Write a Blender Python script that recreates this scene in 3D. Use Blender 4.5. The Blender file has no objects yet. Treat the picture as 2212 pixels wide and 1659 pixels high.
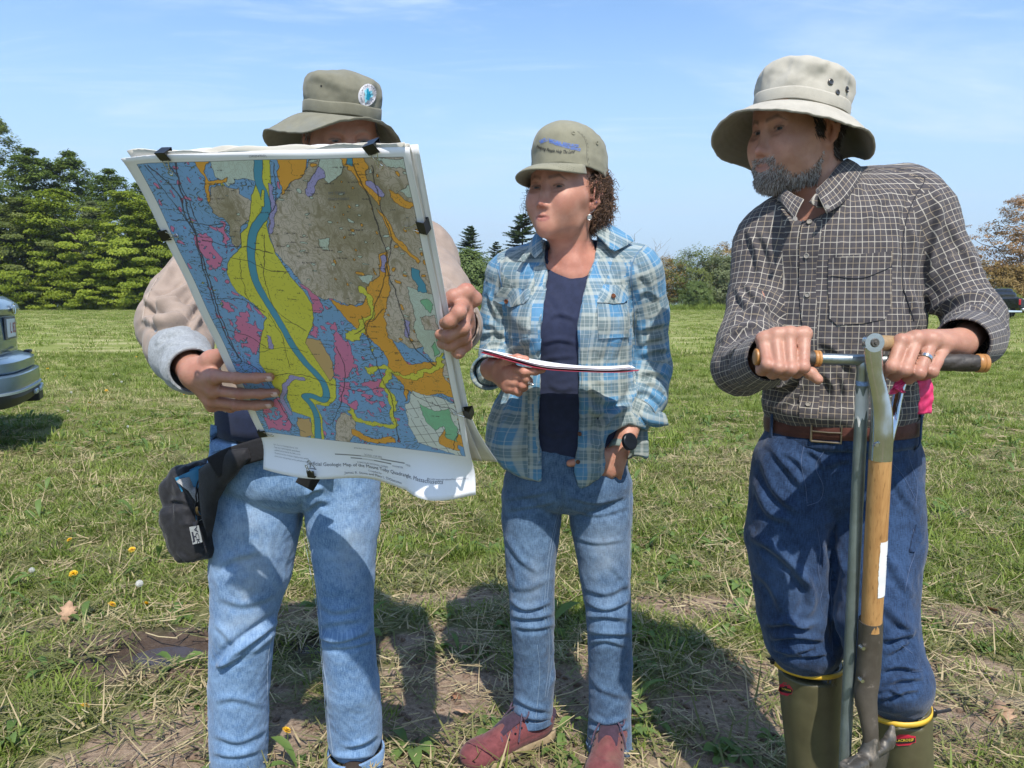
import bpy,math,random
import numpy as np
from mathutils import Vector,Matrix
from mathutils.bvhtree import BVHTree
SC=bpy.context.scene
COL=SC.collection
# --- camera
CAM_H=1.25
PITCH=math.radians(6.6)
FD=1600.0
CXD,CYD=1106.0,829.5
cam_data=bpy.data.cameras.new('camera')
cam=bpy.data.objects.new('camera',cam_data)
COL.objects.link(cam)
cam.location=(0,0,CAM_H)
cam.rotation_euler=(math.radians(90)-PITCH,0,0)
cam_data.sensor_width=36.0
cam_data.lens=36.0*FD/2212.0
cam_data.clip_start=0.05
cam_data.clip_end=20000
SC.camera=cam
# --- sky and sun
SUN_EL=math.radians(54)
SUN_AZ=math.radians(-12)
L_DIR=Vector((math.sin(SUN_AZ)*math.cos(SUN_EL),math.cos(SUN_AZ)*math.cos(SUN_EL),-math.sin(SUN_EL)))
world=bpy.data.worlds.new('World')
SC.world=world
world.use_nodes=True
_nt=world.node_tree
_nt.nodes.clear()
def _wn(t,**kw):
 n=_nt.nodes.new(t)
 for k,v in kw.items():
  setattr(n,k,v)
 return n
_out=_wn('ShaderNodeOutputWorld')
_bg=_wn('ShaderNodeBackground')
_bg.inputs['Strength'].default_value=0.14
_sky=_wn('ShaderNodeTexSky',sky_type='NISHITA',sun_disc=False)
_sky.sun_elevation=SUN_EL
_sky.sun_rotation=math.atan2(-L_DIR.x,-L_DIR.y)
_sky.altitude=100
_sky.air_density=1.0
_sky.dust_density=0.35
_sky.ozone_density=2.2
_tc=_wn('ShaderNodeTexCoord')
_sep=_wn('ShaderNodeSeparateXYZ')
_nt.links.new(_tc.outputs['Generated'],_sep.inputs[0])
def _wm(op,a,b=None,c=None):
 n=_wn('ShaderNodeMath',operation=op)
 for i,v in enumerate((a,b,c)):
  if v is None:continue
  if isinstance(v,(int,float)):n.inputs[i].default_value=v
  else:_nt.links.new(v,n.inputs[i])
 return n.outputs[0]
_zz=_wm('ADD',_wm('MAXIMUM',_sep.outputs[2],0.0),0.10)
_px=_wm('DIVIDE',_sep.outputs[0],_zz)
_py=_wm('DIVIDE',_sep.outputs[1],_zz)
_cmb=_wn('ShaderNodeCombineXYZ')
_nt.links.new(_px,_cmb.inputs[0]);_nt.links.new(_py,_cmb.inputs[1])
def _cloud(rot,scl,scale,detail,lo,hi,dist):
 mp=_wn('ShaderNodeMapping')
 mp.inputs['Rotation'].default_value=(0,0,math.radians(rot))
 mp.inputs['Scale'].default_value=scl
 _nt.links.new(_cmb.outputs[0],mp.inputs[0])
 nz=_wn('ShaderNodeTexNoise')
 nz.inputs['Scale'].default_value=scale
 nz.inputs['Detail'].default_value=detail
 nz.inputs['Roughness'].default_value=0.62
 nz.inputs['Distortion'].default_value=dist
 _nt.links.new(mp.outputs[0],nz.inputs['Vector'])
 rg=_wn('ShaderNodeMapRange',interpolation_type='SMOOTHSTEP')
 rg.inputs[1].default_value=lo;rg.inputs[2].default_value=hi
 _nt.links.new(nz.outputs[0],rg.inputs[0])
 return rg.outputs[0]
_c1=_cloud(24,(0.5,1.2,1),0.62,8,0.46,0.74,0.8)
_c2=_cloud(-10,(0.6,1.9,1),1.5,10,0.50,0.74,0.7)
_c=_wm('MINIMUM',_wm('ADD',_wm('MULTIPLY',_c1,0.60),_wm('MULTIPLY',_c2,0.42)),0.8)
_hz=_wn('ShaderNodeMapRange',interpolation_type='SMOOTHSTEP')
_nt.links.new(_sep.outputs[2],_hz.inputs[0])
_hz.inputs[1].default_value=0.42;_hz.inputs[2].default_value=0.02
_hz.inputs[3].default_value=0.0;_hz.inputs[4].default_value=0.88
_mix=_wn('ShaderNodeMix',data_type='RGBA')
_nt.links.new(_c,_mix.inputs[0])
_nt.links.new(_sky.outputs[0],_mix.inputs[6])
_mix.inputs[7].default_value=(4.7,5.2,5.7,1)
_mx2=_wn('ShaderNodeMix',data_type='RGBA')
_nt.links.new(_hz.outputs[0],_mx2.inputs[0]);_nt.links.new(_mix.outputs[2],_mx2.inputs[6])
_mx2.inputs[7].default_value=(2.45,3.2,4.1,1)
_hsv=_wn('ShaderNodeHueSaturation');_hsv.inputs['Saturation'].default_value=1.12;_hsv.inputs['Value'].default_value=0.95
_nt.links.new(_mx2.outputs[2],_hsv.inputs['Color'])
_nt.links.new(_hsv.outputs[0],_bg.inputs[0])
_nt.links.new(_bg.outputs[0],_out.inputs[0])
sun_data=bpy.data.lights.new('sun','SUN')
sun_data.energy=3.4
sun_data.angle=math.radians(0.53)
sun_data.color=(1.0,0.955,0.89)
sun=bpy.data.objects.new('sun',sun_data)
COL.objects.link(sun)
sun.rotation_euler=L_DIR.to_track_quat('-Z','Y').to_euler()
sun.location=(2,-4,8)
SC.view_settings.view_transform='Standard'
SC.view_settings.look='None'
SC.view_settings.exposure=0.84
SC.view_settings.gamma=1.0
SC.view_settings.use_curve_mapping=False
SC.render.engine='CYCLES'
SC.cycles.max_bounces=6
SC.cycles.diffuse_bounces=3
SC.cycles.glossy_bounces=3
SC.cycles.transmission_bounces=4
SC.cycles.transparent_max_bounces=6
SC.cycles.use_denoising=True
SC.cycles.use_adaptive_sampling=True
SC.cycles.adaptive_threshold=0.02
# --- helpers
_cp,_sp=math.cos(PITCH),math.sin(PITCH)
def P(x,y,d):
 """world point seen at picture position (x, y) at ground distance d"""
 u=(x-CXD)/FD;v=(CYD-y)/FD
 D=np.array([u,_cp+v*_sp,-_sp+v*_cp])
 return np.array([0,0,CAM_H])+D*(d/D[1])
def proj(Q):
 Q=np.asarray(Q,float)
 x,y,z=Q[...,0],Q[...,1],Q[...,2]-CAM_H
 w=np.maximum(y*_cp-z*_sp,1e-3)
 u=y*_sp+z*_cp
 return np.stack([CXD+FD*x/w,CYD-FD*u/w],-1)
def ground_at(x,y):
 u=(x-CXD)/FD;v=(CYD-y)/FD
 D=np.array([u,_cp+v*_sp,-_sp+v*_cp])
 return D*(CAM_H/-D[2])+np.array([0,0,CAM_H])
def link(o,parent=None):
 COL.objects.link(o)
 if parent is not None:
  o.parent=parent
 return o
def tag(o,label=None,cat=None,group=None,kind=None):
 if label:o['label']=label
 if cat:o['category']=cat
 if group:o['group']=group
 if kind:o['kind']=kind
 return o
def thing(name,label,cat,loc=(0,0,0),group=None):
 o=bpy.data.objects.new(name,None)
 o.empty_display_size=0.05
 o.location=loc
 link(o)
 return tag(o,label,cat,group)
def mesh_np(name,V,F,mat=None,parent=None,smooth=True,uv=None,cols=None,world_coords=True,mats=None,fmat=None):
 """V (n,3); F either (m,k) array or list of faces. uv per loop (m,k,2) array. Mesh in parent's space."""
 V=np.asarray(V,np.float64)
 if parent is not None and world_coords:
  V=V-np.array(abs_loc(parent))
 me=bpy.data.meshes.new(name)
 if isinstance(F,np.ndarray):
  m,k=F.shape
  me.vertices.add(len(V));me.vertices.foreach_set('co',V.astype(np.float32).ravel())
  me.loops.add(m*k);me.loops.foreach_set('vertex_index',F.astype(np.int32).ravel())
  me.polygons.add(m)
  me.polygons.foreach_set('loop_start',(np.arange(m)*k).astype(np.int32))
  me.polygons.foreach_set('loop_total',np.full(m,k,np.int32))
 else:
  me.from_pydata([tuple(v)for v in V],[],[tuple(f)for f in F])
 me.update(calc_edges=True)
 if smooth:
  me.polygons.foreach_set('use_smooth',np.ones(len(me.polygons),bool))
 if uv is not None:
  l=me.uv_layers.new(name='UVMap')
  l.data.foreach_set('uv',np.asarray(uv,np.float32).ravel())
 if cols is not None:
  for nm,c in cols.items():
   c=np.asarray(c,np.float32)
   if c.ndim==1:c=np.stack([c,c,c],1)
   a=me.color_attributes.new(nm,'FLOAT_COLOR','POINT')
   a.data.foreach_set('color',np.concatenate([c,np.ones((len(c),1),np.float32)],1).ravel())
 for m_ in(mats or([mat]if mat else[])):
  me.materials.append(m_)
 if fmat is not None:
  me.polygons.foreach_set('material_index',np.asarray(fmat,np.int32))
 me.validate(verbose=False)
 o=bpy.data.objects.new(name,me)
 return link(o,parent)
def abs_loc(o):
 p=np.zeros(3)
 while o is not None:
  p+=np.array(o.location);o=o.parent
 return p
class MB:
 """collects simple shapes into one mesh"""
 def __init__(s):s.V=[];s.F=[];s.n=0;s.UV=[]
 def add(s,V,F):
  V=np.asarray(V,float).reshape(-1,3)
  s.V.append(V);s.F+=[tuple(int(i)+s.n for i in f)for f in F];s.n+=len(V)
  return s
 def box(s,c,size,R=None,bev=0.0):
  hx,hy,hz=[a/2 for a in size]
  b=min(bev,hx*.9,hy*.9,hz*.9)
  if b<=0:
   V=np.array([[x,y,z]for x in(-hx,hx)for y in(-hy,hy)for z in(-hz,hz)])
   F=[(0,1,3,2),(4,6,7,5),(0,4,5,1),(2,3,7,6),(0,2,6,4),(1,5,7,3)]
  else:
   V=[];idx={}
   for sx in(-1,1):
    for sy in(-1,1):
     for sz in(-1,1):
      idx[sx,sy,sz]=len(V)
      V+=[[sx*hx,sy*(hy-b),sz*(hz-b)],[sx*(hx-b),sy*hy,sz*(hz-b)],[sx*(hx-b),sy*(hy-b),sz*hz]]
   F=[]
   def q(a,k):return idx[a]+k
   for sg in(-1,1):
    F.append([q((sg,-1,-1),0),q((sg,1,-1),0),q((sg,1,1),0),q((sg,-1,1),0)][::sg])
    F.append([q((-1,sg,-1),1),q((-1,sg,1),1),q((1,sg,1),1),q((1,sg,-1),1)][::sg])
    F.append([q((-1,-1,sg),2),q((1,-1,sg),2),q((1,1,sg),2),q((-1,1,sg),2)][::sg])
    for sh in(-1,1):
     F.append([q((sg,sh,-1),0),q((sg,sh,-1),1),q((sg,sh,1),1),q((sg,sh,1),0)])
     F.append([q((sg,-1,sh),0),q((sg,-1,sh),2),q((sg,1,sh),2),q((sg,1,sh),0)])
     F.append([q((-1,sg,sh),1),q((-1,sg,sh),2),q((1,sg,sh),2),q((1,sg,sh),1)])
     for si in(-1,1):
      F.append([q((sg,sh,si),0),q((sg,sh,si),1),q((sg,sh,si),2)])
   V=np.array(V)
  if R is not None:V=V@np.asarray(R).T
  return s.add(V+np.asarray(c),F)
 def tube(s,pts,r,n=10,caps=True,flat=None):
  V,F=tube_vf(pts,r,n,caps,flat)
  return s.add(V,F)
 def prism(s,poly,h,origin,ax,ay,az):
  """2D polygon extruded by h along az from origin"""
  ax,ay,az=[np.asarray(a,float)for a in(ax,ay,az)]
  p=np.array([np.asarray(origin)+ax*a+ay*b for a,b in poly])
  n=len(p)
  V=np.concatenate([p,p+az*h])
  F=[tuple(range(n))[::-1],tuple(range(n,2*n))]+[(i,(i+1)%n,n+(i+1)%n,n+i)for i in range(n)]
  return s.add(V,F)
 def build(s,name,mat,parent=None,smooth=True,sub=0,fixn=True):
  V=np.concatenate(s.V)
  o=mesh_np(name,V,list(s.F),mat,parent,smooth)
  if fixn:
   import bmesh
   bm=bmesh.new();bm.from_mesh(o.data)
   bmesh.ops.recalc_face_normals(bm,faces=bm.faces)
   bm.to_mesh(o.data);bm.free()
  if smooth:sharp(o)
  return o
def sharp(o,deg=38):
 try:o.data.set_sharp_from_angle(angle=math.radians(deg))
 except Exception:pass
def frames(pts):
 pts=np.asarray(pts,float)
 T=np.gradient(pts,axis=0);T/=np.linalg.norm(T,axis=1)[:,None]+1e-12
 u=np.cross(T[0],[0,0,1.0])
 if np.linalg.norm(u)<.1:u=np.cross(T[0],[0,1.0,0])
 u/=np.linalg.norm(u)
 A=[];B=[]
 for t in T:
  u=u-t*np.dot(u,t);u/=np.linalg.norm(u)
  A.append(u);B.append(np.cross(t,u))
 return T,np.array(A),np.array(B)
def tube_vf(pts,r,n=10,caps=True,flat=None):
 pts=np.asarray(pts,float);m=len(pts)
 r=np.broadcast_to(np.asarray(r,float),(m,))
 T,A,B=frames(pts)
 a=np.linspace(0,2*np.pi,n,endpoint=False)
 fl=1.0 if flat is None else flat
 V=pts[:,None]+r[:,None,None]*(np.cos(a)[None,:,None]*A[:,None]+fl*np.sin(a)[None,:,None]*B[:,None])
 V=V.reshape(-1,3)
 F=[]
 for i in range(m-1):
  for j in range(n):
   k=(j+1)%n
   F.append((i*n+j,i*n+k,(i+1)*n+k,(i+1)*n+j))
 if caps:
  F.append(tuple(range(n))[::-1]);F.append(tuple(range((m-1)*n,m*n)))
 return V,F
def smooth_path(pts,n=24):
 """Catmull-Rom through the points"""
 p=np.asarray(pts,float)
 if len(p)<3:
  t=np.linspace(0,1,n)[:,None];return p[0]*(1-t)+p[-1]*t
 q=np.concatenate([[2*p[0]-p[1]],p,[2*p[-1]-p[-2]]])
 out=[]
 ts=np.linspace(0,len(p)-1,n)
 for t in ts:
  i=min(int(t),len(p)-2);f=t-i
  a,b,c,d=q[i],q[i+1],q[i+2],q[i+3]
  out.append(0.5*(2*b+(c-a)*f+(2*a-5*b+4*c-d)*f*f+(3*b-a-3*c+d)*f**3))
 return np.array(out)
# --- numpy noise
_rs=np.random.RandomState(7)
_perm=np.concatenate([_rs.permutation(256)]*2)
_grad=_rs.normal(size=(256,3));_grad/=np.linalg.norm(_grad,axis=1)[:,None]
def noise3(p):
 p=np.asarray(p,float)
 i=np.floor(p).astype(int);f=p-i;i&=255
 u=f*f*f*(f*(f*6-15)+10)
 out=0
 for dx in(0,1):
  for dy in(0,1):
   for dz in(0,1):
    g=_grad[_perm[_perm[_perm[(i[...,0]+dx)&255]+((i[...,1]+dy)&255)]+((i[...,2]+dz)&255)]]
    d=f-np.array([dx,dy,dz])
    w=(u[...,0]if dx else 1-u[...,0])*(u[...,1]if dy else 1-u[...,1])*(u[...,2]if dz else 1-u[...,2])
    out=out+w*(g*d).sum(-1)
 return out*1.6
def fbm(p,o=4):
 s=0;a=1.0
 for k in range(o):
  s=s+a*noise3(p*2**k+17.3*k);a*=.5
 return s
# --- materials
class NT:
 def __init__(s,name):
  s.m=bpy.data.materials.new(name);s.m.use_nodes=True
  s.t=s.m.node_tree;s.t.nodes.clear()
  s.out=s.n('ShaderNodeOutputMaterial');s.b=s.n('ShaderNodeBsdfPrincipled')
  s.t.links.new(s.b.outputs[0],s.out.inputs[0])
 def n(s,t,**kw):
  n=s.t.nodes.new(t)
  for k,v in kw.items():setattr(n,k,v)
  return n
 def set(s,inp,v):
  if isinstance(inp,str):inp=s.b.inputs[inp]
  if hasattr(v,'is_linked')or isinstance(v,bpy.types.NodeSocket):s.t.links.new(v,inp)
  elif isinstance(v,(tuple,list))and len(v)==3 and inp.type=='RGBA':inp.default_value=(*v,1)
  else:inp.default_value=v
 def math(s,op,a,b=None,c=None,clamp=False):
  n=s.n('ShaderNodeMath',operation=op,use_clamp=clamp)
  for i,v in enumerate((a,b,c)):
   if v is not None:s.set(n.inputs[i],v)
  return n.outputs[0]
 def mix(s,f,a,b,blend='MIX'):
  n=s.n('ShaderNodeMix',data_type='RGBA',blend_type=blend)
  s.set(n.inputs[0],f);s.set(n.inputs[6],a);s.set(n.inputs[7],b)
  return n.outputs[2]
 def rng(s,v,a,b,c=0.,d=1.,smooth=True):
  n=s.n('ShaderNodeMapRange')
  if smooth:n.interpolation_type='SMOOTHSTEP'
  s.set(n.inputs[0],v)
  for i,x in enumerate((a,b,c,d)):n.inputs[i+1].default_value=x
  return n.outputs[0]
 def coord(s,kind='Object',scale=None,rot=None,loc=None):
  n=s.n('ShaderNodeTexCoord');o=n.outputs[kind]
  if scale is not None or rot is not None or loc is not None:
   m=s.n('ShaderNodeMapping');s.t.links.new(o,m.inputs[0])
   if scale is not None:m.inputs['Scale'].default_value=scale if not isinstance(scale,(int,float))else(scale,)*3
   if rot is not None:m.inputs['Rotation'].default_value=rot
   if loc is not None:m.inputs['Location'].default_value=loc
   o=m.outputs[0]
  return o
 def noise(s,vec,scale,detail=4,rough=.55,dist=0.,out=0):
  n=s.n('ShaderNodeTexNoise');s.set(n.inputs['Vector'],vec)
  n.inputs['Scale'].default_value=scale;n.inputs['Detail'].default_value=detail
  n.inputs['Roughness'].default_value=rough;n.inputs['Distortion'].default_value=dist
  return n.outputs[out]
 def attr(s,name,out='Color'):
  n=s.n('ShaderNodeAttribute',attribute_name=name);return n.outputs[out]
 def bump(s,h,strength=.3,dist=.002,normal=None):
  n=s.n('ShaderNodeBump');s.set(n.inputs['Height'],h)
  n.inputs['Strength'].default_value=strength;n.inputs['Distance'].default_value=dist
  if normal is not None:s.set(n.inputs['Normal'],normal)
  s.set('Normal',n.outputs[0]);return n.outputs[0]
def simple(name,col,rough=.6,metal=0.,var=.15,scale=40.,bump=0.,bdist=.001,bscale=None,spec=None,**kw):
 t=NT(name);c=t.coord('Object')
 nz=t.noise(c,scale,4)
 lo=tuple(x*(1-var)for x in col);hi=tuple(min(1,x*(1+var))for x in col)
 t.set('Base Color',t.mix(t.rng(nz,.3,.7),lo,hi))
 t.set('Roughness',rough);t.set('Metallic',metal)
 if spec is not None:t.set('Specular IOR Level',spec)
 if bump:t.bump(t.noise(c,bscale or scale*3,3),bump,bdist)
 for k,v in kw.items():t.set(k.replace('_',' '),v)
 return t.m
# --- the plane of the map sheet (solved from the quadrangle's known 1:24000 size)
CAMP_=np.array([0,0,CAM_H])
MAP_W,MAP_H=.428,.578
MC={k:np.array(v)for k,v in dict(tl=(-.5411,1.1011,1.4445),tr=(-.1358,.9552,1.4266),br=(-.0826,1.2981,.9697),bl=(-.4879,1.4440,.9875)).items()}
MAP_X=MC['br']-MC['bl'];MAP_X=MAP_X/np.linalg.norm(MAP_X)
MAP_Y=MC['tl']-MC['bl'];MAP_Y-=MAP_X*(MAP_X@MAP_Y);MAP_Y/=np.linalg.norm(MAP_Y)
MAP_N=np.cross(MAP_X,MAP_Y)
MAP_E1=(MC['br']-MC['bl'])/MAP_W;MAP_E2=(MC['tl']-MC['bl'])/MAP_H
MAP_INV=np.linalg.pinv(np.stack([MAP_E1,MAP_E2],1))
if MAP_N@(CAMP_-MC['bl'])<0:MAP_N=-MAP_N
def map_pt(x,y,off=0.0):
 """point where the sight line through (x, y) meets the sheet, moved `off` towards the viewer along the normal"""
 D=P(x,y,1.0)-CAMP_
 t=((MC['bl']-CAMP_)@MAP_N)/(D@MAP_N)
 return CAMP_+D*t+MAP_N*off
# --- signed distance modelling
class Frame:
 def __init__(s,o=(0,0,0),R=None,sc=1.0):
  s.o=np.asarray(o,float);s.R=np.eye(3)if R is None else np.asarray(R,float);s.s=sc
 def p(s,x):return s.o+s.s*(s.R@np.asarray(x,float))
 def inv(s,X):return((np.asarray(X)-s.o)@s.R)/s.s
def face_rot(yaw,pitch,roll):
 f=np.array([math.sin(yaw)*math.cos(pitch),-math.cos(yaw)*math.cos(pitch),math.sin(pitch)])
 r=np.cross(f,[0,0,1.]);r/=np.linalg.norm(r);u=np.cross(r,f)
 return np.stack([r*math.cos(roll)+u*math.sin(roll),f,-r*math.sin(roll)+u*math.cos(roll)],1)
class SDF:
 def __init__(s):s.ops=[]
 def _add(s,fn,c,r,k,mode,tagv):s.ops.append((fn,np.asarray(c,float),float(r),float(k),mode,tagv));return s
 def cap(s,a,b,ra,rb=None,k=.01,mode='u',fr=None,squash=None,tag=0):
  rb=ra if rb is None else rb
  if fr is not None:
   a,b=fr.p(a),fr.p(b);ra*=fr.s;rb*=fr.s
   if squash is not None:squash=(fr.R@np.asarray(squash[0],float),squash[1])
  a=np.asarray(a,float);b=np.asarray(b,float);ab=b-a;L2=max(ab@ab,1e-12)
  if squash is not None:
   n,f=np.asarray(squash[0],float),squash[1];n=n/np.linalg.norm(n)
   def fn(X):
    q=X-a;t=np.clip((q@ab)/L2,0,1);e=q-t[:,None]*ab
    e=e+np.outer(e@n,n)*(f-1)
    return(np.sqrt((e*e).sum(1))-(ra+(rb-ra)*t))/max(1.,f)**.5
  else:
   def fn(X):
    q=X-a;t=np.clip((q@ab)/L2,0,1);e=q-t[:,None]*ab
    return np.sqrt((e*e).sum(1))-(ra+(rb-ra)*t)
  return s._add(fn,(a+b)/2,math.sqrt(L2)/2+max(ra,rb)*1.25,k,mode,tag)
 def chain(s,pts,rs,k=.01,mode='u',fr=None,squash=None,tag=0):
  for i in range(len(pts)-1):
   s.cap(pts[i],pts[i+1],rs[i],rs[i+1],k,mode,fr,squash,tag)
  return s
 def ell(s,c,r,R=None,k=.01,mode='u',fr=None,tag=0):
  c=np.asarray(c,float);r=np.asarray(r,float)*np.ones(3);R=np.eye(3)if R is None else np.asarray(R,float)
  if fr is not None:c=fr.p(c);r=r*fr.s;R=fr.R@R
  def fn(X):
   q=(X-c)@R
   k0=np.sqrt(((q/r)**2).sum(1));k1=np.sqrt(((q/r**2)**2).sum(1))+1e-9
   return k0*(k0-1)/k1
  return s._add(fn,c,r.max(),k,mode,tag)
 def box(s,c,h,R=None,rad=.005,k=.01,mode='u',fr=None,tag=0):
  c=np.asarray(c,float);h=np.asarray(h,float);R=np.eye(3)if R is None else np.asarray(R,float)
  if fr is not None:c=fr.p(c);h=h*fr.s;R=fr.R@R
  def fn(X):
   q=np.abs((X-c)@R)-(h-rad)
   return np.sqrt((np.maximum(q,0)**2).sum(1))+np.minimum(q.max(1),0)-rad
  return s._add(fn,c,float(np.linalg.norm(h)),k,mode,tag)
 def eval(s,X,ops=None):
  d=np.full(len(X),1e3)
  for fn,c,r,k,mode,tg in(ops if ops is not None else s.ops):
   v=fn(X)
   if mode=='u':
    h=np.maximum(k-np.abs(d-v),0)/k
    d=np.minimum(d,v)-h*h*k*.25
   else:
    v=-v;h=np.maximum(k-np.abs(d-v),0)/k
    d=np.maximum(d,v)+h*h*k*.25
  return d
 def tags(s,X):
  best=np.full(len(X),1e9);out=np.zeros(len(X),int)
  for fn,c,r,k,mode,tg in s.ops:
   if mode!='u':continue
   v=fn(X);m=v<best;best[m]=v[m];out[m]=tg
  return out
 def mesh(s,h=.0025,B=14,disp=None):
  lo=np.min([c-r for _,c,r,k,m,_t in s.ops if m=='u'],0)-3*h
  hi=np.max([c+r for _,c,r,k,m,_t in s.ops if m=='u'],0)+3*h
  nb=np.ceil((hi-lo)/(h*B)).astype(int)
  bi=np.stack(np.meshgrid(*[np.arange(n)for n in nb],indexing='ij'),-1).reshape(-1,3)
  ctr=lo+(bi+.5)*B*h
  half=B*h*.5*math.sqrt(3)
  d=s.eval(ctr)
  keep=np.abs(d)<half*1.5+.01
  bi=bi[keep];ctr=ctr[keep]
  N=nb*B+2
  g=np.arange(B+1)
  G=np.stack(np.meshgrid(g,g,g,indexing='ij'),-1).reshape(-1,3)
  allV=[];allK=[];quads=[]
  C=np.array([o[1]for o in s.ops]);RR=np.array([o[2]for o in s.ops]);KK=np.array([o[3]for o in s.ops])
  def key(I):return(I[:,0]*N[1]+I[:,1])*N[2]+I[:,2]
  for b,c in zip(bi,ctr):
   dist=np.linalg.norm(C-c,axis=1)-RR
   sel=np.nonzero(dist<half+1.35*KK.max()+.015)[0]
   if not len(sel):continue
   I0=b*B
   X=lo+(G+I0)*h
   D=s.eval(X,[s.ops[i]for i in sel]).reshape(B+1,B+1,B+1)
   S=D<0
   if S.all()or not S.any():continue
   cs=[S[i:B+i,j:B+j,k:B+k]for i in(0,1)for j in(0,1)for k in(0,1)]
   cnt=sum(x.astype(np.int8)for x in cs)
   act=np.nonzero((cnt>0)&(cnt<8))
   A=np.stack(act,1)
   if len(A):
    acc=np.zeros((len(A),3));num=np.zeros(len(A))
    corner=np.array([(i,j,k)for i in(0,1)for j in(0,1)for k in(0,1)])
    dv=np.stack([D[A[:,0]+i,A[:,1]+j,A[:,2]+k]for i,j,k in corner],1)
    for e0 in range(8):
     for ax in range(3):
      if corner[e0][ax]:continue
      e1=e0+(4,2,1)[ax]
      a0,a1=dv[:,e0],dv[:,e1]
      m=(a0<0)!=(a1<0)
      t=a0[m]/(a0[m]-a1[m])
      pt=np.tile(corner[e0].astype(float),(m.sum(),1));pt[:,ax]+=t
      acc[m]+=pt;num[m]+=1
    allV.append(lo+(A+I0+acc/num[:,None])*h)
    allK.append(key(A+I0))
   for ax in range(3):
    a0=S[:B,:B,:B]
    sl=[slice(0,B)]*3;sl[ax]=slice(1,B+1)
    a1=S[tuple(sl)]
    E=np.stack(np.nonzero(a0!=a1),1)
    if not len(E):continue
    inside=a0[tuple(E.T)]
    u=(ax+1)%3;v=(ax+2)%3
    I=E+I0
    du=np.zeros(3,int);du[u]=1;dv_=np.zeros(3,int);dv_[v]=1
    ok=(I[:,u]>0)&(I[:,v]>0)
    I=I[ok];inside=inside[ok]
    q=np.stack([key(I-du-dv_),key(I-dv_),key(I),key(I-du)],1)
    q[~inside]=q[~inside][:,::-1]
    quads.append(q)
  V=np.concatenate(allV);K=np.concatenate(allK);Q=np.concatenate(quads)
  o=np.argsort(K);K=K[o];V=V[o]
  j=np.searchsorted(K,Q);j=np.minimum(j,len(K)-1)
  ok=(K[j]==Q).all(1)
  Q=j[ok]
  return V,Q
def vnormals(V,Q):
 n=np.cross(V[Q[:,2]]-V[Q[:,0]],V[Q[:,3]]-V[Q[:,1]])
 N=np.zeros_like(V)
 for i in range(4):np.add.at(N,Q[:,i],n)
 return N/(np.linalg.norm(N,axis=1)[:,None]+1e-12)
def relax(V,Q,it=2,f=.5):
 n=len(V)
 E=np.concatenate([Q[:,[0,1]],Q[:,[1,2]],Q[:,[2,3]],Q[:,[3,0]]])
 for _ in range(it):
  S=np.zeros_like(V);c=np.zeros(n)
  for k in range(3):
   S[:,k]=np.bincount(E[:,0],V[E[:,1],k],n)+np.bincount(E[:,1],V[E[:,0],k],n)
  c=np.bincount(E[:,0],minlength=n)+np.bincount(E[:,1],minlength=n)
  V=V*(1-f)+f*S/np.maximum(c,1)[:,None]
 return V
def largest(V,Q):
 """drop loose islands"""
 n=len(V);lab=np.arange(n)
 E=np.concatenate([Q[:,[0,1]],Q[:,[1,2]],Q[:,[2,3]],Q[:,[3,0]]])
 while True:
  m=np.minimum(lab[E[:,0]],lab[E[:,1]]);old=lab.copy()
  np.minimum.at(lab,E[:,0],m);np.minimum.at(lab,E[:,1],m)
  lab=lab[lab];lab=lab[lab]
  if(lab==old).all():break
 v,c=np.unique(lab,return_counts=True)
 keepv=lab==v[c.argmax()]
 mp=np.cumsum(keepv)-1
 Q=Q[keepv[Q].all(1)]
 return V[keepv],mp[Q]
CAMP=np.array([0,0,CAM_H])
def strokes(V,N,items,zone=None):
 """press folds into cloth: each item = (points in picture units, half width in picture units, height in m[, kind])
    kind 'f' = fold (ridge with a groove on its lower/right side), 'r' = ridge, 'g' = groove"""
 q=proj(V);face=((CAMP-V)*N).sum(1)/np.linalg.norm(CAMP-V,axis=1)
 m=np.clip(face*3+.2,0,1)
 out=np.zeros(len(V))
 for it in items:
  pts,w,amp=it[0],it[1],it[2];kind=it[3]if len(it)>3 else 'f'
  pts=smooth_path([(*p,0)for p in pts],max(8,len(pts)*6))[:,:2]
  lo=pts.min(0)-4*w;hi=pts.max(0)+4*w
  s=np.nonzero(((q>lo)&(q<hi)).all(1))[0]
  if not len(s):continue
  X=q[s];best=np.full(len(s),1e9);sd=np.zeros(len(s));tt=np.zeros(len(s))
  n=len(pts)-1
  for i in range(n):
   a,b=pts[i],pts[i+1];ab=b-a;L=np.hypot(*ab)+1e-9
   t=np.clip(((X-a)@ab)/L**2,0,1);e=X-a-t[:,None]*ab
   dd=np.hypot(e[:,0],e[:,1]);mm=dd<best
   best[mm]=dd[mm];sd[mm]=((ab[0]*e[:,1]-ab[1]*e[:,0])/L)[mm];tt[mm]=((i+t)/n)[mm]
  sd=np.sign(sd)*best
  tap=np.clip(np.minimum(tt,1-tt)*4,0,1)**.7
  x=sd/w
  if kind=='f':pr=np.exp(-x*x)-.75*np.exp(-((x-1.5)/.9)**2)
  elif kind=='r':pr=np.exp(-x*x)
  else:pr=-np.exp(-x*x)
  out[s]+=amp*pr*tap*m[s]
 return V+N*out[:,None]
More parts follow.
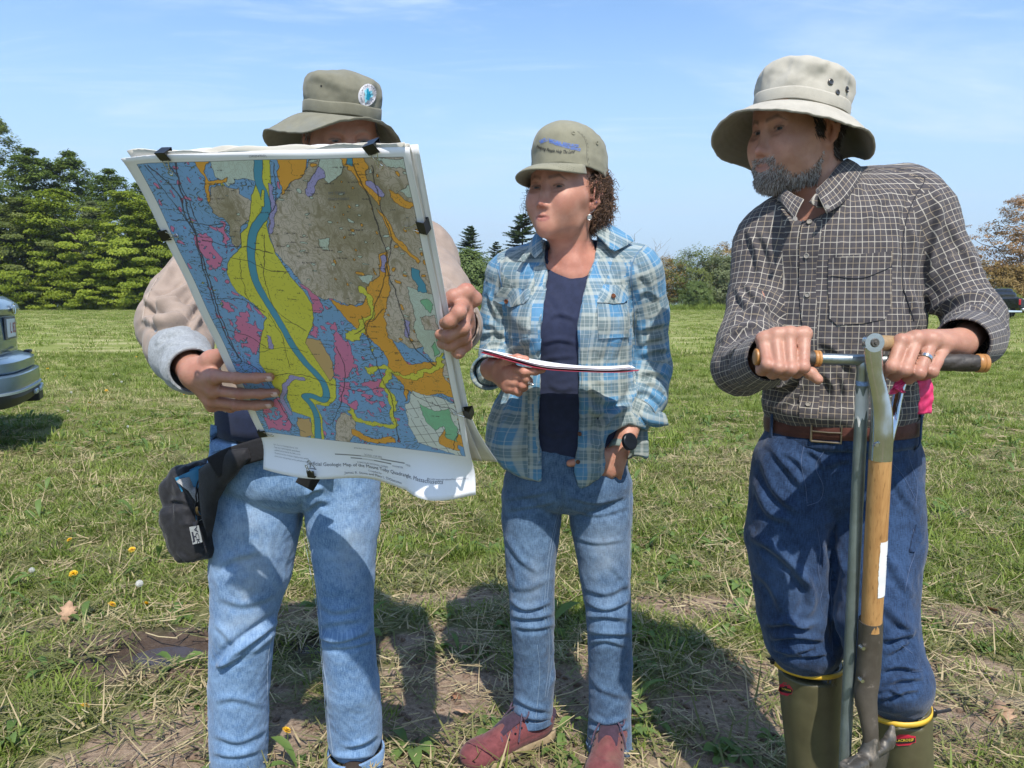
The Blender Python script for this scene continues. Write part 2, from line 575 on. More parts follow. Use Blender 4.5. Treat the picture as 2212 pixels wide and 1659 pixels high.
# --- skin, cloth and other materials
def skin_mat(name,rough=.48):
 t=NT(name);c=t.coord('Object')
 base=t.attr('Col')
 n1=t.noise(c,28,5);n2=t.noise(c,160,3)
 col=t.mix(t.rng(n1,.35,.7),t.mix(1.0,base,(.80,.74,.72),'MULTIPLY'),base)
 col=t.mix(t.math('MULTIPLY',t.rng(n2,.45,.75),.25),col,t.mix(1.0,base,(.86,.66,.60),'MULTIPLY'))
 t.set('Base Color',col)
 t.set('Roughness',t.rng(n1,.3,.7,rough-.06,rough+.1))
 t.set('Subsurface Weight',.18);t.set('Subsurface Radius',(.9,.35,.2));t.set('Subsurface Scale',.008)
 t.set('Specular IOR Level',.4)
 h=t.math('ADD',t.noise(c,420,2),t.math('MULTIPLY',t.noise(c,90,3),1.2))
 t.bump(h,.35,.0012)
 return t.m
def denim(name,dark,light,fade=(.5,.6),worn=(.45,.50,.52),scale=1.0,bump=.5,warm=.0):
 """fade attribute 'Col'.r lightens; UV in metres along the leg"""
 t=NT(name);uv=t.n('ShaderNodeUVMap').outputs[0];c=t.coord('Object')
 f=t.n('ShaderNodeSeparateColor');t.set(f.inputs[0],t.attr('Col'))
 m=t.n('ShaderNodeMapping');m.inputs['Scale'].default_value=(420,60,1);t.set(m.inputs[0],uv)
 slub=t.noise(m.outputs[0],1.0,3,.6)
 m2=t.n('ShaderNodeMapping');m2.inputs['Scale'].default_value=(150,480,1);m2.inputs['Rotation'].default_value=(0,0,.5);t.set(m2.inputs[0],uv)
 tw=t.noise(m2.outputs[0],1.0,2)
 big=t.noise(c,9,5,.6);med=t.noise(c,45,4,.6)
 v=t.math('ADD',t.math('MULTIPLY',slub,.55),t.math('ADD',t.math('MULTIPLY',tw,.35),t.math('ADD',t.math('MULTIPLY',med,.35),t.math('MULTIPLY',big,.35))))
 v=t.rng(v,.60,.98)
 fac=t.math('ADD',t.math('MULTIPLY',v,.75),t.math('MULTIPLY',f.outputs[0],.75),clamp=True)
 col=t.mix(fac,dark,light)
 col=t.mix(t.math('MULTIPLY',t.math('MULTIPLY',f.outputs[1],t.rng(big,.3,.7)),.6),col,worn)
 t.set('Base Color',col);t.set('Roughness',.85);t.set('Specular IOR Level',.15)
 t.set('Sheen Weight',.15)
 t.bump(t.math('ADD',t.math('MULTIPLY',slub,.5),t.math('ADD',tw,t.math('MULTIPLY',med,1.5))),bump,.0012)
 return t.m
def uv_axes(t):
 uv=t.n('ShaderNodeUVMap').outputs[0]
 s=t.n('ShaderNodeSeparateXYZ');t.set(s.inputs[0],uv)
 return uv,s.outputs[0],s.outputs[1]
def line(t,x,period,off,half,soft):
 """1 on a stripe of half width `half` centred at off (metres)"""
 p=t.math('FRACT',t.math('DIVIDE',t.math('SUBTRACT',x,off),period))
 d=t.math('MULTIPLY',t.math('ABSOLUTE',t.math('SUBTRACT',p,.5)),period)
 d=t.math('SUBTRACT',period/2,d)
 return t.rng(d,half+soft,half-soft)
def tattersall(name):
 t=NT(name);uv,u,v=uv_axes(t);c=t.coord('Object')
 base=t.mix(t.rng(t.noise(c,60,5),.3,.7),(.046,.041,.045),(.080,.071,.073))
 fib=t.noise(c,900,2)
 base=t.mix(t.math('MULTIPLY',t.rng(fib,.4,.7),.35),base,(.12,.115,.125))
 cream,tan=(.47,.43,.36),(.35,.285,.20)
 P2=.0236
 for x in(u,v):
  for off,col,hw,a in((0,cream,.00068,.82),(P2/2,tan,.00056,.72)):
   l=line(t,x,P2,off,hw,.0004)
   base=t.mix(t.math('MULTIPLY',l,a),base,col)
 t.set('Base Color',base);t.set('Roughness',.85);t.set('Specular IOR Level',.15);t.set('Sheen Weight',.1)
 t.bump(t.math('ADD',t.noise(c,1200,2),t.math('MULTIPLY',t.noise(c,70,4),2.0)),.35,.001)
 return t.m
def plaid(name):
 t=NT(name);uv,u,v=uv_axes(t);c=t.coord('Object')
 Pd=.083
 def axis(x):
  g=line(t,x,Pd,0,.0125,.0012)
  w1=t.math('MAXIMUM',line(t,x,Pd,.0165,.0042,.0012),line(t,x,Pd,-.0165,.0042,.0012))
  w2=t.math('MAXIMUM',line(t,x,Pd,.0055,.0006,.0004),line(t,x,Pd,-.0055,.0006,.0004))
  w3=t.math('MAXIMUM',line(t,x,Pd,.0302,.0007,.0004),line(t,x,Pd,-.0302,.0007,.0004))
  d=line(t,x,Pd,.0415,.0016,.0006)
  return g,w1,t.math('MAXIMUM',w2,w3),d
 gu,wu,lu,du=axis(u);gv,wv,lv,dv=axis(v)
 blue=t.mix(t.rng(t.noise(c,30,4),.3,.7),(.070,.195,.330),(.105,.250,.395))
 col=blue
 grey,cream=(.150,.180,.160),(.41,.42,.355)
 for g in(gu,gv):col=t.mix(t.math('MULTIPLY',g,.62),col,grey)
 for w in(wu,wv):col=t.mix(t.math('MULTIPLY',w,.55),col,cream)
 for d in(du,dv):col=t.mix(t.math('MULTIPLY',d,.25),col,(.12,.25,.42))
 for l in(lu,lv):col=t.mix(t.math('MULTIPLY',l,.4),col,(.50,.52,.50))
 t.set('Base Color',col);t.set('Roughness',.8);t.set('Specular IOR Level',.2);t.set('Sheen Weight',.08)
 puck=t.noise(c,150,3)
 t.bump(t.math('ADD',t.math('MULTIPLY',puck,1.0),t.math('MULTIPLY',t.noise(c,55,4),1.5)),.5,.0016)
 return t.m
def cloth(name,col,var=.18,scale=50,bump=.4,bdist=.0012,rough=.85,weave=900,stain=None):
 t=NT(name);c=t.coord('Object')
 n=t.noise(c,scale,5,.6);w=t.noise(c,weave,2);b=t.noise(c,9,4)
 lo=tuple(x*(1-var)for x in col);hi=tuple(min(1,x*(1+var))for x in col)
 cc=t.mix(t.rng(t.math('ADD',t.math('MULTIPLY',n,.6),t.math('MULTIPLY',w,.4)),.32,.68),lo,hi)
 if stain:cc=t.mix(t.math('MULTIPLY',t.rng(b,.5,.72),.5),cc,stain)
 t.set('Base Color',cc);t.set('Roughness',rough);t.set('Specular IOR Level',.2);t.set('Sheen Weight',.12)
 t.bump(t.math('ADD',w,t.math('MULTIPLY',n,1.6)),bump,bdist)
 return t.m
def flatcol(name,col,rough=.7):
 t=NT(name);t.set('Base Color',col);t.set('Roughness',rough);return t.m
M={}
M['skin_w']=skin_mat('skin_pink',.45)
M['skin_l']=skin_mat('skin_weathered',.5)
M['skin_r']=skin_mat('skin_fair',.46)
M['jeans_l']=denim('light_blue_denim',(.058,.130,.26),(.24,.37,.55),worn=(.36,.37,.35))
M['jeans_w']=denim('mid_blue_denim',(.022,.050,.105),(.125,.205,.315),worn=(.30,.33,.35))
M['jeans_r']=denim('dark_blue_denim',(.0045,.0115,.033),(.034,.070,.150),worn=(.10,.15,.24))
M['tattersall']=tattersall('charcoal_checked_cotton')
M['plaid']=plaid('pale_blue_plaid_cotton')
M['navy_knit']=cloth('navy_knit',(.020,.026,.056),.2,60,.25,.0008)
M['navy_dark']=cloth('dark_navy_cotton',(.012,.018,.045),.2,60,.3)
M['beige']=cloth('beige_cotton',(.29,.225,.182),.12,30,.3,.0012)
M['grey_knit']=cloth('heather_grey_knit',(.27,.285,.295),.22,220,.5,.001)
M['khaki_hat']=cloth('faded_olive_cotton',(.180,.170,.122),.14,30,.25,.0010,stain=(.16,.17,.155))
M['cap_khaki']=cloth('khaki_twill',(.225,.213,.150),.10,40,.22,.0010)
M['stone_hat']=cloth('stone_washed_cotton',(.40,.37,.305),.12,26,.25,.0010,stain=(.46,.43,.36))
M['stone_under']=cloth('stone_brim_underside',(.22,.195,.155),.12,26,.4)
M['black_nylon']=cloth('black_nylon',(.016,.016,.019),.3,80,.5,.001,rough=.6)
M['leather']=cloth('brown_leather',(.085,.030,.022),.3,60,.4,.001,rough=.5,stain=(.05,.02,.016))
M['white_thread']=flatcol('pale_thread',(.50,.55,.60))
M['orange_thread']=flatcol('tan_thread',(.30,.20,.14))
# --- anatomy
def head_sdf(S,fr,female=False,eye_open=.004,neck_to=None,neck_r=None,jaw_w=1.0):
 f=0.955 if female else 1.0
 S.ell((0,-.016,.035),(.0765,.0985,.086),k=.01,fr=fr,tag=1)
 S.ell((0,.020,-.028),(.064*f*(1-.05*female),.062,.085),k=.035,fr=fr,tag=1)
 S.ell((0,.052,.042),(.055,.034,.045),k=.03,fr=fr,tag=1)
 for s in(-1,1):
  S.cap((s*.053*jaw_w,.004,-.055),(s*.044*jaw_w,.022,-.082),.017,.016,k=.042,fr=fr,tag=1)
  S.cap((s*.044*jaw_w,.022,-.082+.006*female),(s*(.014-.003*female),.070,-.103+.006*female),.016,.0155,k=.028,fr=fr,tag=1)
  S.cap((s*.060,.030,-.018),(s*.041,.064,-.026),.012,.0155,k=.042,fr=fr,tag=1)
  S.ell((s*(.036-.005*female),.058,-.052+.004*female),(.020,.022,.024),k=.042,fr=fr,tag=1)
 S.ell((0,.074,-.103+.005*female),(.020 if not female else .0145,.0175,.016),k=.022,fr=fr,tag=1)
 S.ell((0,.066,-.072),(.029-.004*female,.0255,.027),k=.025,fr=fr,tag=1)
 for s in(-1,1):
  if not female:
   S.cap((s*.010,.0825,.017),(s*.044,.066,.018),.009,.007,k=.012,fr=fr,tag=1)
  else:
   S.cap((s*.012,.079,.018),(s*.042,.066,.019),.007,.006,k=.014,fr=fr,tag=1)
  S.ell((s*.032,.0870,.001),(.0180,.0175-.0015*female,.0125),k=.010,mode='s',fr=fr)
 S.cap((0,.080,.008),(0,.098,-.034),.0072-.001*female,.0085-.0015*female,k=.012,fr=fr,tag=1)
 S.ell((0,.1035-.001*female,-.0425),(.0098 if not female else .0078,.0105,.0095-.0012*female),k=.010,fr=fr,tag=5)
 for s in(-1,1):
  S.ell((s*(.0125-.001*female),.0925,-.0465),(.0072-.001*female,.0105,.0075-.0008*female),k=.007,fr=fr,tag=5)
  S.ell((s*.0065,.0985,-.0545),(.0036,.0055,.0038),k=.003,mode='s',fr=fr)
  S.ell((s*.032,.0675,.0),(.0150,.0150,.0140),k=.006,fr=fr,tag=1)
  S.ell((s*.0325,.083,-.0005),(.0125,.012,eye_open),k=.0025,mode='s',fr=fr)
  S.cap((s*.019,.0795,.0075),(s*.044,.0755,.0065),.0028,.0028,k=.006,fr=fr,tag=1)
  S.cap((s*.021,.078,-.0105),(s*.043,.0735,-.0085),.0026,.0026,k=.008,fr=fr,tag=1)
 lf=1.15 if female else .92
 mw=.82 if female else 1.0;mz=lambda a,c:c+(.0010*(abs(a)/.0235)**2 if female else 0)
 up=[(-.0235,.0815,-.0735),(-.0125,.0895,-.0705),(-.004,.0930,-.0688),(0,.0928,-.0696),(.004,.0930,-.0688),(.0125,.0895,-.0705),(.0235,.0815,-.0735)]
 S.chain([(a*mw,b,mz(a,c))for a,b,c in up],[.0018,.0032*lf,.0040*lf,.0038*lf,.0040*lf,.0032*lf,.0018],k=.004,fr=fr,tag=2)
 dn=[(-.021,.0815,-.0755),(-.010,.0890,-.0785),(0,.0912,-.0792),(.010,.0890,-.0785),(.021,.0815,-.0755)]
 S.chain([(a*mw,b,mz(a,c))for a,b,c in dn],[.0018,.0045*lf,.0052*lf,.0045*lf,.0018],k=.004,fr=fr,tag=2)
 S.chain([(a*mw,b,mz(a,c))for a,b,c in[(-.0225,.086,-.0742),(-.012,.0945,-.0738),(0,.0975,-.0742),(.012,.0945,-.0738),(.0225,.086,-.0742)]],[.0008,.0014,.0017,.0014,.0008],k=.002,mode='s',fr=fr)
 for s in(-1,1):
  def e(a,b,o):return(s*(.0725+o),-.012+a,-.012+b)
  rim=[e(.013,.010,-.001),e(.012,.024,.004),e(.001,.0325,.009),e(-.012,.0300,.013),e(-.0195,.017,.016),e(-.0195,.002,.0155),e(-.0140,-.014,.012),e(-.004,-.0255,.006)]
  S.chain(rim,[.0030,.0034,.0036,.0038,.0038,.0036,.0038,.0045],k=.004,fr=fr,tag=3)
  S.cap(e(.001,-.028,.0035),e(.005,-.022,.001),.0065,.005,k=.006,fr=fr,tag=3)
  an=.55
  S.ell(e(-.004,.003,.003),(.0035,.019,.027),R=np.array([[math.cos(an),s*math.sin(an),0],[-s*math.sin(an),math.cos(an),0],[0,0,1]]),k=.006,fr=fr,tag=3)
  S.chain([e(-.004,.022,.008),e(-.0115,.010,.011),e(-.0115,-.004,.0105),e(-.004,-.014,.006)],[.003,.0035,.0035,.003],k=.004,fr=fr,tag=3)
  S.ell(e(.0005,-.003,.012),(.008,.0065,.0105),k=.004,mode='s',fr=fr)
  S.ell(e(.0095,-.004,.003),(.0045,.0045,.006),k=.004,fr=fr,tag=3)
 if neck_to is not None:
  r=neck_r or(.050 if female else .058)
  a=fr.p((0,-.028,-.055))
  S.cap(a,neck_to,r*.98,r*1.06,k=.03,tag=4)
  S.cap(fr.p((0,.018,-.095)),np.asarray(neck_to)*.6+fr.p((0,-.02,-.06))*.4+fr.R@np.array([0,.02,0]),r*.55,r*.75,k=.035,tag=4)
  for s in(-1,1):
   b=np.asarray(neck_to)+(fr.p((s*.012,.03,0))-fr.p((0,0,0)))*.9+np.array([0,-.028,-.02])
   S.cap(fr.p((s*.058,-.022,-.045)),b,.011,.009,k=.02,tag=4)
def finger(S,pts,r0,r1,k=.006,tag=6):
 """knuckle, middle joint, end joint, tip"""
 rs=np.linspace(r0,r1,len(pts))
 S.chain(pts,rs,k=.004,tag=tag)
 for i in range(1,len(pts)-1):
  S.ell(pts[i],rs[i]*1.07,k=.004,tag=tag)
def ball_uv(c,r,R,n=16,m=12):
 th=np.linspace(0,np.pi,m);ph=np.linspace(0,2*np.pi,n,endpoint=False)
 V=np.array([[math.sin(t)*math.cos(p),math.cos(t),math.sin(t)*math.sin(p)]for t in th for p in ph])*r
 F=[(i*n+j,i*n+(j+1)%n,(i+1)*n+(j+1)%n,(i+1)*n+j)for i in range(m-1)for j in range(n)]
 return V@np.asarray(R).T+c,F
def eye_mat(name,iris):
 t=NT(name);a=t.attr('Col');t.set('Base Color',a);t.set('Roughness',.28);t.set('Specular IOR Level',.3);return t.m
def eyes(parent,fr,iris,look=(0,0)):
 for s in(1,-1):
  R=fr.R@face_rot_local(look[0],look[1])
  c=fr.p((s*.032,.0677,0))
  V,F=ball_uv(c,.0125*fr.s,R,20,20)
  ang=np.arccos(np.clip(((V-c)@R)[:,1]/(.0125*fr.s),-1,1))
  col=np.where(ang[:,None]<.21,[[.01,.01,.01]],np.where(ang[:,None]<.56,[iris],[[.20,.175,.16]]))
  mesh_np('eye',V,F,M['eye'],parent,cols={'Col':col})
def face_rot_local(yaw,pitch):
 cy,sy,cpp,spp=math.cos(yaw),math.sin(yaw),math.cos(pitch),math.sin(pitch)
 return np.array([[cy,sy,0],[-sy,cy,0],[0,0,1]])@np.array([[1,0,0],[0,cpp,-spp],[0,spp,cpp]])
M['eye']=eye_mat('eye',None)
def skin_cols(V,S,fr,base,lip,red,brow,brow_col,beard=None,knuckles=(),male=True):
 base=np.array(base);red=np.array(red)
 L=fr.inv(V)
 C=np.tile(base,(len(V),1))
 def blend(w,col):
  nonlocal C
  w=np.clip(w,0,1)[:,None];C=C*(1-w)+np.asarray(col)*w
 g=lambda c,r:np.exp(-(((L-np.array(c))/np.array(r))**2).sum(1))
 for s in(-1,1):
  blend(.55*g((s*.040,.066,-.035),(.024,.03,.020)),red)
  blend(.55*g((s*.078,-.015,-.012),(.02,.03,.04)),red)
  blend(.35*g((s*.032,.076,-.012),(.016,.02,.007)),base*np.array([.72,.62,.62]))
 blend(.65*g((0,.105,-.045),(.016,.02,.014)),red)
 blend(.35*g((0,.075,-.105),(.02,.03,.015)),red)
 blend(.35*(V[:,2]<fr.o[2]-.12*fr.s)*(V[:,2]>fr.o[2]-.35),red)
 for kp in knuckles:
  d2=((V-np.asarray(kp))**2).sum(1);blend(.42*np.exp(-d2/.0085**2),red*np.array([1.04,.92,.90]))
  blend(.16*np.exp(-((np.sqrt(d2)-.0125)/.0025)**2),base*np.array([.68,.58,.56]))
 if len(knuckles):
  far=np.abs(L).max(1)>.25;blend(.22*far*np.clip(.5+fbm(V*55,3),0,1),red);blend(.20*far*np.clip(.5-1.2*np.abs(noise3(V*40)),0,1),base*np.array([.80,.74,.76]))
 hd=(np.abs(L)<.2).all(1)
 tg=np.zeros(len(V),int);tg[hd]=S.tags(V[hd])
 nz=noise3(V*120)
 yl=np.abs(L[:,0])
 top=-.0655+.0035*np.clip(1-yl/.004,0,1)*-1-(yl/.024)**2*.0075
 bot=-.0855+(yl/.024)**2*.0105
 w=np.clip((L[:,2]-bot)/.0018,0,1)*np.clip((top-L[:,2])/.0018,0,1)*(L[:,1]>.070)*(yl<.020)
 blend(w*(.40 if male else .65),lip)
 for s in(-1,1):
  x=s*L[:,0]
  zc=.0185+.006*np.clip((x-.012)/.022,0,1)-.010*np.clip((x-.036)/.014,0,1)
  th=.0042*np.clip((.054-x)/.02,.3,1)
  w=np.clip(1.5-np.abs(L[:,2]-zc)/th,0,1)*np.clip((x-.008)/.004,0,1)*np.clip((.054-x)/.004,0,1)*(L[:,1]>.04)
  blend(w*brow*(.75+.35*nz),brow_col)
  lw=np.exp(-((L[:,2]-(.0045-((x-.032)/.014)**2*.003))/.0021)**2)*(np.abs(x-.032)<.0145)*(L[:,1]>.06)
  blend((.92 if male else .75)*lw,brow_col*np.array([.6,.6,.6]));blend(.30*np.exp(-((L[:,2]+.0050)/.0018)**2)*(np.abs(x-.032)<.013)*(L[:,1]>.06),brow_col);blend((.22 if male else .08)*g((s*.030,.078,.010),(.018,.02,.008)),base*np.array([.6,.5,.5]))  # lash line, lower lid, then shade painted into the eye socket's skin colour
 if beard is not None:
  blend(beard_mask(L)*.7*np.clip(.8+.5*nz,0,1),beard)
 return C
def beard_mask(L):
 x=np.abs(L[:,0]);y=L[:,1];z=L[:,2]
 up=-.064-.026*np.clip((y-.0)/.045,0,1)+.020*np.clip((y-.062)/.02,0,1)+.03*np.clip((.012-y)/.02,0,1)
 m=np.clip((up-z)/.020,0,1)*np.clip((y+.004)/.01,0,1)*np.clip((z+.132)/.012,0,1)*(y>-.02)
 must=np.clip((-.0545-z)/.004,0,1)*(y>.06)*(x<.034)
 m=np.maximum(m,must*.55)
 lips=(np.abs(z+.0765)<.0098-(x/.022)**2*.008)&(y>.07)&(x<.021)
 m=np.where(lips,0,m)
 under=np.clip((y-.015-(-.118-z)*1.2)/.02,0,1)
 return m*np.where(z<-.118,under,1)
# --- the three people: skin
def build_body(name_parent,S,fr,mat,h=.0027,**kw):
 V,Q=S.mesh(h=h,B=10)
 V,Q=largest(V,Q)
 V=relax(V,Q,1,.35)
 C=skin_cols(V,S,fr,**kw)
 return mesh_np('body',V,Q,mat,name_parent,cols={'Col':C}),V,Q
def hand_palm(S,wrist,mcps,r=.0125,k=.016,thumb_root=None):
 wrist=np.asarray(wrist)
 for m in mcps:
  S.cap(wrist+(np.asarray(m)-wrist)*.12,m,r*1.25,r*.88,k=k,tag=6)
 mid=[(np.asarray(mcps[i])+np.asarray(mcps[i+1]))/2 for i in range(len(mcps)-1)]
 for m in mid:
  S.cap(wrist+(m-wrist)*.3,wrist+(m-wrist)*.9,r*.95,r*.8,k=k,tag=6)
# ===== right man: grey stone hat, checked shirt
fr_r=Frame(P(1719.3,283.4,1.60),face_rot(math.radians(-66),math.radians(-4.5),math.radians(1.5)),.957)
R_J=dict(neck=P(1800,452,1.615),shR=P(1662,520,1.63),elR=P(1600,792,1.50),wrR=P(1664,772,1.315),shL=P(1990,462,1.57),elL=P(2122,690,1.47),wrL=P(2076,742,1.30),pel=P(1815,930,1.60),hipR=P(1735,985,1.60),hipL=P(1880,985,1.57),knR=P(1735,1330,1.60),knL=P(1893,1360,1.46),anR=P(1745,1800,1.66),anL=P(1945,1850,1.52))
def bar_pt(x):return P(x,771+(x-1632)*.028,1.262-(x-1632)*.00002)
S=SDF()
head_sdf(S,fr_r,False,.0038,R_J['neck'],.0555)
S.cap(R_J['neck'],R_J['pel'],.075,.085,k=.03)
for a,b,c in(('shR','elR','wrR'),('shL','elL','wrL')):
 S.cap(R_J['neck'],R_J[a],.05,.04,k=.03)
 S.cap(R_J[a],R_J[b],.03,.026,k=.02);S.cap(R_J[b],R_J[c],.028,.0265,k=.02,tag=6)
for a,b,c in(('hipR','knR','anR'),('hipL','knL','anL')):
 S.cap(R_J['pel'],R_J[a],.07,.06,k=.03);S.cap(R_J[a],R_J[b],.06,.045,k=.02);S.cap(R_J[b],R_J[c],.045,.035,k=.02)
D0=1.25
def PB(x,y,d):return P(x,y,d)
mR=[PB(1737,722,D0+.012),PB(1705,722,D0+.010),PB(1675,725,D0+.014),PB(1648,734,D0+.020)]
pR=[PB(1735,793,D0-.024),PB(1708,797,D0-.026),PB(1682,795,D0-.024),PB(1658,788,D0-.016)]
hand_palm(S,R_J['wrR'],mR,.0135)
for i,(m,q)in enumerate(zip(mR,pR)):
 d3=q+np.array([.001,.030,-.012]);tip=d3+np.array([.001,.016,.012])
 finger(S,[m,q,d3,tip],.0110-.0008*(i==3),.0084)
 S.ell(m+np.array([0,-.003,.002]),.0110,k=.008,tag=6)
finger(S,[PB(1722,772,D0+.055),PB(1733,797,D0+.030),PB(1751,806,D0+.006),PB(1767,820,D0+.000)],.0118,.0088)
S.cap(R_J['wrR']+np.array([.01,-.01,-.005]),PB(1722,772,D0+.055),.018,.014,k=.02,tag=6)
mL=[PB(1946,738,D0+.005),PB(1981,732,D0+.006),PB(2014,736,D0+.010),PB(2044,745,D0+.018)]
pL=[PB(1927,792,D0-.020),PB(1955,800,D0-.024),PB(1985,806,D0-.024),PB(2013,803,D0-.018)]
hand_palm(S,R_J['wrL'],mL,.0135)
for i,(m,q)in enumerate(zip(mL,pL)):
 d3=q+np.array([-.001,.030,-.012]);tip=d3+np.array([.001,.016,.012])
 finger(S,[m,q,d3,tip],.0110-.0008*(i==3),.0084)
 S.ell(m+np.array([0,-.003,.002]),.0110,k=.008,tag=6)
finger(S,[PB(1975,780,D0+.055),PB(1950,792,D0+.045),PB(1932,800,D0+.025),PB(1922,800,D0+.010)],.0125,.0092)
person_r=thing('person','person in a charcoal checked shirt and stone bucket hat leaning on a T-handled tool','person',(R_J['pel'][0],R_J['pel'][1],0))
body_r,BV_r,BQ_r=build_body(person_r,S,fr_r,M['skin_r'],base=(.47,.258,.180),lip=(.37,.165,.14),red=(.49,.20,.145),brow=.85,brow_col=np.array([.085,.055,.038]),beard=(.30,.235,.195),knuckles=mR+pR+mL+pL)
eyes(person_r,fr_r,(.05,.055,.055),look=(-.15,-.05))
# ===== woman: khaki cap, plaid shirt
fr_w=Frame(P(1219,413.5,1.885),face_rot(math.radians(-35),math.radians(1.5),math.radians(2.0)),1.005)
W_J=dict(neck=P(1240,552,1.925),shR=P(1098,598,1.97),elR=P(1085,790,1.99),wrR=P(1062,797,1.76),shL=P(1378,590,1.93),elL=P(1404,800,1.98),wrL=P(1354,940,1.862),pel=P(1222,1010,1.94),hipR=P(1150,1040,1.94),hipL=P(1290,1040,1.94),knR=P(1150,1330,1.93),knL=P(1310,1325,1.91),anR=P(1150,1570,1.98),anL=P(1318,1605,1.93))
S=SDF()
head_sdf(S,fr_w,True,.0030,W_J['neck'],.0475,.86)
S.cap(W_J['neck']+np.array([0,0,-.03]),W_J['pel'],.065,.08,k=.03)
S.cap(W_J['neck']+np.array([-.045,.0,-.040]),W_J['neck']+np.array([.045,.0,-.040]),.036,.036,k=.03,tag=4)
S.cap(W_J['neck']+np.array([0,-.022,-.050]),W_J['neck']+np.array([0,-.012,-.12]),.046,.05,k=.03,tag=4)
for s in(-1,1):
 S.cap(W_J['neck']+np.array([s*.014,-.060,-.050]),W_J['neck']+np.array([s*.075,-.030,-.034]),.007,.008,k=.02,tag=4)
for a,b,c in(('shR','elR','wrR'),('shL','elL','wrL')):
 S.cap(W_J['neck']+np.array([0,0,-.03]),W_J[a],.04,.035,k=.03)
 S.cap(W_J[a],W_J[b],.028,.026,k=.02);S.cap(W_J[b],W_J[c],.028,.0265,k=.02,tag=6)
for a,b,c in(('hipR','knR','anR'),('hipL','knL','anL')):
 S.cap(W_J['pel'],W_J[a],.07,.06,k=.03);S.cap(W_J[a],W_J[b],.06,.045,k=.02);S.cap(W_J[b],W_J[c],.042,.033,k=.02)
wr=W_J['wrR']
mW=[P(1110,797,1.655),P(1108,812,1.650),P(1103,827,1.655),P(1096,840,1.665)]
hand_palm(S,wr,mW,.0120)
tW=[(P(1133,803,1.605),P(1156,802,1.600),P(1172,799,1.605)),(P(1136,817,1.612),P(1142,823,1.630),P(1128,826,1.650)),(P(1129,832,1.618),P(1132,837,1.640),P(1118,838,1.655)),(P(1119,845,1.630),P(1120,848,1.650),P(1108,846,1.662))]
for i,(m,t3)in enumerate(zip(mW,tW)):
 finger(S,[m,*t3],.0100-.001*(i==3),.0074)
finger(S,[P(1082,790,1.70),P(1098,777,1.665),P(1118,774,1.655),P(1136,776,1.65)],.0115,.0082)
S.cap(wr,P(1082,790,1.70),.018,.014,k=.02,tag=6)
wl=W_J['wrL']
mWl=[P(1288,1002,1.838),P(1303,1016,1.842),P(1319,1022,1.848),P(1336,1020,1.858)]
hand_palm(S,wl,mWl,.0130)
for i,m in enumerate(mWl):
 e=m+np.array([-.012+.004*i,.035,-.050])
 finger(S,[m,m*.5+e*.5+np.array([0,-.003,0]),e,e+np.array([-.01,.004,-.016])],.0108,.008)
finger(S,[P(1302,978,1.842),P(1274,988,1.830),P(1250,998,1.822),P(1231,1001,1.818)],.0115,.0092)
person_w=thing('person','person in an open pale blue plaid shirt and khaki cap holding a red folder','person',(W_J['pel'][0],W_J['pel'][1],0))
body_w,BV_w,BQ_w=build_body(person_w,S,fr_w,M['skin_w'],base=(.50,.262,.182),lip=(.37,.125,.11),red=(.51,.185,.135),brow=.8,brow_col=np.array([.075,.044,.032]),knuckles=mW+[t3[0]for t3 in tW]+mWl,male=False)
eyes(person_w,fr_w,(.07,.045,.03),look=(-.12,-.16))
# ===== left man: olive hat, beige jacket, holding the map
fr_l=Frame(P(742,300,1.77),face_rot(math.radians(22),math.radians(-14),math.radians(-3)),.97)
L_J=dict(neck=P(720,470,1.84),shR=P(452,560,1.82),elR=P(345,722,1.66),wrR=P(424,806,1.395),shL=P(915,555,1.82),elL=P(958,720,1.60),wrL=P(985,702,1.22),pel=P(648,960,1.86),hipR=P(555,1000,1.84),hipL=P(738,1000,1.84),knR=P(522,1340,1.82),knL=P(753,1340,1.82),anR=P(515,1660,1.84),anL=P(765,1640,1.86))
S=SDF()
head_sdf(S,fr_l,False,.0030,L_J['neck'],.060)
S.cap(L_J['neck'],L_J['pel'],.08,.09,k=.03)
for a,b,c in(('shR','elR','wrR'),('shL','elL','wrL')):
 S.cap(L_J['neck'],L_J[a],.05,.04,k=.03)
 S.cap(L_J[a],L_J[b],.03,.026,k=.02);S.cap(L_J[b],L_J[c],.028,.030,k=.02,tag=6)
for a,b,c in(('hipR','knR','anR'),('hipL','knL','anL')):
 S.cap(L_J['pel'],L_J[a],.07,.06,k=.03);S.cap(L_J[a],L_J[b],.06,.045,k=.02);S.cap(L_J[b],L_J[c],.042,.035,k=.02)
wr=L_J['wrR']
mcp=[map_pt(482,797,.020),map_pt(479,824,.024),map_pt(471,847,.022),map_pt(468,864,.014)]
hand_palm(S,wr,mcp,.0135)
fl=[[map_pt(528,796,.026),map_pt(565,803,.017),map_pt(590,806,.010)],[map_pt(536,828,.028),map_pt(575,836,.018),map_pt(602,840,.010)],[map_pt(528,854,.026),map_pt(564,861,.018),map_pt(589,865,.010)],[map_pt(508,868,.016),map_pt(522,871,.006),map_pt(534,872,.004)]]
for i,(m,t3)in enumerate(zip(mcp,fl)):
 finger(S,[m,*t3],.0108-.001*(i==3),.0080-.0008*(i==3))
 S.ell(m+MAP_N*.003,.0108,k=.009,tag=6)
finger(S,[map_pt(448,788,-.012),map_pt(478,776,-.022),map_pt(508,778,-.022),map_pt(530,784,-.018)],.014,.010)
S.cap(wr,map_pt(448,788,-.012),.022,.016,k=.02,tag=6)
for a,b in((0,.5),(1,.6),(2,.7)):
 S.cap(wr+(mcp[a]-wr)*.35+MAP_N*.014,mcp[a]+MAP_N*.007,.0030,.0036,k=.010,tag=6)
wl=L_J['wrL']
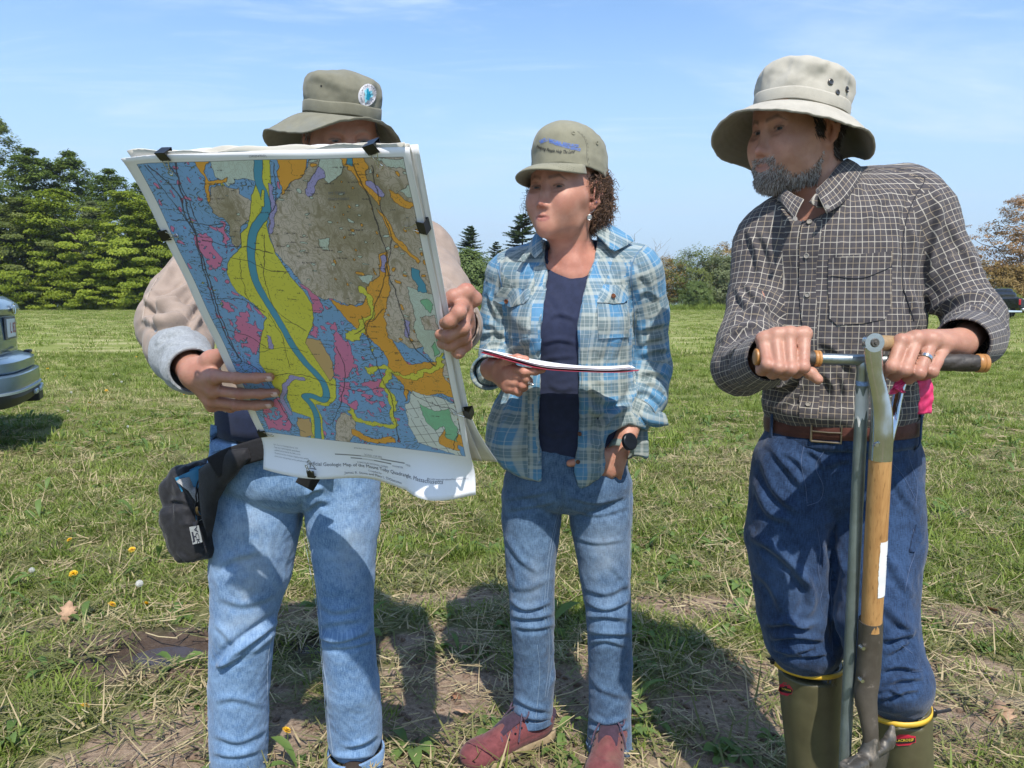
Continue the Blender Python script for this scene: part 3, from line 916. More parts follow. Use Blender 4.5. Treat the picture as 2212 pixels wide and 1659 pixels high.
mLl=[map_pt(984,682,-.026),map_pt(990,704,-.028),map_pt(992,724,-.028),map_pt(993,742,-.025)]
hand_palm(S,wl,mLl,.0125)
pip=[map_pt(994,671,.004),map_pt(1002,704,.004),map_pt(1004,727,.002),map_pt(1005,747,-.002)]
dip=[map_pt(980,680,.016),map_pt(977,709,.017),map_pt(980,730,.016),map_pt(996,751,.012)]
tip=[map_pt(966,688,.011),map_pt(956,713,.011),map_pt(960,733,.010),map_pt(988,753,.008)]
for i in range(4):
 finger(S,[mLl[i],pip[i],dip[i],tip[i]],.0108-.001*(i==3),.0085-.0008*(i==3))
finger(S,[map_pt(1000,690,-.05),map_pt(985,670,-.045),map_pt(965,668,-.03),map_pt(950,672,-.022)],.013,.010)
person_l=thing('person','person in a beige jacket and olive bucket hat holding up a large geologic map','person',(L_J['pel'][0],L_J['pel'][1],0))
body_l,BV_l,BQ_l=build_body(person_l,S,fr_l,M['skin_l'],base=(.43,.222,.155),lip=(.36,.15,.13),red=(.46,.165,.12),brow=.45,brow_col=np.array([.26,.22,.19]),knuckles=mcp+[t3[0]for t3 in fl]+pip+mLl)
eyes(person_l,fr_l,(.10,.10,.10),look=(-.1,-.25))
def nail(parent,tip,direction,up,size,col):
 d=np.array(direction,float);d/=np.linalg.norm(d);u=np.array(up,float);u-=d*(d@u);u/=np.linalg.norm(u);s=np.cross(d,u)
 V=[];n=7;m_=5
 for i in range(m_):
  for j in range(n):
   a=(j/(n-1)-.5)*2;b=i/(m_-1)*2-1
   w=size[0]*(1-.22*max(b,0)**2)
   V.append(np.asarray(tip)+s*a*w+d*b*size[1]*(1-.12*a*a)-u*a*a*w*.45-u*max(b,0)**2*.0008)
 F=[(i*n+j,i*n+j+1,(i+1)*n+j+1,(i+1)*n+j)for i in range(m_-1)for j in range(n-1)]
 o=mesh_np('fingernail',np.array(V),F,M['nail'],parent)
 md=o.modifiers.new('thick','SOLIDIFY');md.thickness=.0008;md.offset=0
M['nail']=flatcol('fingernail',(.60,.40,.33),.32)
for i in range(3):
 d=fl[i][2]-fl[i][1]
 nail(person_l,fl[i][2]+MAP_N*.0080+d*.05/1,d,MAP_N,(.0058,.0062),None)
for i in range(3):
 d=tip[i]-dip[i]
 nail(person_l,tip[i]+MAP_N*.0083,d,MAP_N,(.0060,.0062),None)
# --- hats, hair, lettering
def per_interp(tab,a):
 """periodic smooth interpolation of {degrees: value}"""
 ks=sorted(tab);x=np.array(ks,float);y=np.array([tab[k]for k in ks],float)
 x=np.concatenate([x-360,x,x+360]);y=np.concatenate([y]*3)
 a=np.degrees(a)%360
 i=np.clip(np.searchsorted(x,a)-1,1,len(x)-3)
 t=(a-x[i])/(x[i+1]-x[i])
 p0,p1,p2,p3=y[i-1],y[i],y[i+1],y[i+2]
 return .5*(2*p1+(p2-p0)*t+(2*p0-5*p1+4*p2-p3)*t*t+(3*p1-p0-3*p2+p3)*t**3)
def bucket_hat(parent,fr,rx,ry,prof,wt,ht,mat,mat_under,seed=0,crump=.004,rows=9,dents=()):
 """fr: frame of the hat's base ring; prof = crown profile (scale, z); wt/ht = brim width and drop round the head (0 front, 90 wearer's left)"""
 n=160
 a=np.linspace(0,2*np.pi,n,endpoint=False)
 dx,dy=-np.sin(a),np.cos(a)
 pr=np.array(prof);t=np.linspace(0,len(pr)-1,44)
 ps=np.array([smooth_path([(*p,0)for p in pr],44)[i,:2]for i in range(44)])
 V=[]
 for k,(s,z)in enumerate(ps):
  q=np.stack([dx*rx*s,dy*ry*s,np.full(n,z)],1)
  f=k/43
  amp=crump*min(1,f*3)
  nz=fbm(q*20+seed,3);rd=1-2*np.abs(noise3(q*np.array([26,26,14])+seed+9))
  rad=np.stack([dx,dy,np.zeros(n)],1)
  q=q+rad*(amp*(nz*.8+rd*.35))[:,None]*(1-f**4*.5)
  q[:,2]+=amp*1.2*fbm(q*16+seed+30,2)*f
  for(da,dz,aw,zw,dep)in dents:
   w=np.exp(-(((a-math.radians(da)+np.pi)%(2*np.pi)-np.pi)/aw)**2-((z-dz)/zw)**2)
   q=q-rad*(w*dep)[:,None]
  V.append(q)
 V=np.concatenate(V)
 F=[(k*n+j,k*n+(j+1)%n,(k+1)*n+(j+1)%n,(k+1)*n+j)for k in range(43)for j in range(n)]
 F.append(tuple(range(43*n,44*n)))
 Vw=np.array([fr.p(v)for v in V])
 crown=mesh_np('hat',Vw,F,mat,parent)
 md=crown.modifiers.new('cloth','SOLIDIFY');md.thickness=.002;md.offset=-1
 m=26
 w=per_interp(wt,a);h=per_interp(ht,a)
 V=[]
 for k in range(m):
  f=k/(m-1)
  rw=.0007*math.sin(f*rows*2*math.pi)
  r1=rx*1.015+w*f;r2=ry*1.015+w*f
  z=-h*f**1.25+rw+.0012*fbm(np.stack([dx*6,dy*6,np.full(n,f*1.5+seed)],1),3)*f*2
  z=z+(.0016 if k==m-1 else 0)
  V.append(np.stack([dx*r1,dy*r2,z],1))
 V=np.concatenate(V)
 F=np.array([(k*n+j,(k+1)*n+j,(k+1)*n+(j+1)%n,k*n+(j+1)%n)for k in range(m-1)for j in range(n)])
 Vw=np.array([fr.p(v)for v in V])
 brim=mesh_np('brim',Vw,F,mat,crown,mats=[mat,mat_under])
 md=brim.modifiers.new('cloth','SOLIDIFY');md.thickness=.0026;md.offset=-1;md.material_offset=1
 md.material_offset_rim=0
 e=Vw[(m-1)*n:]
 mb=MB();mb.tube(np.concatenate([e,e[:2]]),.0019,8,False);mb.build('brim_edge',mat,crown)
 V=[]
 for z,s in((.002,1.028),(.004,1.034),(.024,1.032),(.027,1.022)):
  V.append(np.stack([dx*rx*s,dy*ry*s,np.full(n,z)+.0012*np.sin(a*5+seed)],1))
 V=np.concatenate(V);F=np.array([(k*n+j,k*n+(j+1)%n,(k+1)*n+(j+1)%n,(k+1)*n+j)for k in range(3)for j in range(n)])
 band=mesh_np('hat_band',np.array([fr.p(v)for v in V]),F,mat,crown)
 md=band.modifiers.new('cloth','SOLIDIFY');md.thickness=.002
 dg=bpy.context.evaluated_depsgraph_get()
 Vc=Vw
 return crown,(np.array([np.array(v.co)for v in crown.data.vertices])+abs_loc(crown),crown)
def obj_bvh(o):
 off=Vector(abs_loc(o))
 vs=[v.co+off for v in o.data.vertices]
 return BVHTree.FromPolygons(vs,[tuple(p.vertices)for p in o.data.polygons])
def text_vf(s,size=1.0,bold=False,spacing=1.0,align='CENTER',shear=0.):
 c=bpy.data.curves.new('lettering','FONT');c.body=s;c.size=size;c.align_x=align;c.align_y='CENTER'
 c.space_character=spacing;c.shear=shear;c.resolution_u=2
 if bold:c.offset=size*.018
 o=bpy.data.objects.new('lettering',c);COL.objects.link(o)
 bpy.context.view_layer.update()
 me=bpy.data.meshes.new_from_object(o.evaluated_get(bpy.context.evaluated_depsgraph_get()))
 V=np.array([tuple(v.co)for v in me.vertices]).reshape(-1,3);F=[tuple(p.vertices)for p in me.polygons]
 bpy.data.objects.remove(o);bpy.data.curves.remove(c);bpy.data.meshes.remove(me)
 return V[:,:2]if len(V)else np.zeros((0,2)),F
def lettering(name,items,mapf,mat,parent):
 """items: (text, x, y, size, kwargs) in a flat layout; mapf turns (x, y) into a world point"""
 mb=MB()
 for it in items:
  s,x,y,size=it[:4];kw=it[4]if len(it)>4 else{}
  rot=kw.pop('rot',0)if kw else 0
  V,F=text_vf(s,size,**kw)
  if not len(V):continue
  c,sn=math.cos(rot),math.sin(rot)
  W=np.array([mapf(x+a*c-b*sn,y+a*sn+b*c)for a,b in V])
  mb.add(W,F)
 o=mb.build(name,mat,parent,smooth=False,fixn=False)
 return o
def strands(name,roots,dirs,lens,width,cols,mat,parent,seg=3,curl=0.,grav=.3,seed=0,freq=1.):
 rs=np.random.RandomState(seed);n=len(roots)
 d=dirs/np.linalg.norm(dirs,axis=1)[:,None]
 side=np.cross(d,rs.normal(size=(n,3)));side/=np.linalg.norm(side,axis=1)[:,None];s2=np.cross(d,side)
 V=[]
 ph=rs.rand(n)*6.28
 for k in range(seg+1):
  f=k/seg
  p=roots+d*(lens*f)[:,None]+np.array([0,0,-1])*(grav*lens*f*f)[:,None]
  if curl:
   an=ph+f*freq*6.28
   env=min(1,f*4)
   p=p+(side*np.cos(an)[:,None]+s2*np.sin(an)[:,None])*curl*env
  V.append(p)
 V=np.array(V)
 T=np.gradient(V,axis=0);view=CAMP-V
 W=np.cross(T,view);W/=np.linalg.norm(W,axis=2)[:,:,None]+1e-12
 wd=np.array([width*(1-.75*(k/seg)**2)for k in range(seg+1)])[:,None,None]
 W2=np.cross(W,T);W2/=np.linalg.norm(W2,axis=2)[:,:,None]+1e-12
 A=V+W*wd*.5;B=V-W*wd*.5;C=V+W2*wd*.5
 P3=np.stack([A,C,B],2)
 VV=P3.transpose(1,0,2,3).reshape(-1,3)
 base=(np.arange(n)*(seg+1)*3)[:,None]
 f=[]
 for k in range(seg):
  for j in range(3):
   f.append([k*3+j,k*3+(j+1)%3,(k+1)*3+(j+1)%3,(k+1)*3+j])
 F=(base[:,:,None]+np.array(f)[None]).reshape(-1,4)
 cc=np.repeat(cols,(seg+1)*3,axis=0)
 return mesh_np(name,VV,F,mat,parent,cols={'Col':cc})
def hair_mat(name,rough=.5):
 t=NT(name);t.set('Base Color',t.attr('Col'));t.set('Roughness',rough);t.set('Specular IOR Level',.35);return t.m
M['hair']=hair_mat('hair',.55)
def sample_faces(V,Q,w,n,seed=0):
 rs=np.random.RandomState(seed)
 ar=np.linalg.norm(np.cross(V[Q[:,2]]-V[Q[:,0]],V[Q[:,3]]-V[Q[:,1]]),axis=1)*w
 p=ar/ar.sum();i=rs.choice(len(Q),n,p=p)
 u=rs.rand(n,1);v=rs.rand(n,1)
 q=V[Q[i]]
 return(q[:,0]*(1-u)+q[:,1]*u)*(1-v)+(q[:,3]*(1-u)+q[:,2]*u)*v,i
def fnormals(V,Q):
 n=np.cross(V[Q[:,2]]-V[Q[:,0]],V[Q[:,3]]-V[Q[:,1]]);return n/(np.linalg.norm(n,axis=1)[:,None]+1e-12)
# --- clothes: solid cloth volumes, folds pressed into them
CROP=dict(c1=(259.2,.3672,121.0),c2=(259.2,.3672,639.4),c3=(993.7,.2344,233.3),c4=(993.7,.3125,553.0),c5=(1512.1,.3125,103.7),c6=(1512.1,.3125,604.9),c7=(1512.1,.3229,1123.3),c8=(950.5,.3749,1036.9),cl=(0,.3906,1123.3))
def K(c,pts):
 x0,k,y0=CROP[c]
 return[(x0+k*x,y0+k*y)for x,y in pts]
def poly_sdf2(q,poly):
 poly=np.asarray(poly,float);n=len(poly)
 d=np.full(len(q),1e18);s=np.ones(len(q))
 for i in range(n):
  a,b=poly[i],poly[i-1]
  e=b-a;w=q-a
  bb=w-e*np.clip((w@e)/(e@e),0,1)[:,None]
  d=np.minimum(d,(bb*bb).sum(1))
  c=np.stack([q[:,1]>=a[1],q[:,1]<b[1],e[0]*w[:,1]>e[1]*w[:,0]])
  s=np.where(c.all(0)|(~c).all(0),-s,s)
 return s*np.sqrt(d)
def carve_front(S,poly,ymax,pxm,c,r,k=.004):
 """cut away the part of the cloth in front of ymax inside an outline seen from the front"""
 def fn(X):return np.maximum(poly_sdf2(proj(X),poly)/pxm,X[:,1]-ymax)
 S._add(fn,c,r,k,'s',0)
def limb_uv(X,pts,rad):
 pts=np.asarray(pts,float)
 best=np.full(len(X),1e9);vv=np.zeros(len(X));uu=np.zeros(len(X));base=0
 u0=np.array([1.,.2,.1])
 for i in range(len(pts)-1):
  a,b=pts[i],pts[i+1];ab=b-a;L=np.linalg.norm(ab);t_=ab/L
  t=(X-a)@t_;tc=np.clip(t,-.1 if i==0 else 0,L if i<len(pts)-2 else L+.2)
  e=X-a-tc[:,None]*t_;d=np.linalg.norm(e,axis=1)
  A=u0-t_*(u0@t_);A/=np.linalg.norm(A);B=np.cross(t_,A)
  m=d<best;best[m]=d[m]
  vv[m]=(base+tc)[m];uu[m]=(np.arctan2(e@B,e@A)*rad)[m]
  base+=L;u0=A
 return np.stack([uu,vv],1)
def torso_uv(X,c,yaw,rx,ry):
 q=X-np.asarray(c);f=np.array([math.sin(yaw),-math.cos(yaw),0]);r=np.array([math.cos(yaw),math.sin(yaw),0])
 a=np.arctan2(q@r/rx,q@f/ry)
 return np.stack([np.where(np.abs(a)<1.2,rx*np.sin(np.clip(a,-1.2,1.2))*1.0+(a-np.sin(a))*rx*.55,rx*1.0*a*.85+np.sign(a)*rx*.03),q[:,2]],1)
def face_uv(V,V0,Q,S,maps):
 """per face: the panel whose volume lies nearest gives the cloth its thread direction"""
 cen=V0[Q].mean(1);tg=S.tags(cen)
 UV=np.zeros((len(Q),4,2))
 for k,fn in maps.items():
  s=np.nonzero(tg==k)[0]
  if not len(s):continue
  uv=fn(V0[Q[s]].reshape(-1,3)).reshape(len(s),4,2)
  per=uv[:,:,0]
  rad=getattr(fn,'wrap',None)
  if rad:
   ref=per[:,:1];per=per-np.round((per-ref)/rad)*rad;uv[:,:,0]=per
  UV[s]=uv
 return UV,tg
class limbmap:
 def __init__(s,pts,rad):s.pts=pts;s.rad=rad;s.wrap=2*math.pi*rad
 def __call__(s,X):return limb_uv(X,s.pts,s.rad)
class torsomap:
 def __init__(s,*a):s.a=a;s.wrap=None
 def __call__(s,X):return torso_uv(X,*s.a)
def garment(name,S,mat,parent,maps,folds,h=.0042,wr=(.003,14,.0012,45),cols=None,seed=0):
 V,Q=S.mesh(h=h);V,Q=largest(V,Q)
 V=relax(V,Q,2,.5);V0=V.copy()
 N=vnormals(V,Q)
 w=wr[0]*fbm(V*wr[1]*np.array([1,1,.6])+seed,3)+wr[2]*(1-2*np.abs(noise3(V*wr[3]+seed+5)))
 V=V+N*w[:,None]
 if folds:
  N=vnormals(V,Q);V=strokes(V,N,folds)
  V=relax(V,Q,1,.3)
 UV,tg=face_uv(V,V0,Q,S,maps)
 c={'Col':cols(V)if cols else np.zeros((len(V),3))}
 o=mesh_np(name,V,Q,mat,parent,uv=UV,cols=c)
 return o,V,Q
def bvh(V,Q):return BVHTree.FromPolygons([tuple(v)for v in V],[tuple(int(i)for i in q)for q in Q])
def hit(bv,x,y):
 D=P(x,y,1.0)-CAMP;D/=np.linalg.norm(D)
 h=bv.ray_cast(Vector(CAMP),Vector(D))
 if h[0]is None:return None,None,D
 n=np.array(h[1]);n=n if n@D<0 else-n
 return np.array(h[0]),n,D
def ribbon(name,bv,pts,w,off,mat,parent,n=40,dash=None,smooth_z=True,thick=.0006):
 """a thin strip lying on the cloth along a line seen from the front (seams, stitching, straps)"""
 p=smooth_path([(*q,0)for q in pts],n)[:,:2]
 H=[];NN=[]
 last=None
 for x,y in p:
  a,nrm,D=hit(bv,x,y)
  if a is None:
   continue
  H.append(a);NN.append(nrm);last=(a,nrm)
 if len(H)<3:return None
 H=np.array(H);NN=np.array(NN)
 for _ in range(2):
  H[1:-1]=H[1:-1]*.5+(H[:-2]+H[2:])*.25;NN[1:-1]=NN[1:-1]*.5+(NN[:-2]+NN[2:])*.25
 T=np.gradient(H,axis=0);T/=np.linalg.norm(T,axis=1)[:,None]+1e-9
 Sd=np.cross(T,NN);Sd/=np.linalg.norm(Sd,axis=1)[:,None]+1e-9
 H=H+NN*off
 V=[];F=[]
 m=len(H)
 prof=[(-1,0),(-.8,1),(.8,1),(1,0)]
 for i in range(m):
  for a,b in prof:V.append(H[i]+Sd[i]*a*w/2+NN[i]*(b*thick-.0008))
 for i in range(m-1):
  if dash and(i//dash)%2:continue
  for j in range(3):F.append((i*4+j,i*4+j+1,i*4+5+j,i*4+4+j))
 uv=None
 o=mesh_np(name,np.array(V),np.array(F),mat,parent)
 if dash:o['kind']='stuff'
 return o
def patch(name,bv,poly,off,thick,mat,parent,uvfn=None,step=3.0,bulge=0.,zfix=None,wav=0.,smooth_n=2):
 """a piece of cloth with the given outline laid on a garment (pockets, flaps, collars, badges)"""
 poly=np.asarray(poly,float)
 lo,hi=poly.min(0),poly.max(0)
 nx=max(3,int((hi[0]-lo[0])/step));ny=max(3,int((hi[1]-lo[1])/step))
 import mathutils.geometry as mg
 pts=[tuple(p)for p in densify(poly,step)]
 nb=len(pts)
 gx,gy=np.meshgrid(np.linspace(lo[0],hi[0],nx+1),np.linspace(lo[1],hi[1],ny+1))
 g=np.stack([gx.ravel(),gy.ravel()],1)
 sd=poly_sdf2(g,poly)
 pts+=[tuple(p)for p in g[sd<-step*.55]]
 r=mg.delaunay_2d_cdt([Vector(p)for p in pts],[(i,(i+1)%nb)for i in range(nb)],[],1,1e-4)
 vp=np.array([tuple(v)for v in r[0]]);tri=[tuple(f)for f in r[2]]
 A=[];B=[]
 for i,(x,y)in enumerate(vp):
  if zfix is not None:
   A.append(P(x,y,zfix(x,y)));B.append(None);continue
  a,n,D=hit(bv,x,y)
  A.append(a);B.append(n)
 good=[a for a in A if a is not None]
 if not good:return None
 dm=float(np.median([a[1]for a in good]))
 for i in range(len(A)):
  if A[i]is None:A[i]=P(vp[i][0],vp[i][1],dm);B[i]=None
 A=np.array(A)
 Nn=np.zeros_like(A)
 for f in tri:
  n=np.cross(A[f[1]]-A[f[0]],A[f[2]]-A[f[0]])
  if n@(CAMP-A[f[0]])<0:n=-n
  for k in f:Nn[k]+=n
 Nn/=np.linalg.norm(Nn,axis=1)[:,None]+1e-12
 for _ in range(smooth_n):
  acc=np.zeros_like(A);cnt=np.zeros(len(A));accN=np.zeros_like(A)
  for f in tri:
   for a,b in((0,1),(1,2),(2,0)):
    acc[f[a]]+=A[f[b]];acc[f[b]]+=A[f[a]];cnt[f[a]]+=1;cnt[f[b]]+=1
    accN[f[a]]+=Nn[f[b]];accN[f[b]]+=Nn[f[a]]
  Dm=A-CAMP;L=np.linalg.norm(Dm,axis=1);L2=np.linalg.norm(acc/cnt[:,None]-CAMP,axis=1)
  A=CAMP+Dm*((.5*L+.5*L2)/L)[:,None]
  Nn=Nn+accN/cnt[:,None];Nn/=np.linalg.norm(Nn,axis=1)[:,None]
 sdv=np.clip(-poly_sdf2(vp,poly),0,None)
 o_=off+bulge*(1-np.exp(-sdv/8.0))+(wav*np.sin(vp[:,0]*.35+vp[:,1]*.21)if wav else 0)
 V=A+Nn*np.asarray(o_).reshape(-1,1)
 T=[]
 for f in tri:
  n=np.cross(V[f[1]]-V[f[0]],V[f[2]]-V[f[0]])
  T.append(f if n@(CAMP-V[f[0]])>0 else f[::-1])
 T=np.array(T)
 nV=len(V)
 from collections import Counter
 ed=Counter()
 for f in T:
  for a,b in((0,1),(1,2),(2,0)):ed[(f[a],f[b])]+=1
 rim=[(a,b)for a,b in ed if(b,a)not in ed]
 V2=np.concatenate([V,V-Nn*thick])
 F=[tuple(f)for f in T]+[tuple(int(i)+nV for i in f[::-1])for f in T]+[(b,a,a+nV,b+nV)for a,b in rim]
 uvp=None
 o=mesh_np(name,V2,F,mat,parent)
 if uvfn is not None:
  uvv=uvfn(np.concatenate([A,A]))
  l=o.data.uv_layers.new(name='UVMap')
  li=np.zeros(len(o.data.loops),np.int32);o.data.loops.foreach_get('vertex_index',li)
  l.data.foreach_set('uv',uvv[li].astype(np.float32).ravel())
 if 'Col' not in o.data.color_attributes and mat is not None:
  a=o.data.color_attributes.new('Col','FLOAT_COLOR','POINT')
  a.data.foreach_set('color',np.tile([0,0,0,1.],(len(o.data.vertices),1)).astype(np.float32).ravel())
 sharp(o,50)
 return o
def densify(poly,step):
 out=[]
 n=len(poly)
 for i in range(n):
  a,b=poly[i],poly[(i+1)%n];L=np.hypot(*(b-a));k=max(1,int(L/step))
  for j in range(k):out.append(a+(b-a)*j/k)
 return np.array(out)
def button(name,bv,x,y,r,mat,parent,off=.003,holes=True):
 a,n,D=hit(bv,x,y)
 if a is None:return
 n=n*.7-D*.3;n/=np.linalg.norm(n)
 u=np.cross(n,[0,0,1.]);u/=np.linalg.norm(u);v=np.cross(n,u)
 mb=MB();k=18
 prof=[(.0,.0008),(.62,.0008),(.74,.0019),(.92,.0019),(1.0,.0010),(1.0,-.0005)]
 V=[]
 for rr,hh in prof:
  for j in range(k):
   t=2*math.pi*j/k
   V.append(a+n*(off+hh)+(u*math.cos(t)+v*math.sin(t))*r*max(rr,.01))
 F=[(i*k+j,i*k+(j+1)%k,(i+1)*k+(j+1)%k,(i+1)*k+j)for i in range(len(prof)-1)for j in range(k)]
 F.append(tuple(range(k)))
 mb.add(V,F)
 o=mb.build(name,mat,parent)
 return o
def cuff(name,c0,c1,r0,r1,mat,parent,flat=1.0,thick=.003,n=36,m=8,wob=.002,uvs=.05,seed=1,cut=None):
 """an open sleeve end: short tube with cloth thickness"""
 c0=np.asarray(c0,float);c1=np.asarray(c1,float)
 t=c1-c0;L=np.linalg.norm(t);t/=L
 u=np.cross(t,[0,0,1.]);u/=np.linalg.norm(u);v=np.cross(u,t)
 V=[];UV=[]
 for i in range(m+1):
  f=i/m
  for j in range(n):
   a=2*math.pi*j/n
   r=(r0+(r1-r0)*f)*(1+wob/.05*math.sin(a*3+seed+f*2)*.5)
   V.append(c0+t*L*f+u*math.cos(a)*r+v*math.sin(a)*r*flat)
 F=[(i*n+j,i*n+(j+1)%n,(i+1)*n+(j+1)%n,(i+1)*n+j)for i in range(m)for j in range(n)]
 uv=[[((j+(k in(1,2)))/n*2*math.pi*r0,(i+(k in(2,3)))/m*L)for k in range(4)]for i in range(m)for j in range(n)]
 o=mesh_np(name,np.array(V),np.array(F),mat,parent,uv=np.array(uv),cols={'Col':np.zeros((len(V),3))})
 md=o.modifiers.new('cloth','SOLIDIFY');md.thickness=thick;md.offset=0
 return o
# ===== right man's clothes
J=R_J
def spts(a,b,c):return[J[a],J[b],J[c]]
S=SDF()
fw=np.array([math.sin(math.radians(-18)),-math.cos(math.radians(-18)),0])
S.cap(P(1816,868,1.60),P(1806,720,1.60),.150,.158,k=.05,squash=(fw,1.30),tag=10)
S.cap(P(1806,720,1.60),P(1812,565,1.60),.158,.162,k=.05,squash=(fw,1.32),tag=10)
S.cap(P(1690,520,1.625),P(1962,444,1.585),.070,.074,k=.07,tag=10)
S.cap(P(1800,428,1.625),P(1940,412,1.60),.050,.045,k=.05,tag=10)
S.cap(P(1790,440,1.625),P(1690,498,1.63),.050,.055,k=.06,tag=10)
S.ell(P(1818,880,1.595),(.157,.122,.034),k=.04,tag=10)
S.chain([J['shR']+np.array([-.005,0,-.01]),P(1634,650,1.60),J['elR'],P(1640,782,1.385)],[.074,.058,.055,.048],k=.02,tag=11)
S.chain([J['shL']+np.array([-.004,0,-.006]),P(2034,575,1.545),P(2106,690,1.48),P(2096,737,1.37)],[.073,.058,.052,.050],k=.02,tag=12)
S.ell(P(1618,745,1.52),(.055,.06,.06),k=.03,tag=11)
S.ell(P(2103,735,1.42),(.050,.05,.047),k=.03,tag=12)
S.cap(P(1648,778,1.36),P(1672,770,1.26),.038,.038,k=.004,mode='s')
S.cap(P(2092,738,1.35),P(2065,746,1.27),.040,.040,k=.004,mode='s')
S.cap(P(1752,448,1.58),P(1737,405,1.50),.048,.050,k=.01,mode='s')
f5=lambda*p:K('c5',p);f6=lambda*p:K('c6',p)
folds_rs=[(f5((1560,880),(1440,1060),(1400,1300),(1405,1600)),5,-.006,'r'),(f5((1640,960),(1650,1200),(1610,1420),(1580,1650)),9,.010),(f5((1700,1150),(1800,1350),(1980,1600)),9,.006),(f5((1440,1200),(1480,1400),(1460,1640)),7,.007),(f6((1440,60),(1480,200),(1500,340)),8,.009),(f6((1540,330),(1680,170),(1850,110),(2080,130)),9,.011),(f6((1640,330),(1800,230),(1960,200),(2080,260)),8,.009),(f6((1560,60),(1620,170),(1560,260)),7,.007),(f6((1880,370),(1990,320),(2070,360)),6,.006),(f6((1900,480),(2000,430),(2080,440)),6,.006),(f6((1960,560),(2060,500)),5,.005),(f5((330,1250),(390,1400),(410,1600)),7,.008),(f6((250,40),(330,180),(480,260)),8,.009),(f6((290,10),(420,150),(520,200)),7,.008),(f6((140,430),(280,330),(440,300)),8,.008),(f6((160,560),(300,440),(400,400)),7,.007),(f6((200,640),(330,560),(380,480)),6,.006),(f6((420,30),(500,200),(540,330)),8,-.008,'r'),(f6((220,300),(300,230),(430,220)),6,.006),(f6((480,640),(580,740),(700,620),(760,560)),7,.010),(f6((520,800),(640,680),(690,600)),7,.009),(f6((560,880),(660,800),(700,700)),6,.008),(f6((860,640),(930,760),(900,920)),8,.007),(f6((980,650),(1010,800),(960,930)),7,.006),(f6((1180,600),(1220,800),(1160,930)),8,.008),(f6((1400,560),(1450,700),(1440,880)),8,.008),(f6((840,420),(960,500),(1080,640)),9,.005),(f6((1300,340),(1250,480),(1260,640)),8,.005),(f5((930,1180),(1050,1010),(1200,900)),8,.004),(f5((1130,1260),(1230,1080),(1380,960)),9,.004),(f5((400,1250),(480,1400),(520,1620)),8,.005),(f5((690,1450),(640,1560),(600,1650)),7,.004),(f5((1000,1300),(960,1400),(950,1500)),8,.003),(f6((500,300),(600,340),(690,330)),7,.005)]
tmap=torsomap(P(1812,700,1.60),math.radians(-18),.165,.125)
sl_r=limbmap([J['shR'],P(1634,650,1.60),J['elR'],J['wrR']],.058);sl_l=limbmap([J['shL'],P(2048,570,1.545),P(2114,688,1.48),J['wrL']],.062)
shirt_r,V_,Q_=garment('checked_shirt',S,M['tattersall'],person_r,{10:tmap,11:sl_r,12:sl_l},folds_rs,wr=(.0035,11,.0012,40),seed=3)
bs=bvh(V_,Q_)
M['cuff_lining']=cloth('cuff_lining',(.19,.20,.24),.2,300,.3)
cuff('cuff',P(1640,784,1.375),P(1664,772,1.300),.050,.041,M['tattersall'],shirt_r,seed=2)
cuff('cuff',P(2104,733,1.372),P(2076,742,1.292),.052,.044,M['tattersall'],shirt_r,seed=4)
patch('placket',bs,f5((742,1075),(850,1100),(840,1300),(806,1500),(800,1660))+f6((812,200),(806,420),(830,700),(820,955),(690,950),(690,700),(720,440),(690,100))+f5((690,1500),(690,1300),(715,1150)),.0025,.003,M['tattersall'],shirt_r,uvfn=lambda X:tmap(X)+np.array([.0065,.004]),step=4,smooth_n=3)
patch('chest_pocket',bs,f5((888,1455),(1110,1425),(1325,1405))+f6((1322,30),(1318,180),(1280,270),(1120,300),(950,312),(895,265),(885,60)),.0022,.0022,M['tattersall'],shirt_r,uvfn=lambda X:tmap(X)+np.array([.0045,.0055]),step=4)
M['shirt_button']=simple('shirt_button',(.26,.235,.20),.3,0,.2)
for c,x,y in(('c5',757,1208),('c5',740,1437),('c6',745,102),('c6',765,355),('c6',750,860)):
 (bx,by),=K(c,[(x,y)]);button('button',bs,bx,by,.0052,M['shirt_button'],shirt_r,.0036)
M['dark_seam']=flatcol('dark_seam',(.02,.02,.026),.8)
ribbon('seam',bs,f5((1470,890),(1560,905),(1470,1060),(1412,1250),(1398,1450),(1400,1650))+f6((1420,100),(1480,280)),.0022,.0006,M['dark_seam'],shirt_r,thick=.0012)
ribbon('seam',bs,f5((905,1575),(1080,1592),(1200,1565),(1320,1510)),.0014,.0038,M['dark_seam'],shirt_r,thick=.0008)
ribbon('seam',bs,f5((1110,862),(1280,830),(1460,845)),.0016,.0008,M['dark_seam'],shirt_r,thick=.0008)
def cz(z0,zx=0.,x0=1780,zy=0.,y0=420):return lambda x,y:z0+(x-x0)*zx+(y-y0)*zy
nk=P(1790,425,1.615)
cv=[];ncol=40;mcol=6
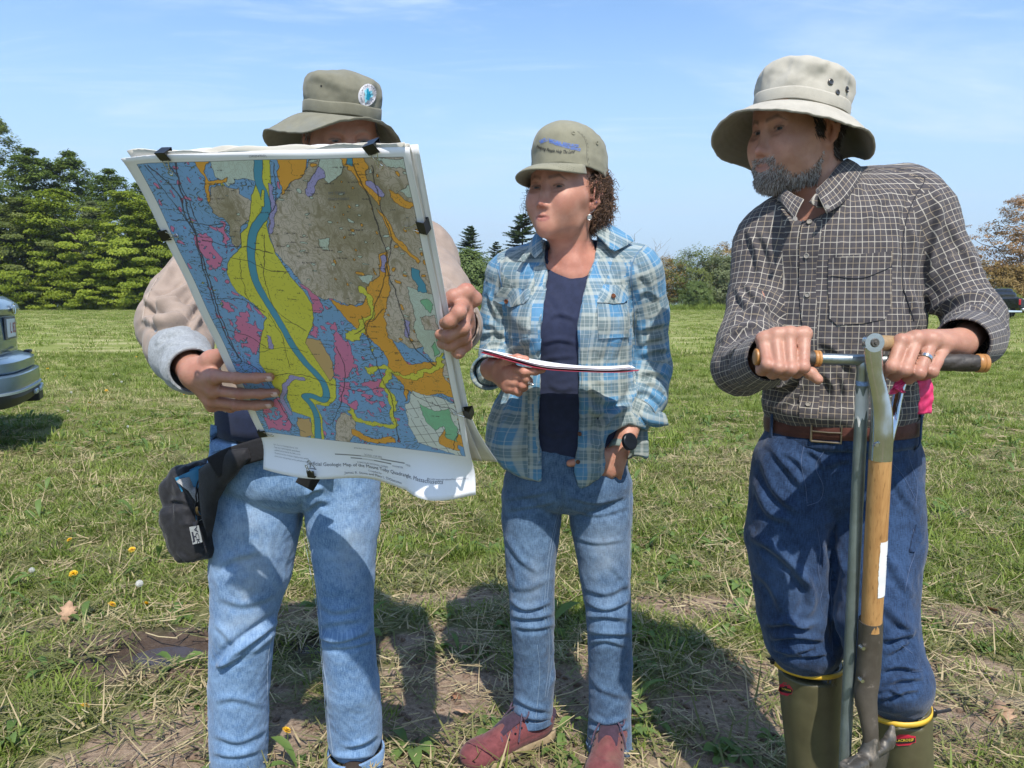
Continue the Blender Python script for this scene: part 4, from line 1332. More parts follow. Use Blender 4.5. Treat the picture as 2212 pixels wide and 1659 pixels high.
def collar_mesh(name,pa,mat,parent,uvo=(0,0)):
 """grid from two polylines given as world points: inner (top) edge and outer (lower) edge"""
 a=smooth_path(pa[0],30);b=smooth_path(pa[1],30)
 V=[];UV=[]
 m=7
 for i in range(m):
  f=i/(m-1)
  bul=math.sin(f*math.pi)*.004
  for j in range(30):
   p=a[j]*(1-f)+b[j]*f
   o=p-nk;o[2]=0;o/=np.linalg.norm(o)
   V.append(p+o*bul)
 F=np.array([(i*30+j,i*30+j+1,(i+1)*30+j+1,(i+1)*30+j)for i in range(m-1)for j in range(29)])
 V=np.array(V)
 La=np.concatenate([[0],np.cumsum(np.linalg.norm(np.diff(b,axis=0),axis=1))])
 uv=np.array([[(La[k%30],(k//30)/(m-1)*.055)for k in f]for f in F])
 o=mesh_np(name,V,F,mat,parent,uv=uv,cols={'Col':np.zeros((len(V),3))})
 md=o.modifiers.new('cloth','SOLIDIFY');md.thickness=.0028;md.offset=1
 return o
A_in=[P(1762,410,1.520),P(1785,388,1.528),P(1810,358,1.550),P(1830,342,1.600),P(1822,346,1.66)]
A_out=[P(1787,460,1.478),P(1822,437,1.500),P(1850,400,1.520),P(1864,367,1.570),P(1850,358,1.66)]
collar_mesh('collar',(A_in,A_out),M['tattersall'],shirt_r)
B_in=[P(1737,432,1.495),P(1718,424,1.520),P(1700,413,1.545),P(1694,410,1.60),P(1720,395,1.67)]
B_out=[P(1716,478,1.488),P(1700,455,1.505),P(1689,437,1.535),P(1682,432,1.60),P(1710,415,1.685)]
collar_mesh('collar',(B_in,B_out),M['tattersall'],shirt_r)
patch('collar_stand',bs,f5((742,1068),(805,985),(850,1050),(870,1110),(800,1108)),.006,.003,M['tattersall'],shirt_r,uvfn=tmap,step=3,zfix=cz(1.505,.0008,1750))
for(x,y)in f5((878,1100),(655,1182)):
 a=P(x,y,1.474);mbb=MB();mbb.tube([a,a+np.array([.0,-.0022,.0004])],.0046,14);mbb.build('button',M['shirt_button'],shirt_r)
S=SDF()
S.cap(P(1814,925,1.60),P(1806,985,1.60),.152,.156,k=.04,squash=(fw,1.32),tag=20)
S.chain([P(1724,1000,1.605),P(1703,1160,1.60),P(1722,1325,1.585),P(1742,1385,1.59)],[.096,.090,.084,.076],k=.008,tag=21)
S.ell(P(1735,1392,1.58),(.080,.078,.05),k=.03,tag=21)
S.chain([P(1888,1000,1.59),P(1893,1170,1.545),P(1893,1330,1.475),P(1920,1455,1.450),P(1936,1490,1.452)],[.100,.094,.080,.074,.064],k=.008,tag=22)
S.ell(P(1925,1470,1.445),(.074,.078,.052),k=.03,tag=22)
def legmap(a,r):return limbmap(a,r)
lm_r=legmap([P(1724,960,1.605),P(1703,1160,1.60),P(1722,1325,1.585),P(1745,1430,1.59)],.085)
lm_l=legmap([P(1888,960,1.59),P(1893,1170,1.545),P(1893,1330,1.475),P(1936,1520,1.452)],.085)
f7=lambda*p:K('c7',p)
folds_rj=[(f6((430,1240),(520,1450),(700,1620)),10,.008),(f6((470,1130),(640,1330),(720,1450)),9,.007),(f6((560,1180),(680,1250),(730,1330)),7,.006),(f6((380,1400),(480,1600),(640,1660)),10,.007),(f7((330,100),(480,180),(640,320),(740,450)),11,.010),(f7((360,330),(470,430),(560,620)),10,.007),(f7((620,330),(720,430),(740,560),(680,680)),10,.011),(f7((430,700),(600,690),(760,740)),7,.011),(f7((470,790),(640,770),(830,800)),7,.012),(f7((490,860),(620,880),(780,840)),6,.011),(f7((520,910),(700,905),(860,890)),5,.010),(f7((560,640),(660,700),(780,690)),7,.008),(f7((880,120),(930,250),(980,380)),8,.006),(f7((880,560),(920,700),(940,880)),8,.006),(f7((1240,200),(1330,380),(1430,520)),9,.006),(f7((1220,560),(1320,660),(1440,760)),9,.009),(f7((1220,800),(1330,770),(1430,760)),7,.013),(f7((1240,900),(1350,830),(1400,800)),7,.010),(f7((1210,1000),(1330,970),(1480,1010)),7,.009),(f7((1220,1110),(1340,1060),(1490,1050)),7,.011),(f7((1200,1200),(1330,1150),(1460,1130)),6,.011),(f7((1190,1150),(1280,1130),(1380,1190)),5,.009),(f6((1340,1360),(1420,1500),(1500,1600)),8,.005),(f6((840,1180),(1000,1160),(1040,1130)),6,.006),(f6((860,1300),(960,1250),(1040,1240)),7,.006),(f6((730,1160),(830,1230),(850,1320)),6,.005),(f7((870,20),(900,300),(880,520)),9,-.008,'r')]
def fade_r(V):
 q=proj(V);n=fbm(V*7+3,3)
 g=lambda x,y,a,b:np.exp(-((q[:,0]-x)/a)**2-((q[:,1]-y)/b)**2)
 f=.16*g(1700,1180,60,110)+.12*g(1720,1330,60,80)+.22*g(1930,1200,50,120)+.18*g(1930,1450,60,90)+.10*n+.1
 return np.stack([np.clip(f,0,1),np.clip(g(1700,1260,50,60)*.5+g(1740,1340,40,50)*.5,0,1),f*0],1)
jeans_r,VJ,QJ=garment('blue_jeans',S,M['jeans_r'],person_r,{20:tmap,21:lm_r,22:lm_l},folds_rj,wr=(.004,9,.0014,34),cols=fade_r,seed=11)
bj=bvh(VJ,QJ)
M['r_thread']=flatcol('muted_seam_thread',(.055,.085,.16),.8)
for pts in(f7((785,60),(805,200),(790,330),(815,470),(800,560),(840,660),(860,780)),f7((885,330),(870,420),(885,600),(880,760),(890,900)),f6((735,1090),(700,1250),(730,1430),(740,1540)),f6((860,1180),(800,1290),(850,1420),(830,1520),(740,1560)),f6((1325,1260),(1400,1350),(1450,1440),(1490,1520)),f6((1430,1110),(1450,1250),(1500,1400),(1490,1560)),f7((1425,60),(1440,200),(1400,330),(1370,480)),f7((1350,840),(1420,890)),f7((1420,1010),(1490,1010))):
 ribbon('seam',bj,pts,.0014,.0012,M['r_thread'],jeans_r,n=50)
patch('side_pocket',bj,f7((1395,210),(1410,130),(1440,30),(1470,90),(1470,140),(1430,210)),.004,.003,M['jeans_r'],jeans_r,uvfn=lm_l,step=3)
def hoop(name,c,yaw,rx,ry,z0,z1,a0,a1,mat,parent,thick=.004,tilt=0.,n=60):
 f=np.array([math.sin(yaw),-math.cos(yaw),0]);r=np.array([math.cos(yaw),math.sin(yaw),0])
 V=[];m=4
 for i in range(m):
  for j in range(n+1):
   a=a0+(a1-a0)*j/n
   z=z0+(z1-z0)*i/(m-1)+tilt*math.sin(a)
   k=1+.012*math.sin(i/(m-1)*math.pi)
   V.append(np.asarray(c)+r*math.sin(a)*rx*k+f*math.cos(a)*ry*k+np.array([0,0,z]))
 F=np.array([(i*(n+1)+j,i*(n+1)+j+1,(i+1)*(n+1)+j+1,(i+1)*(n+1)+j)for i in range(m-1)for j in range(n)])
 V=np.array(V)
 per=rx*(a1-a0)
 uv=np.array([[((k%(n+1))/n*per,(k//(n+1))/(m-1)*(z1-z0))for k in ff]for ff in F])
 o=mesh_np(name,V,F,mat,parent,uv=uv,cols={'Col':np.zeros((len(V),3))})
 md=o.modifiers.new('thick','SOLIDIFY');md.thickness=thick;md.offset=1
 return o
bc=P(1815,905,1.60);zb=0
belt=hoop('belt',bc,math.radians(-18),.1535,.118,-.026,.012,-math.pi,math.pi,M['leather'],person_r,.004,tilt=.004,n=90)
hoop('waistband',bc+np.array([0,0,-.036]),math.radians(-18),.152,.117,-.014,.012,-math.pi,math.pi,M['jeans_r'],jeans_r,.003,tilt=.004,n=90)
M['buckle']=simple('aged_brass',(.30,.24,.17),.35,1.0,.2)
def on_hoop(a,z,k=1.0):
 f=np.array([math.sin(math.radians(-18)),-math.cos(math.radians(-18)),0]);r=np.array([math.cos(math.radians(-18)),math.sin(math.radians(-18)),0])
 return bc+r*math.sin(a)*.1535*k+f*math.cos(a)*.118*k+np.array([0,0,z+.004*math.sin(a)])
mbb=MB();lp=[on_hoop(a,z,1.05)for a,z in((-.42,-.030),(-.06,-.031),(-.06,.015),(-.42,.015),(-.42,-.030))]
mbb.tube(lp,.0028,8);mbb.build('buckle',M['buckle'],belt)
mbb=MB();mbb.tube([on_hoop(-.06,-.010,1.06),on_hoop(-.2,-.010,1.062),on_hoop(-.42,-.009,1.06)],.0018,8);mbb.build('buckle_prong',M['buckle'],belt)
for k in range(4):
 mbb=MB();a=.16+k*.13;c=on_hoop(a,-.008,1.043);mbb.tube([c,c+np.array([-.003,-.004,0])*.4],.0024,10);mbb.build('belt_hole',M['dark_seam'],belt)
for a in(-1.05,.50,1.10):
 mbb=MB();pts=[on_hoop(a,z,kk)for z,kk in((.026,1.02),(.020,1.07),(-.010,1.075),(-.040,1.07),(-.052,1.02))]
 Vt,Ft=tube_vf(smooth_path(pts,12),.0062,8,True,.35)
 o=mesh_np('belt_loop',Vt,Ft,M['jeans_r'],jeans_r,cols={'Col':np.full((len(Vt),3),.15)});o.data.uv_layers.new(name='UVMap')
# ===== right man's hat, beard, boots
hfr=Frame(fr_r.p((0,-.012,.032)),face_rot(math.radians(-66),math.radians(9),math.radians(1.0)),1.0)
wt={0:.074,30:.070,60:.062,90:.058,120:.060,150:.056,180:.056,210:.060,240:.062,270:.064,300:.068,330:.074}
ht={0:.044,30:.042,60:.046,85:.050,110:.046,135:.066,155:.066,180:.048,200:.060,225:.088,250:.092,270:.086,300:.086,330:.068}
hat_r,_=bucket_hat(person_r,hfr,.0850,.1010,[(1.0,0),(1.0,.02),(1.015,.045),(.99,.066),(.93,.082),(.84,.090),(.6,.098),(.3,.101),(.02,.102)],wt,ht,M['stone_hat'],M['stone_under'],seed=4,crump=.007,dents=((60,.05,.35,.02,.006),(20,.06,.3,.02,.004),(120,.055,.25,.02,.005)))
bh=obj_bvh(hat_r)
M['eyelet']=simple('dark_eyelet',(.13,.12,.11),.35,.9,.2)
for x,y,r in((902,235,.0062),(1014,288,.0062),(949,308,.0056)):
 (bx,by),=K('c5',[(x,y)]);a,n,D=hit(bh,bx,by)
 if a is None:continue
 u=np.cross(n,[0,0,1.]);u/=np.linalg.norm(u);v=np.cross(n,u)
 ring=[a+n*.001+(u*math.cos(t)+v*math.sin(t))*r*.75 for t in np.linspace(0,2*math.pi,19)]
 mb=MB();mb.tube(ring,r*.30,8,False);mb.tube([a+n*.0002,a+n*.0012],r*.6,14);mb.build('eyelet',M['eyelet'],hat_r)
c=hfr.p((-.02,-.150,-.028));mb=MB()
mb.tube([c+np.array([math.sin(t)*.011*.5,math.cos(t)*.004,.006+math.cos(t)*.013])for t in np.linspace(0,6.28,20)],.0011,6,False);mb.build('cord_loop',M['stone_hat'],hat_r)
Vb,Qb=BV_r,BQ_r
cenL=fr_r.inv(Vb[Qb].mean(1));FN=fnormals(Vb,Qb)
wgt=beard_mask(cenL)*(np.abs(cenL)<.16).all(1)
n=5200
rt,fi=sample_faces(Vb,Qb,wgt,n,3)
rs=np.random.RandomState(4)
Lr=fr_r.inv(rt);nrm=FN[fi]
dirl=np.stack([Lr[:,0]*1.5,np.full(n,.35)+(Lr[:,2]<-.095)*.3,np.full(n,-.95)],1)
dirs=(dirl@fr_r.R.T)*.75+nrm*.75+rs.normal(size=(n,3))*.28
ln=(.0030+.0035*rs.rand(n))*(1+.7*(Lr[:,2]<-.095))*np.where((Lr[:,2]>-.07)&(Lr[:,1]>.06),.75,1)
grey=rs.rand(n);chin=np.clip((.06-Lr[:,1])/.05,0,1)
bc_=np.where((grey<.42)[:,None],np.array([[.62,.59,.55]]),np.where((grey<.70)[:,None],np.array([[.42,.36,.30]]),np.array([[.15,.10,.07]])))*(.6+.7*rs.rand(n))[:,None]
strands('beard',rt,dirs,ln,.0009,bc_,M['hair'],person_r,seg=3,grav=.25,seed=5)
x,y,z=np.abs(cenL[:,0]),cenL[:,1],cenL[:,2]
wg=((z>-.02)&(y<.030)&(y>.004)&(x>.05)&(z<.07))*1.0+((y<-.030)&(z>-.062)&(z<.08))*1.0
wg=wg*(np.abs(cenL)<.16).all(1)
n=5500
rt,fi=sample_faces(Vb,Qb,wg,n,8)
Lr=fr_r.inv(rt);nrm=FN[fi]
dirl=np.stack([np.zeros(n),np.full(n,-.35),np.full(n,-.9)],1)
dirs=(dirl@fr_r.R.T)+nrm*.35+rs.normal(size=(n,3))*.15
hc=np.array([[.045,.032,.026]])*(.6+.9*rs.rand(n))[:,None]+(rs.rand(n)<.15)[:,None]*.12
strands('hair',rt,dirs,.010+.008*rs.rand(n),.0013,hc,M['hair'],person_r,seg=2,grav=.1,seed=9)
a=mL[2]*.45+pL[2]*.55;ax=pL[2]-mL[2];ax/=np.linalg.norm(ax)
u=np.cross(ax,[0,1.,0]);u/=np.linalg.norm(u);v=np.cross(ax,u)
M['silver']=simple('worn_silver',(.62,.60,.56),.22,1.0,.1)
V,F=tube_vf([a-ax*.0035,a-ax*.0028,a+ax*.0028,a+ax*.0035],[.0112,.0120,.0120,.0112],24,False)
mb=MB();mb.add(V,F);o=mb.build('wedding_ring',M['silver'],person_r)
M['rubber']=simple('olive_rubber',(.098,.088,.046),.42,0,.14,18,.15,.0008,120)
M['boot_trim']=simple('yellow_boot_trim',(.62,.38,.035),.5,0,.1)
M['black_strap']=cloth('black_strap',(.012,.012,.014),.25,200,.4)
M['boot_red']=flatcol('badge_red',(.48,.018,.045),.5)
M['boot_black']=flatcol('badge_black',(.010,.009,.009),.5)
M['boot_yellow']=flatcol('badge_yellow',(.75,.52,.05),.5)
def wellington(top,ank,r0,r1,fwd,badge_px,tilt,yaw_b):
 S=SDF()
 top=np.asarray(top);ank=np.asarray(ank)
 S.cap(top+np.array([0,0,.05]),ank,r0,r1,k=.02)
 f=np.asarray(fwd,float)
 g=np.array([ank[0],ank[1],.045])
 S.cap(ank,g,r1,.045,k=.03)
 S.chain([g-f*.03+np.array([0,0,-.005]),g+f*.10,g+f*.19+np.array([0,0,-.008])],[.042,.040,.036],k=.04)
 S.box(g+f*.08+np.array([0,0,-.036]),(.045,.150,.012),R=np.stack([np.cross(f,[0,0,1.]),f,[0,0,1.]],1),rad=.01,k=.008)
 nrm=np.array([tilt[0],tilt[1],1.]);nrm/=np.linalg.norm(nrm)
 def cut(X):return-(((X-top)@nrm))-0.0
 S._add(lambda X:-((X-top)@nrm),top+np.array([0,0,.1]),.25,.004,'s',0)
 def inner(X):
  q=X-top;zz=np.clip(-q[:,2],-.1,.06)
  return np.maximum(np.hypot(q[:,0],q[:,1])-(r0-.009),-q[:,2]-.025)
 S._add(inner,top,.12,.003,'s',0)
 V,Q=S.mesh(h=.0040);V,Q=largest(V,Q);V=relax(V,Q,2,.5)
 N=vnormals(V,Q)
 V=V+N*(.0016*fbm(V*np.array([12,12,8]),3))[:,None]
 b=mesh_np('rubber_boot',V,Q,M['rubber'],person_r,cols={'Col':np.zeros((len(V),3))})
 ring=[]
 for t in np.linspace(0,2*math.pi,49):
  x,y=math.cos(t)*(r0+.001),math.sin(t)*(r0+.001)
  ring.append(top+np.array([x,y,-(nrm[0]*x+nrm[1]*y)/nrm[2]-.004]))
 ring=np.array(ring)
 V2=[];k=len(ring)
 for dz,dr in((.004,-.001),(.0045,.0016),(-.006,.0022),(-.0065,-.001)):
  o=ring-top;o[:,2]=0;o/=np.linalg.norm(o,axis=1)[:,None]
  V2.append(ring+np.array([0,0,dz])+o*dr)
 V2=np.concatenate(V2);F=np.array([(i*k+j,i*k+j+1,((i+1)%4)*k+j+1,((i+1)%4)*k+j)for i in range(4)for j in range(k-1)])
 mesh_np('boot_trim',V2,F,M['boot_trim'],b)
 bb=bvh(V,Q)
 x,y,w,h,rot=badge_px
 c,s=math.cos(rot),math.sin(rot)
 def tr(pts):return[(x+a*w*c-b_*h*s,y+a*w*s+b_*h*c)for a,b_ in pts]
 hexa=[(-.5,-.22),(-.36,-.32),(-.24,-.5),(.24,-.5),(.36,-.32),(.5,-.22),(.5,.28),(.36,.34),(.24,.5),(-.24,.5),(-.36,.34),(-.5,.28)]
 patch('boot_badge',bb,tr(hexa),.0010,.0010,M['boot_red'],b,step=4)
 patch('boot_badge_panel',bb,tr([(-.47,-.18),(-.2,-.25),(.2,-.25),(.47,-.18),(.47,.22),(.2,.29),(-.2,.29),(-.47,.22)]),.0016,.0008,M['boot_black'],b,step=4)
 def mp(a,b_):
  px,py=x+a*w*c+b_*w*s,y+a*w*s-b_*w*c
  hh,nn,D=hit(bb,px,py)
  return(hh+nn*.0021)if hh is not None else P(px,py,top[1])
 lettering('boot_lettering',[('LACROSSE',.05,-.012,.155,dict(bold=True))],mp,M['boot_yellow'],b)
 ringp=[mp(-.405+.035*math.cos(t),-.01+.035*math.sin(t))for t in np.linspace(0,6.28,14)]
 mb=MB();mb.tube(ringp,.0006,5,False);mb.build('badge_mark',M['boot_yellow'],b)
 return b,bb
bootR,bbR=wellington(P(1745,1427,1.60),P(1756,1690,1.63),.0735,.054,(-.25,-.97,0),f7((575,1130))[0]+(31,27,.24),(.0,.06),0)
bootL,bbL=wellington(P(1936,1522,1.455),P(1962,1740,1.50),.0640,.050,(.12,-.99,0),f7((1362,1468))[0]+(52,25,-.06),(-.10,.0),0)
def strap(parent,pts,w,ends):
 mb=MB()
 p=smooth_path(pts,14);V,F=tube_vf(p,w/2,8,True,.22);mb.add(V,F);mb.build('boot_strap',M['black_strap'],parent)
 mb=MB()
 for c,sz in ends:mb.box(c,sz,bev=.003)
 mb.build('strap_buckle',M['black_plastic'],parent)
M['black_plastic']=simple('black_plastic',(.012,.012,.013),.35,0,.2)
q=lambda x,y,d:P(*f7((x,y))[0],d)
strap(bootL,[q(1485,1200,1.455),q(1510,1250,1.45),q(1560,1285,1.44),q(1620,1280,1.435),q(1682,1268,1.43)],.016,[(q(1530,1280,1.44),(.018,.012,.020)),(q(1565,1290,1.437),(.012,.010,.018))])
strap(bootR,[q(520,945,1.58),q(490,935,1.57),q(460,928,1.565)],.018,[(q(485,936,1.568),(.010,.010,.020))])
# --- the tools in the right man's hands
def metal(name,col,rough,var=.2,scale=30,scratch=True,rust=None,rustlim=(.55,.7),m=1.0):
 t=NT(name);c=t.coord('Object')
 n=t.noise(c,scale,6,.65);s=t.noise(t.coord('Object',scale=(1,1,.05)),600,3)
 cc=t.mix(t.rng(n,.3,.7),tuple(x*(1-var)for x in col),tuple(min(1,x*(1+var))for x in col))
 met=m;rg=t.rng(t.math('ADD',t.math('MULTIPLY',n,.5),t.math('MULTIPLY',s,.5)),.3,.7,rough*.75,min(1,rough*1.35))
 if rust is not None:
  f=t.rng(t.noise(c,scale*1.7,7,.7),*rustlim)
  cc=t.mix(f,cc,rust);met=t.math('SUBTRACT',m,t.math('MULTIPLY',f,m));rg=t.math('ADD',rg,t.math('MULTIPLY',f,.4),clamp=True)
 t.set('Base Color',cc);t.set('Metallic',met);t.set('Roughness',rg)
 t.bump(t.math('ADD',s,n),.12,.0006)
 return t.m
M['chrome']=metal('bright_steel',(.58,.60,.60),.16,.1)
M['zinc']=metal('galvanised_tube',(.36,.40,.40),.38,.15,22)
M['tube_grey']=metal('grey_painted_tube',(.20,.235,.225),.42,.2,18,rust=(.17,.17,.15),rustlim=(.6,.75),m=.55)
M['old_steel']=metal('weathered_steel',(.115,.105,.09),.5,.25,20,rust=(.20,.165,.125),rustlim=(.52,.68),m=.6)
M['socket_steel']=metal('brown_steel_socket',(.105,.088,.070),.5,.2,24,rust=(.24,.20,.16),rustlim=(.60,.72),m=.45)
def wood(name,a,b,c3=None):
 t=NT(name);c=t.coord('Object',scale=(1,1,.045))
 n=t.noise(c,130,5,.6);w=t.noise(c,420,3);k=t.noise(t.coord('Object'),8,4)
 cc=t.mix(t.rng(t.math('ADD',t.math('MULTIPLY',n,.6),t.math('MULTIPLY',k,.4)),.3,.7),a,b)
 cc=t.mix(t.math('MULTIPLY',t.rng(w,.55,.7),.6),cc,tuple(x*.45 for x in a))
 t.set('Base Color',cc);t.set('Roughness',.42);t.bump(w,.2,.0006);return t.m
M['ash']=wood('varnished_ash',(.34,.165,.055),(.50,.28,.105))
M['grip_wood']=wood('worn_grip_wood',(.30,.19,.085),(.42,.28,.14))
M['grip_rubber']=simple('dark_grip',(.040,.033,.028),.55,0,.3,60,.6,.0015,180)
M['copper_cap']=simple('tan_plastic_cap',(.40,.185,.055),.4,0,.15)
M['white_paint']=simple('chipped_white_paint',(.62,.61,.56),.5,0,.08,30,.5,.0008)
M['label_white']=simple('worn_white_label',(.74,.73,.70),.6,0,.06,60,.2)
M['blue_tape']=simple('faded_blue_mark',(.22,.33,.55),.6,0,.3,200)
tool=thing('soil_probe','grey T-handled soil probe with dark grips held in both hands of the bearded person','hand tool',tuple(P(1866,775,1.262)))
def bp(x):return bar_pt(x)
mb=MB();mb.tube([bp(1760),bp(1860),bp(1945)],.0098,20);mb.build('crossbar',M['zinc'],tool)
mb=MB();mb.tube(smooth_path([bp(1634),bp(1700),bp(1763)],12),.0128,20);mb.build('grip',M['grip_rubber'],tool)
pts=smooth_path([bp(1925),bp(2000),bp(2060),bp(2112)],40);rr=np.interp(np.linspace(0,1,40),[0,.4,.8,1],[.0125,.0148,.0152,.0148])
mb=MB();V,F=tube_vf(pts,rr,28)
V=V+(np.random.RandomState(3).rand(len(V),1)-.5)*.0004
ctr=np.repeat(pts,28,0);rad=V-ctr;ang=np.tile(np.arange(28),40);sl=np.repeat(np.arange(40),28)
V=V-rad/np.linalg.norm(rad,axis=1)[:,None]*(.0012*(np.sin(ang*.9+sl*.55)>.72))[:,None]
mb.add(V,F);mb.build('grip',M['grip_rubber'],tool)
def endcap(x0,x1,r):
 p=[bp(x0),bp(x0+(x1-x0)*.12),bp(x0+(x1-x0)*.42),bp(x0+(x1-x0)*.5),bp(x0+(x1-x0)*.58),bp(x0+(x1-x0)*.9),bp(x1)]
 V,F=tube_vf(p,[r*.9,r,r,r*.93,r,r*.98,r*.85],24);mb=MB();mb.add(V,F);mb.build('grip_end',M['copper_cap'],tool)
endcap(1757,1772,.0142);endcap(1630,1641,.0142);endcap(2108,2131,.0160)
top=bp(1866);d_=P(1824,1659,1.325)-top
def pipe(t):return top+d_*t
tz=-top[2]/d_[2]
mb=MB();mb.tube([pipe(.10),pipe(.5),pipe(tz+.02)],.0106,22);mb.build('tube',M['tube_grey'],tool)
mb=MB();mb.tube([pipe(0),pipe(.012),pipe(.02),pipe(.045)],[.0095,.0125,.0112,.0108],20);mb.build('weld_collar',M['zinc'],tool)
mb=MB();mb.tube([pipe(.045),pipe(.055)],.0110,20);mb.build('blue_mark',M['blue_tape'],tool)
n=40;rsn=np.random.RandomState(5);V=[];F=[]
m_=36
for i in range(m_):
 for j in range(n):
  a=2*math.pi*j/n
  f=i/(m_-1)
  lo=.062+.010*abs(math.sin(a*2.5))+.006*math.sin(a*7+1);hi=.128+.012*math.sin(a*3+1)+.008*math.sin(a*9)
  if math.sin(a*1.0+2.0)>.55:lo+=.02
  c=pipe(lo+(hi-lo)*f);V.append((c,a))
T=d_/np.linalg.norm(d_);u=np.cross(T,[0,1.,0]);u/=np.linalg.norm(u);v=np.cross(T,u)
V=np.array([c+(u*math.cos(a)+v*math.sin(a))*.0112 for c,a in V])
F=np.array([(i*n+j,i*n+(j+1)%n,(i+1)*n+(j+1)%n,(i+1)*n+j)for i in range(m_-1)for j in range(n)])
o=mesh_np('paint_sleeve',V,F,M['white_paint'],tool)
mb=MB();mb.tube([pipe(.044),pipe(.132)],.0106,20);mb.build('tube_neck',M['tube_grey'],tool)
spade=thing('spade','long spade with a wooden shaft and steel D-handle standing beside the soil probe','spade',tuple(P(1890,1000,1.24)))
g6=lambda x,y,d:P(*f6((x,y))[0],d)
A=[g6(1196,432,1.222),g6(1200,520,1.224),g6(1212,640,1.228),g6(1238,780,1.232),g6(1256,920,1.236),g6(1254,1080,1.238),g6(1246,1240,1.240)]
def strapmesh(pts,wid,thk,n=40,m=16):
 p=smooth_path(pts,n);w=np.interp(np.linspace(0,1,n),np.linspace(0,1,len(wid)),wid);h=np.interp(np.linspace(0,1,n),np.linspace(0,1,len(thk)),thk)
 T,_,_=frames(p);V=[]
 for i in range(n):
  t=T[i];a=np.cross(t,[0,1.,0]);a/=np.linalg.norm(a);b=np.cross(t,a)
  for j in range(m):
   th=2*math.pi*j/m;c,s=math.cos(th),math.sin(th)
   c=math.copysign(abs(c)**.92,c);s=math.copysign(abs(s)**.92,s)
   V.append(p[i]+a*c*w[i]+b*s*h[i])
 F=[(i*m+j,i*m+(j+1)%m,(i+1)*m+(j+1)%m,(i+1)*m+j)for i in range(n-1)for j in range(m)]+[tuple(range(m))[::-1],tuple(range((n-1)*m,n*m))]
 return np.array(V),F
mb=MB();V,F=strapmesh(A,[.0150,.0145,.0142,.0150,.0168,.0180,.0184],[.006,.006,.007,.009,.014,.018,.0184]);mb.add(V,F)
c=A[0];mb.tube([c+np.array([0,-.0065,0]),c+np.array([0,.0065,0])],.0158,26);mb.build('handle_strap',M['chrome'],spade)
B=[P(1972,745,1.345),P(1955,800,1.335),P(1940,850,1.31),P(1929,905,1.275),P(1918,960,1.255)]
mb=MB();V,F=strapmesh(B,[.012,.011,.010,.010,.008],[.006,.006,.006,.007,.006]);mb.add(V,F);mb.build('handle_strap',M['chrome'],spade)
gdir=B[0]-A[0]
mb=MB();mb.tube(smooth_path([A[0]+gdir*.06+np.array([0,0,-.001]),A[0]+gdir*.3,A[0]+gdir*.6,A[0]+gdir*.97],14),np.interp(np.linspace(0,1,14),[0,.3,.6,1],[.0125,.0135,.0138,.012]),20);mb.build('grip',M['grip_wood'],spade)
mb=MB();mb.tube([c+np.array([0,-.0095,0]),c+np.array([0,-.0060,0])],[.0062,.0080],18);mb.tube([c+np.array([0,-.0115,0]),c+np.array([0,-.008,0])],[.0022,.0036],14);mb.build('rivet',M['old_steel'],spade)
rv=g6(1220,1140,1.2205);mb=MB();mb.tube([rv+np.array([0,-.0022,0]),rv+np.array([0,.002,0])],[.0035,.005],14);mb.build('rivet',M['chrome'],spade)
g7=lambda x,y,d:P(*f7((x,y))[0],d)
sh0=g6(1246,1236,1.240);sh1=g7(1146,700,1.275)
mb=MB();mb.tube([sh0,sh0*.5+sh1*.5,sh1+(sh1-sh0)*.03],[.0182,.0186,.0176],26);mb.build('shaft',M['ash'],spade)
ax=(sh1-sh0);Ls=np.linalg.norm(ax);ax/=Ls;u=np.cross(ax,[0,1.,0]);u/=np.linalg.norm(u);v=np.cross(ax,u)
if v[1]>0:v=-v
if u[0]<0:u=-u
V=[];n1,n2=40,12;rsn=np.random.RandomState(8)
l0,l1=.465,.800
for i in range(n1):
 f=i/(n1-1)
 e0=-.10+.05*math.sin(f*9)*.5+.06*rsn.rand();e1=1.02+.10*math.sin(f*13+1)*.5+.08*rsn.rand()-(.45 if .26<f<.46 and i%2 else 0)*.5
 for j in range(n2):
  a=e0+(e1-e0)*j/(n2-1)
  V.append(sh0+ax*Ls*(l0+(l1-l0)*f)+(u*math.sin(a)+v*math.cos(a))*.0190)
mesh_np('label',np.array(V),np.array([(i*n2+j,i*n2+j+1,(i+1)*n2+j+1,(i+1)*n2+j)for i in range(n1-1)for j in range(n2-1)]),M['label_white'],spade)
sk=[g7(1142,668,1.276),g7(1136,850,1.285),g7(1122,1050,1.290),g7(1108,1180,1.288),g7(1128,1330,1.282),g7(1142,1450,1.278),g7(1150,1530,1.278)]
mb=MB();V,F=strapmesh(sk,[.0200,.0205,.0208,.0200,.0160,.0135,.016],[.0200,.0200,.0195,.018,.013,.011,.009]);mb.add(V,F);mb.build('socket',M['socket_steel'],spade)
for x,y in((1088,855),(1082,1073)):
 rv=g7(x,y,1.268);mb=MB();mb.tube([rv+np.array([0,-.0035,0]),rv+np.array([0,.006,0])],[.0034,.0050],14);mb.build('rivet',M['chrome'],spade)
bt=g7(1140,1560,1.278);L_=g7(985,1610,1.215);R_=g7(1272,1470,1.345)
wd=R_-L_;Wb=np.linalg.norm(wd);wd/=Wb;dn=np.array([-.02,.06,-1.]);dn-=wd*(dn@wd);dn/=np.linalg.norm(dn);nb_=np.cross(wd,dn)
if nb_[1]>0:nb_=-nb_
mid=(L_+R_)/2
V=[];n1,n2=24,21
Lb=(mid[2]-.0)/-dn[2]
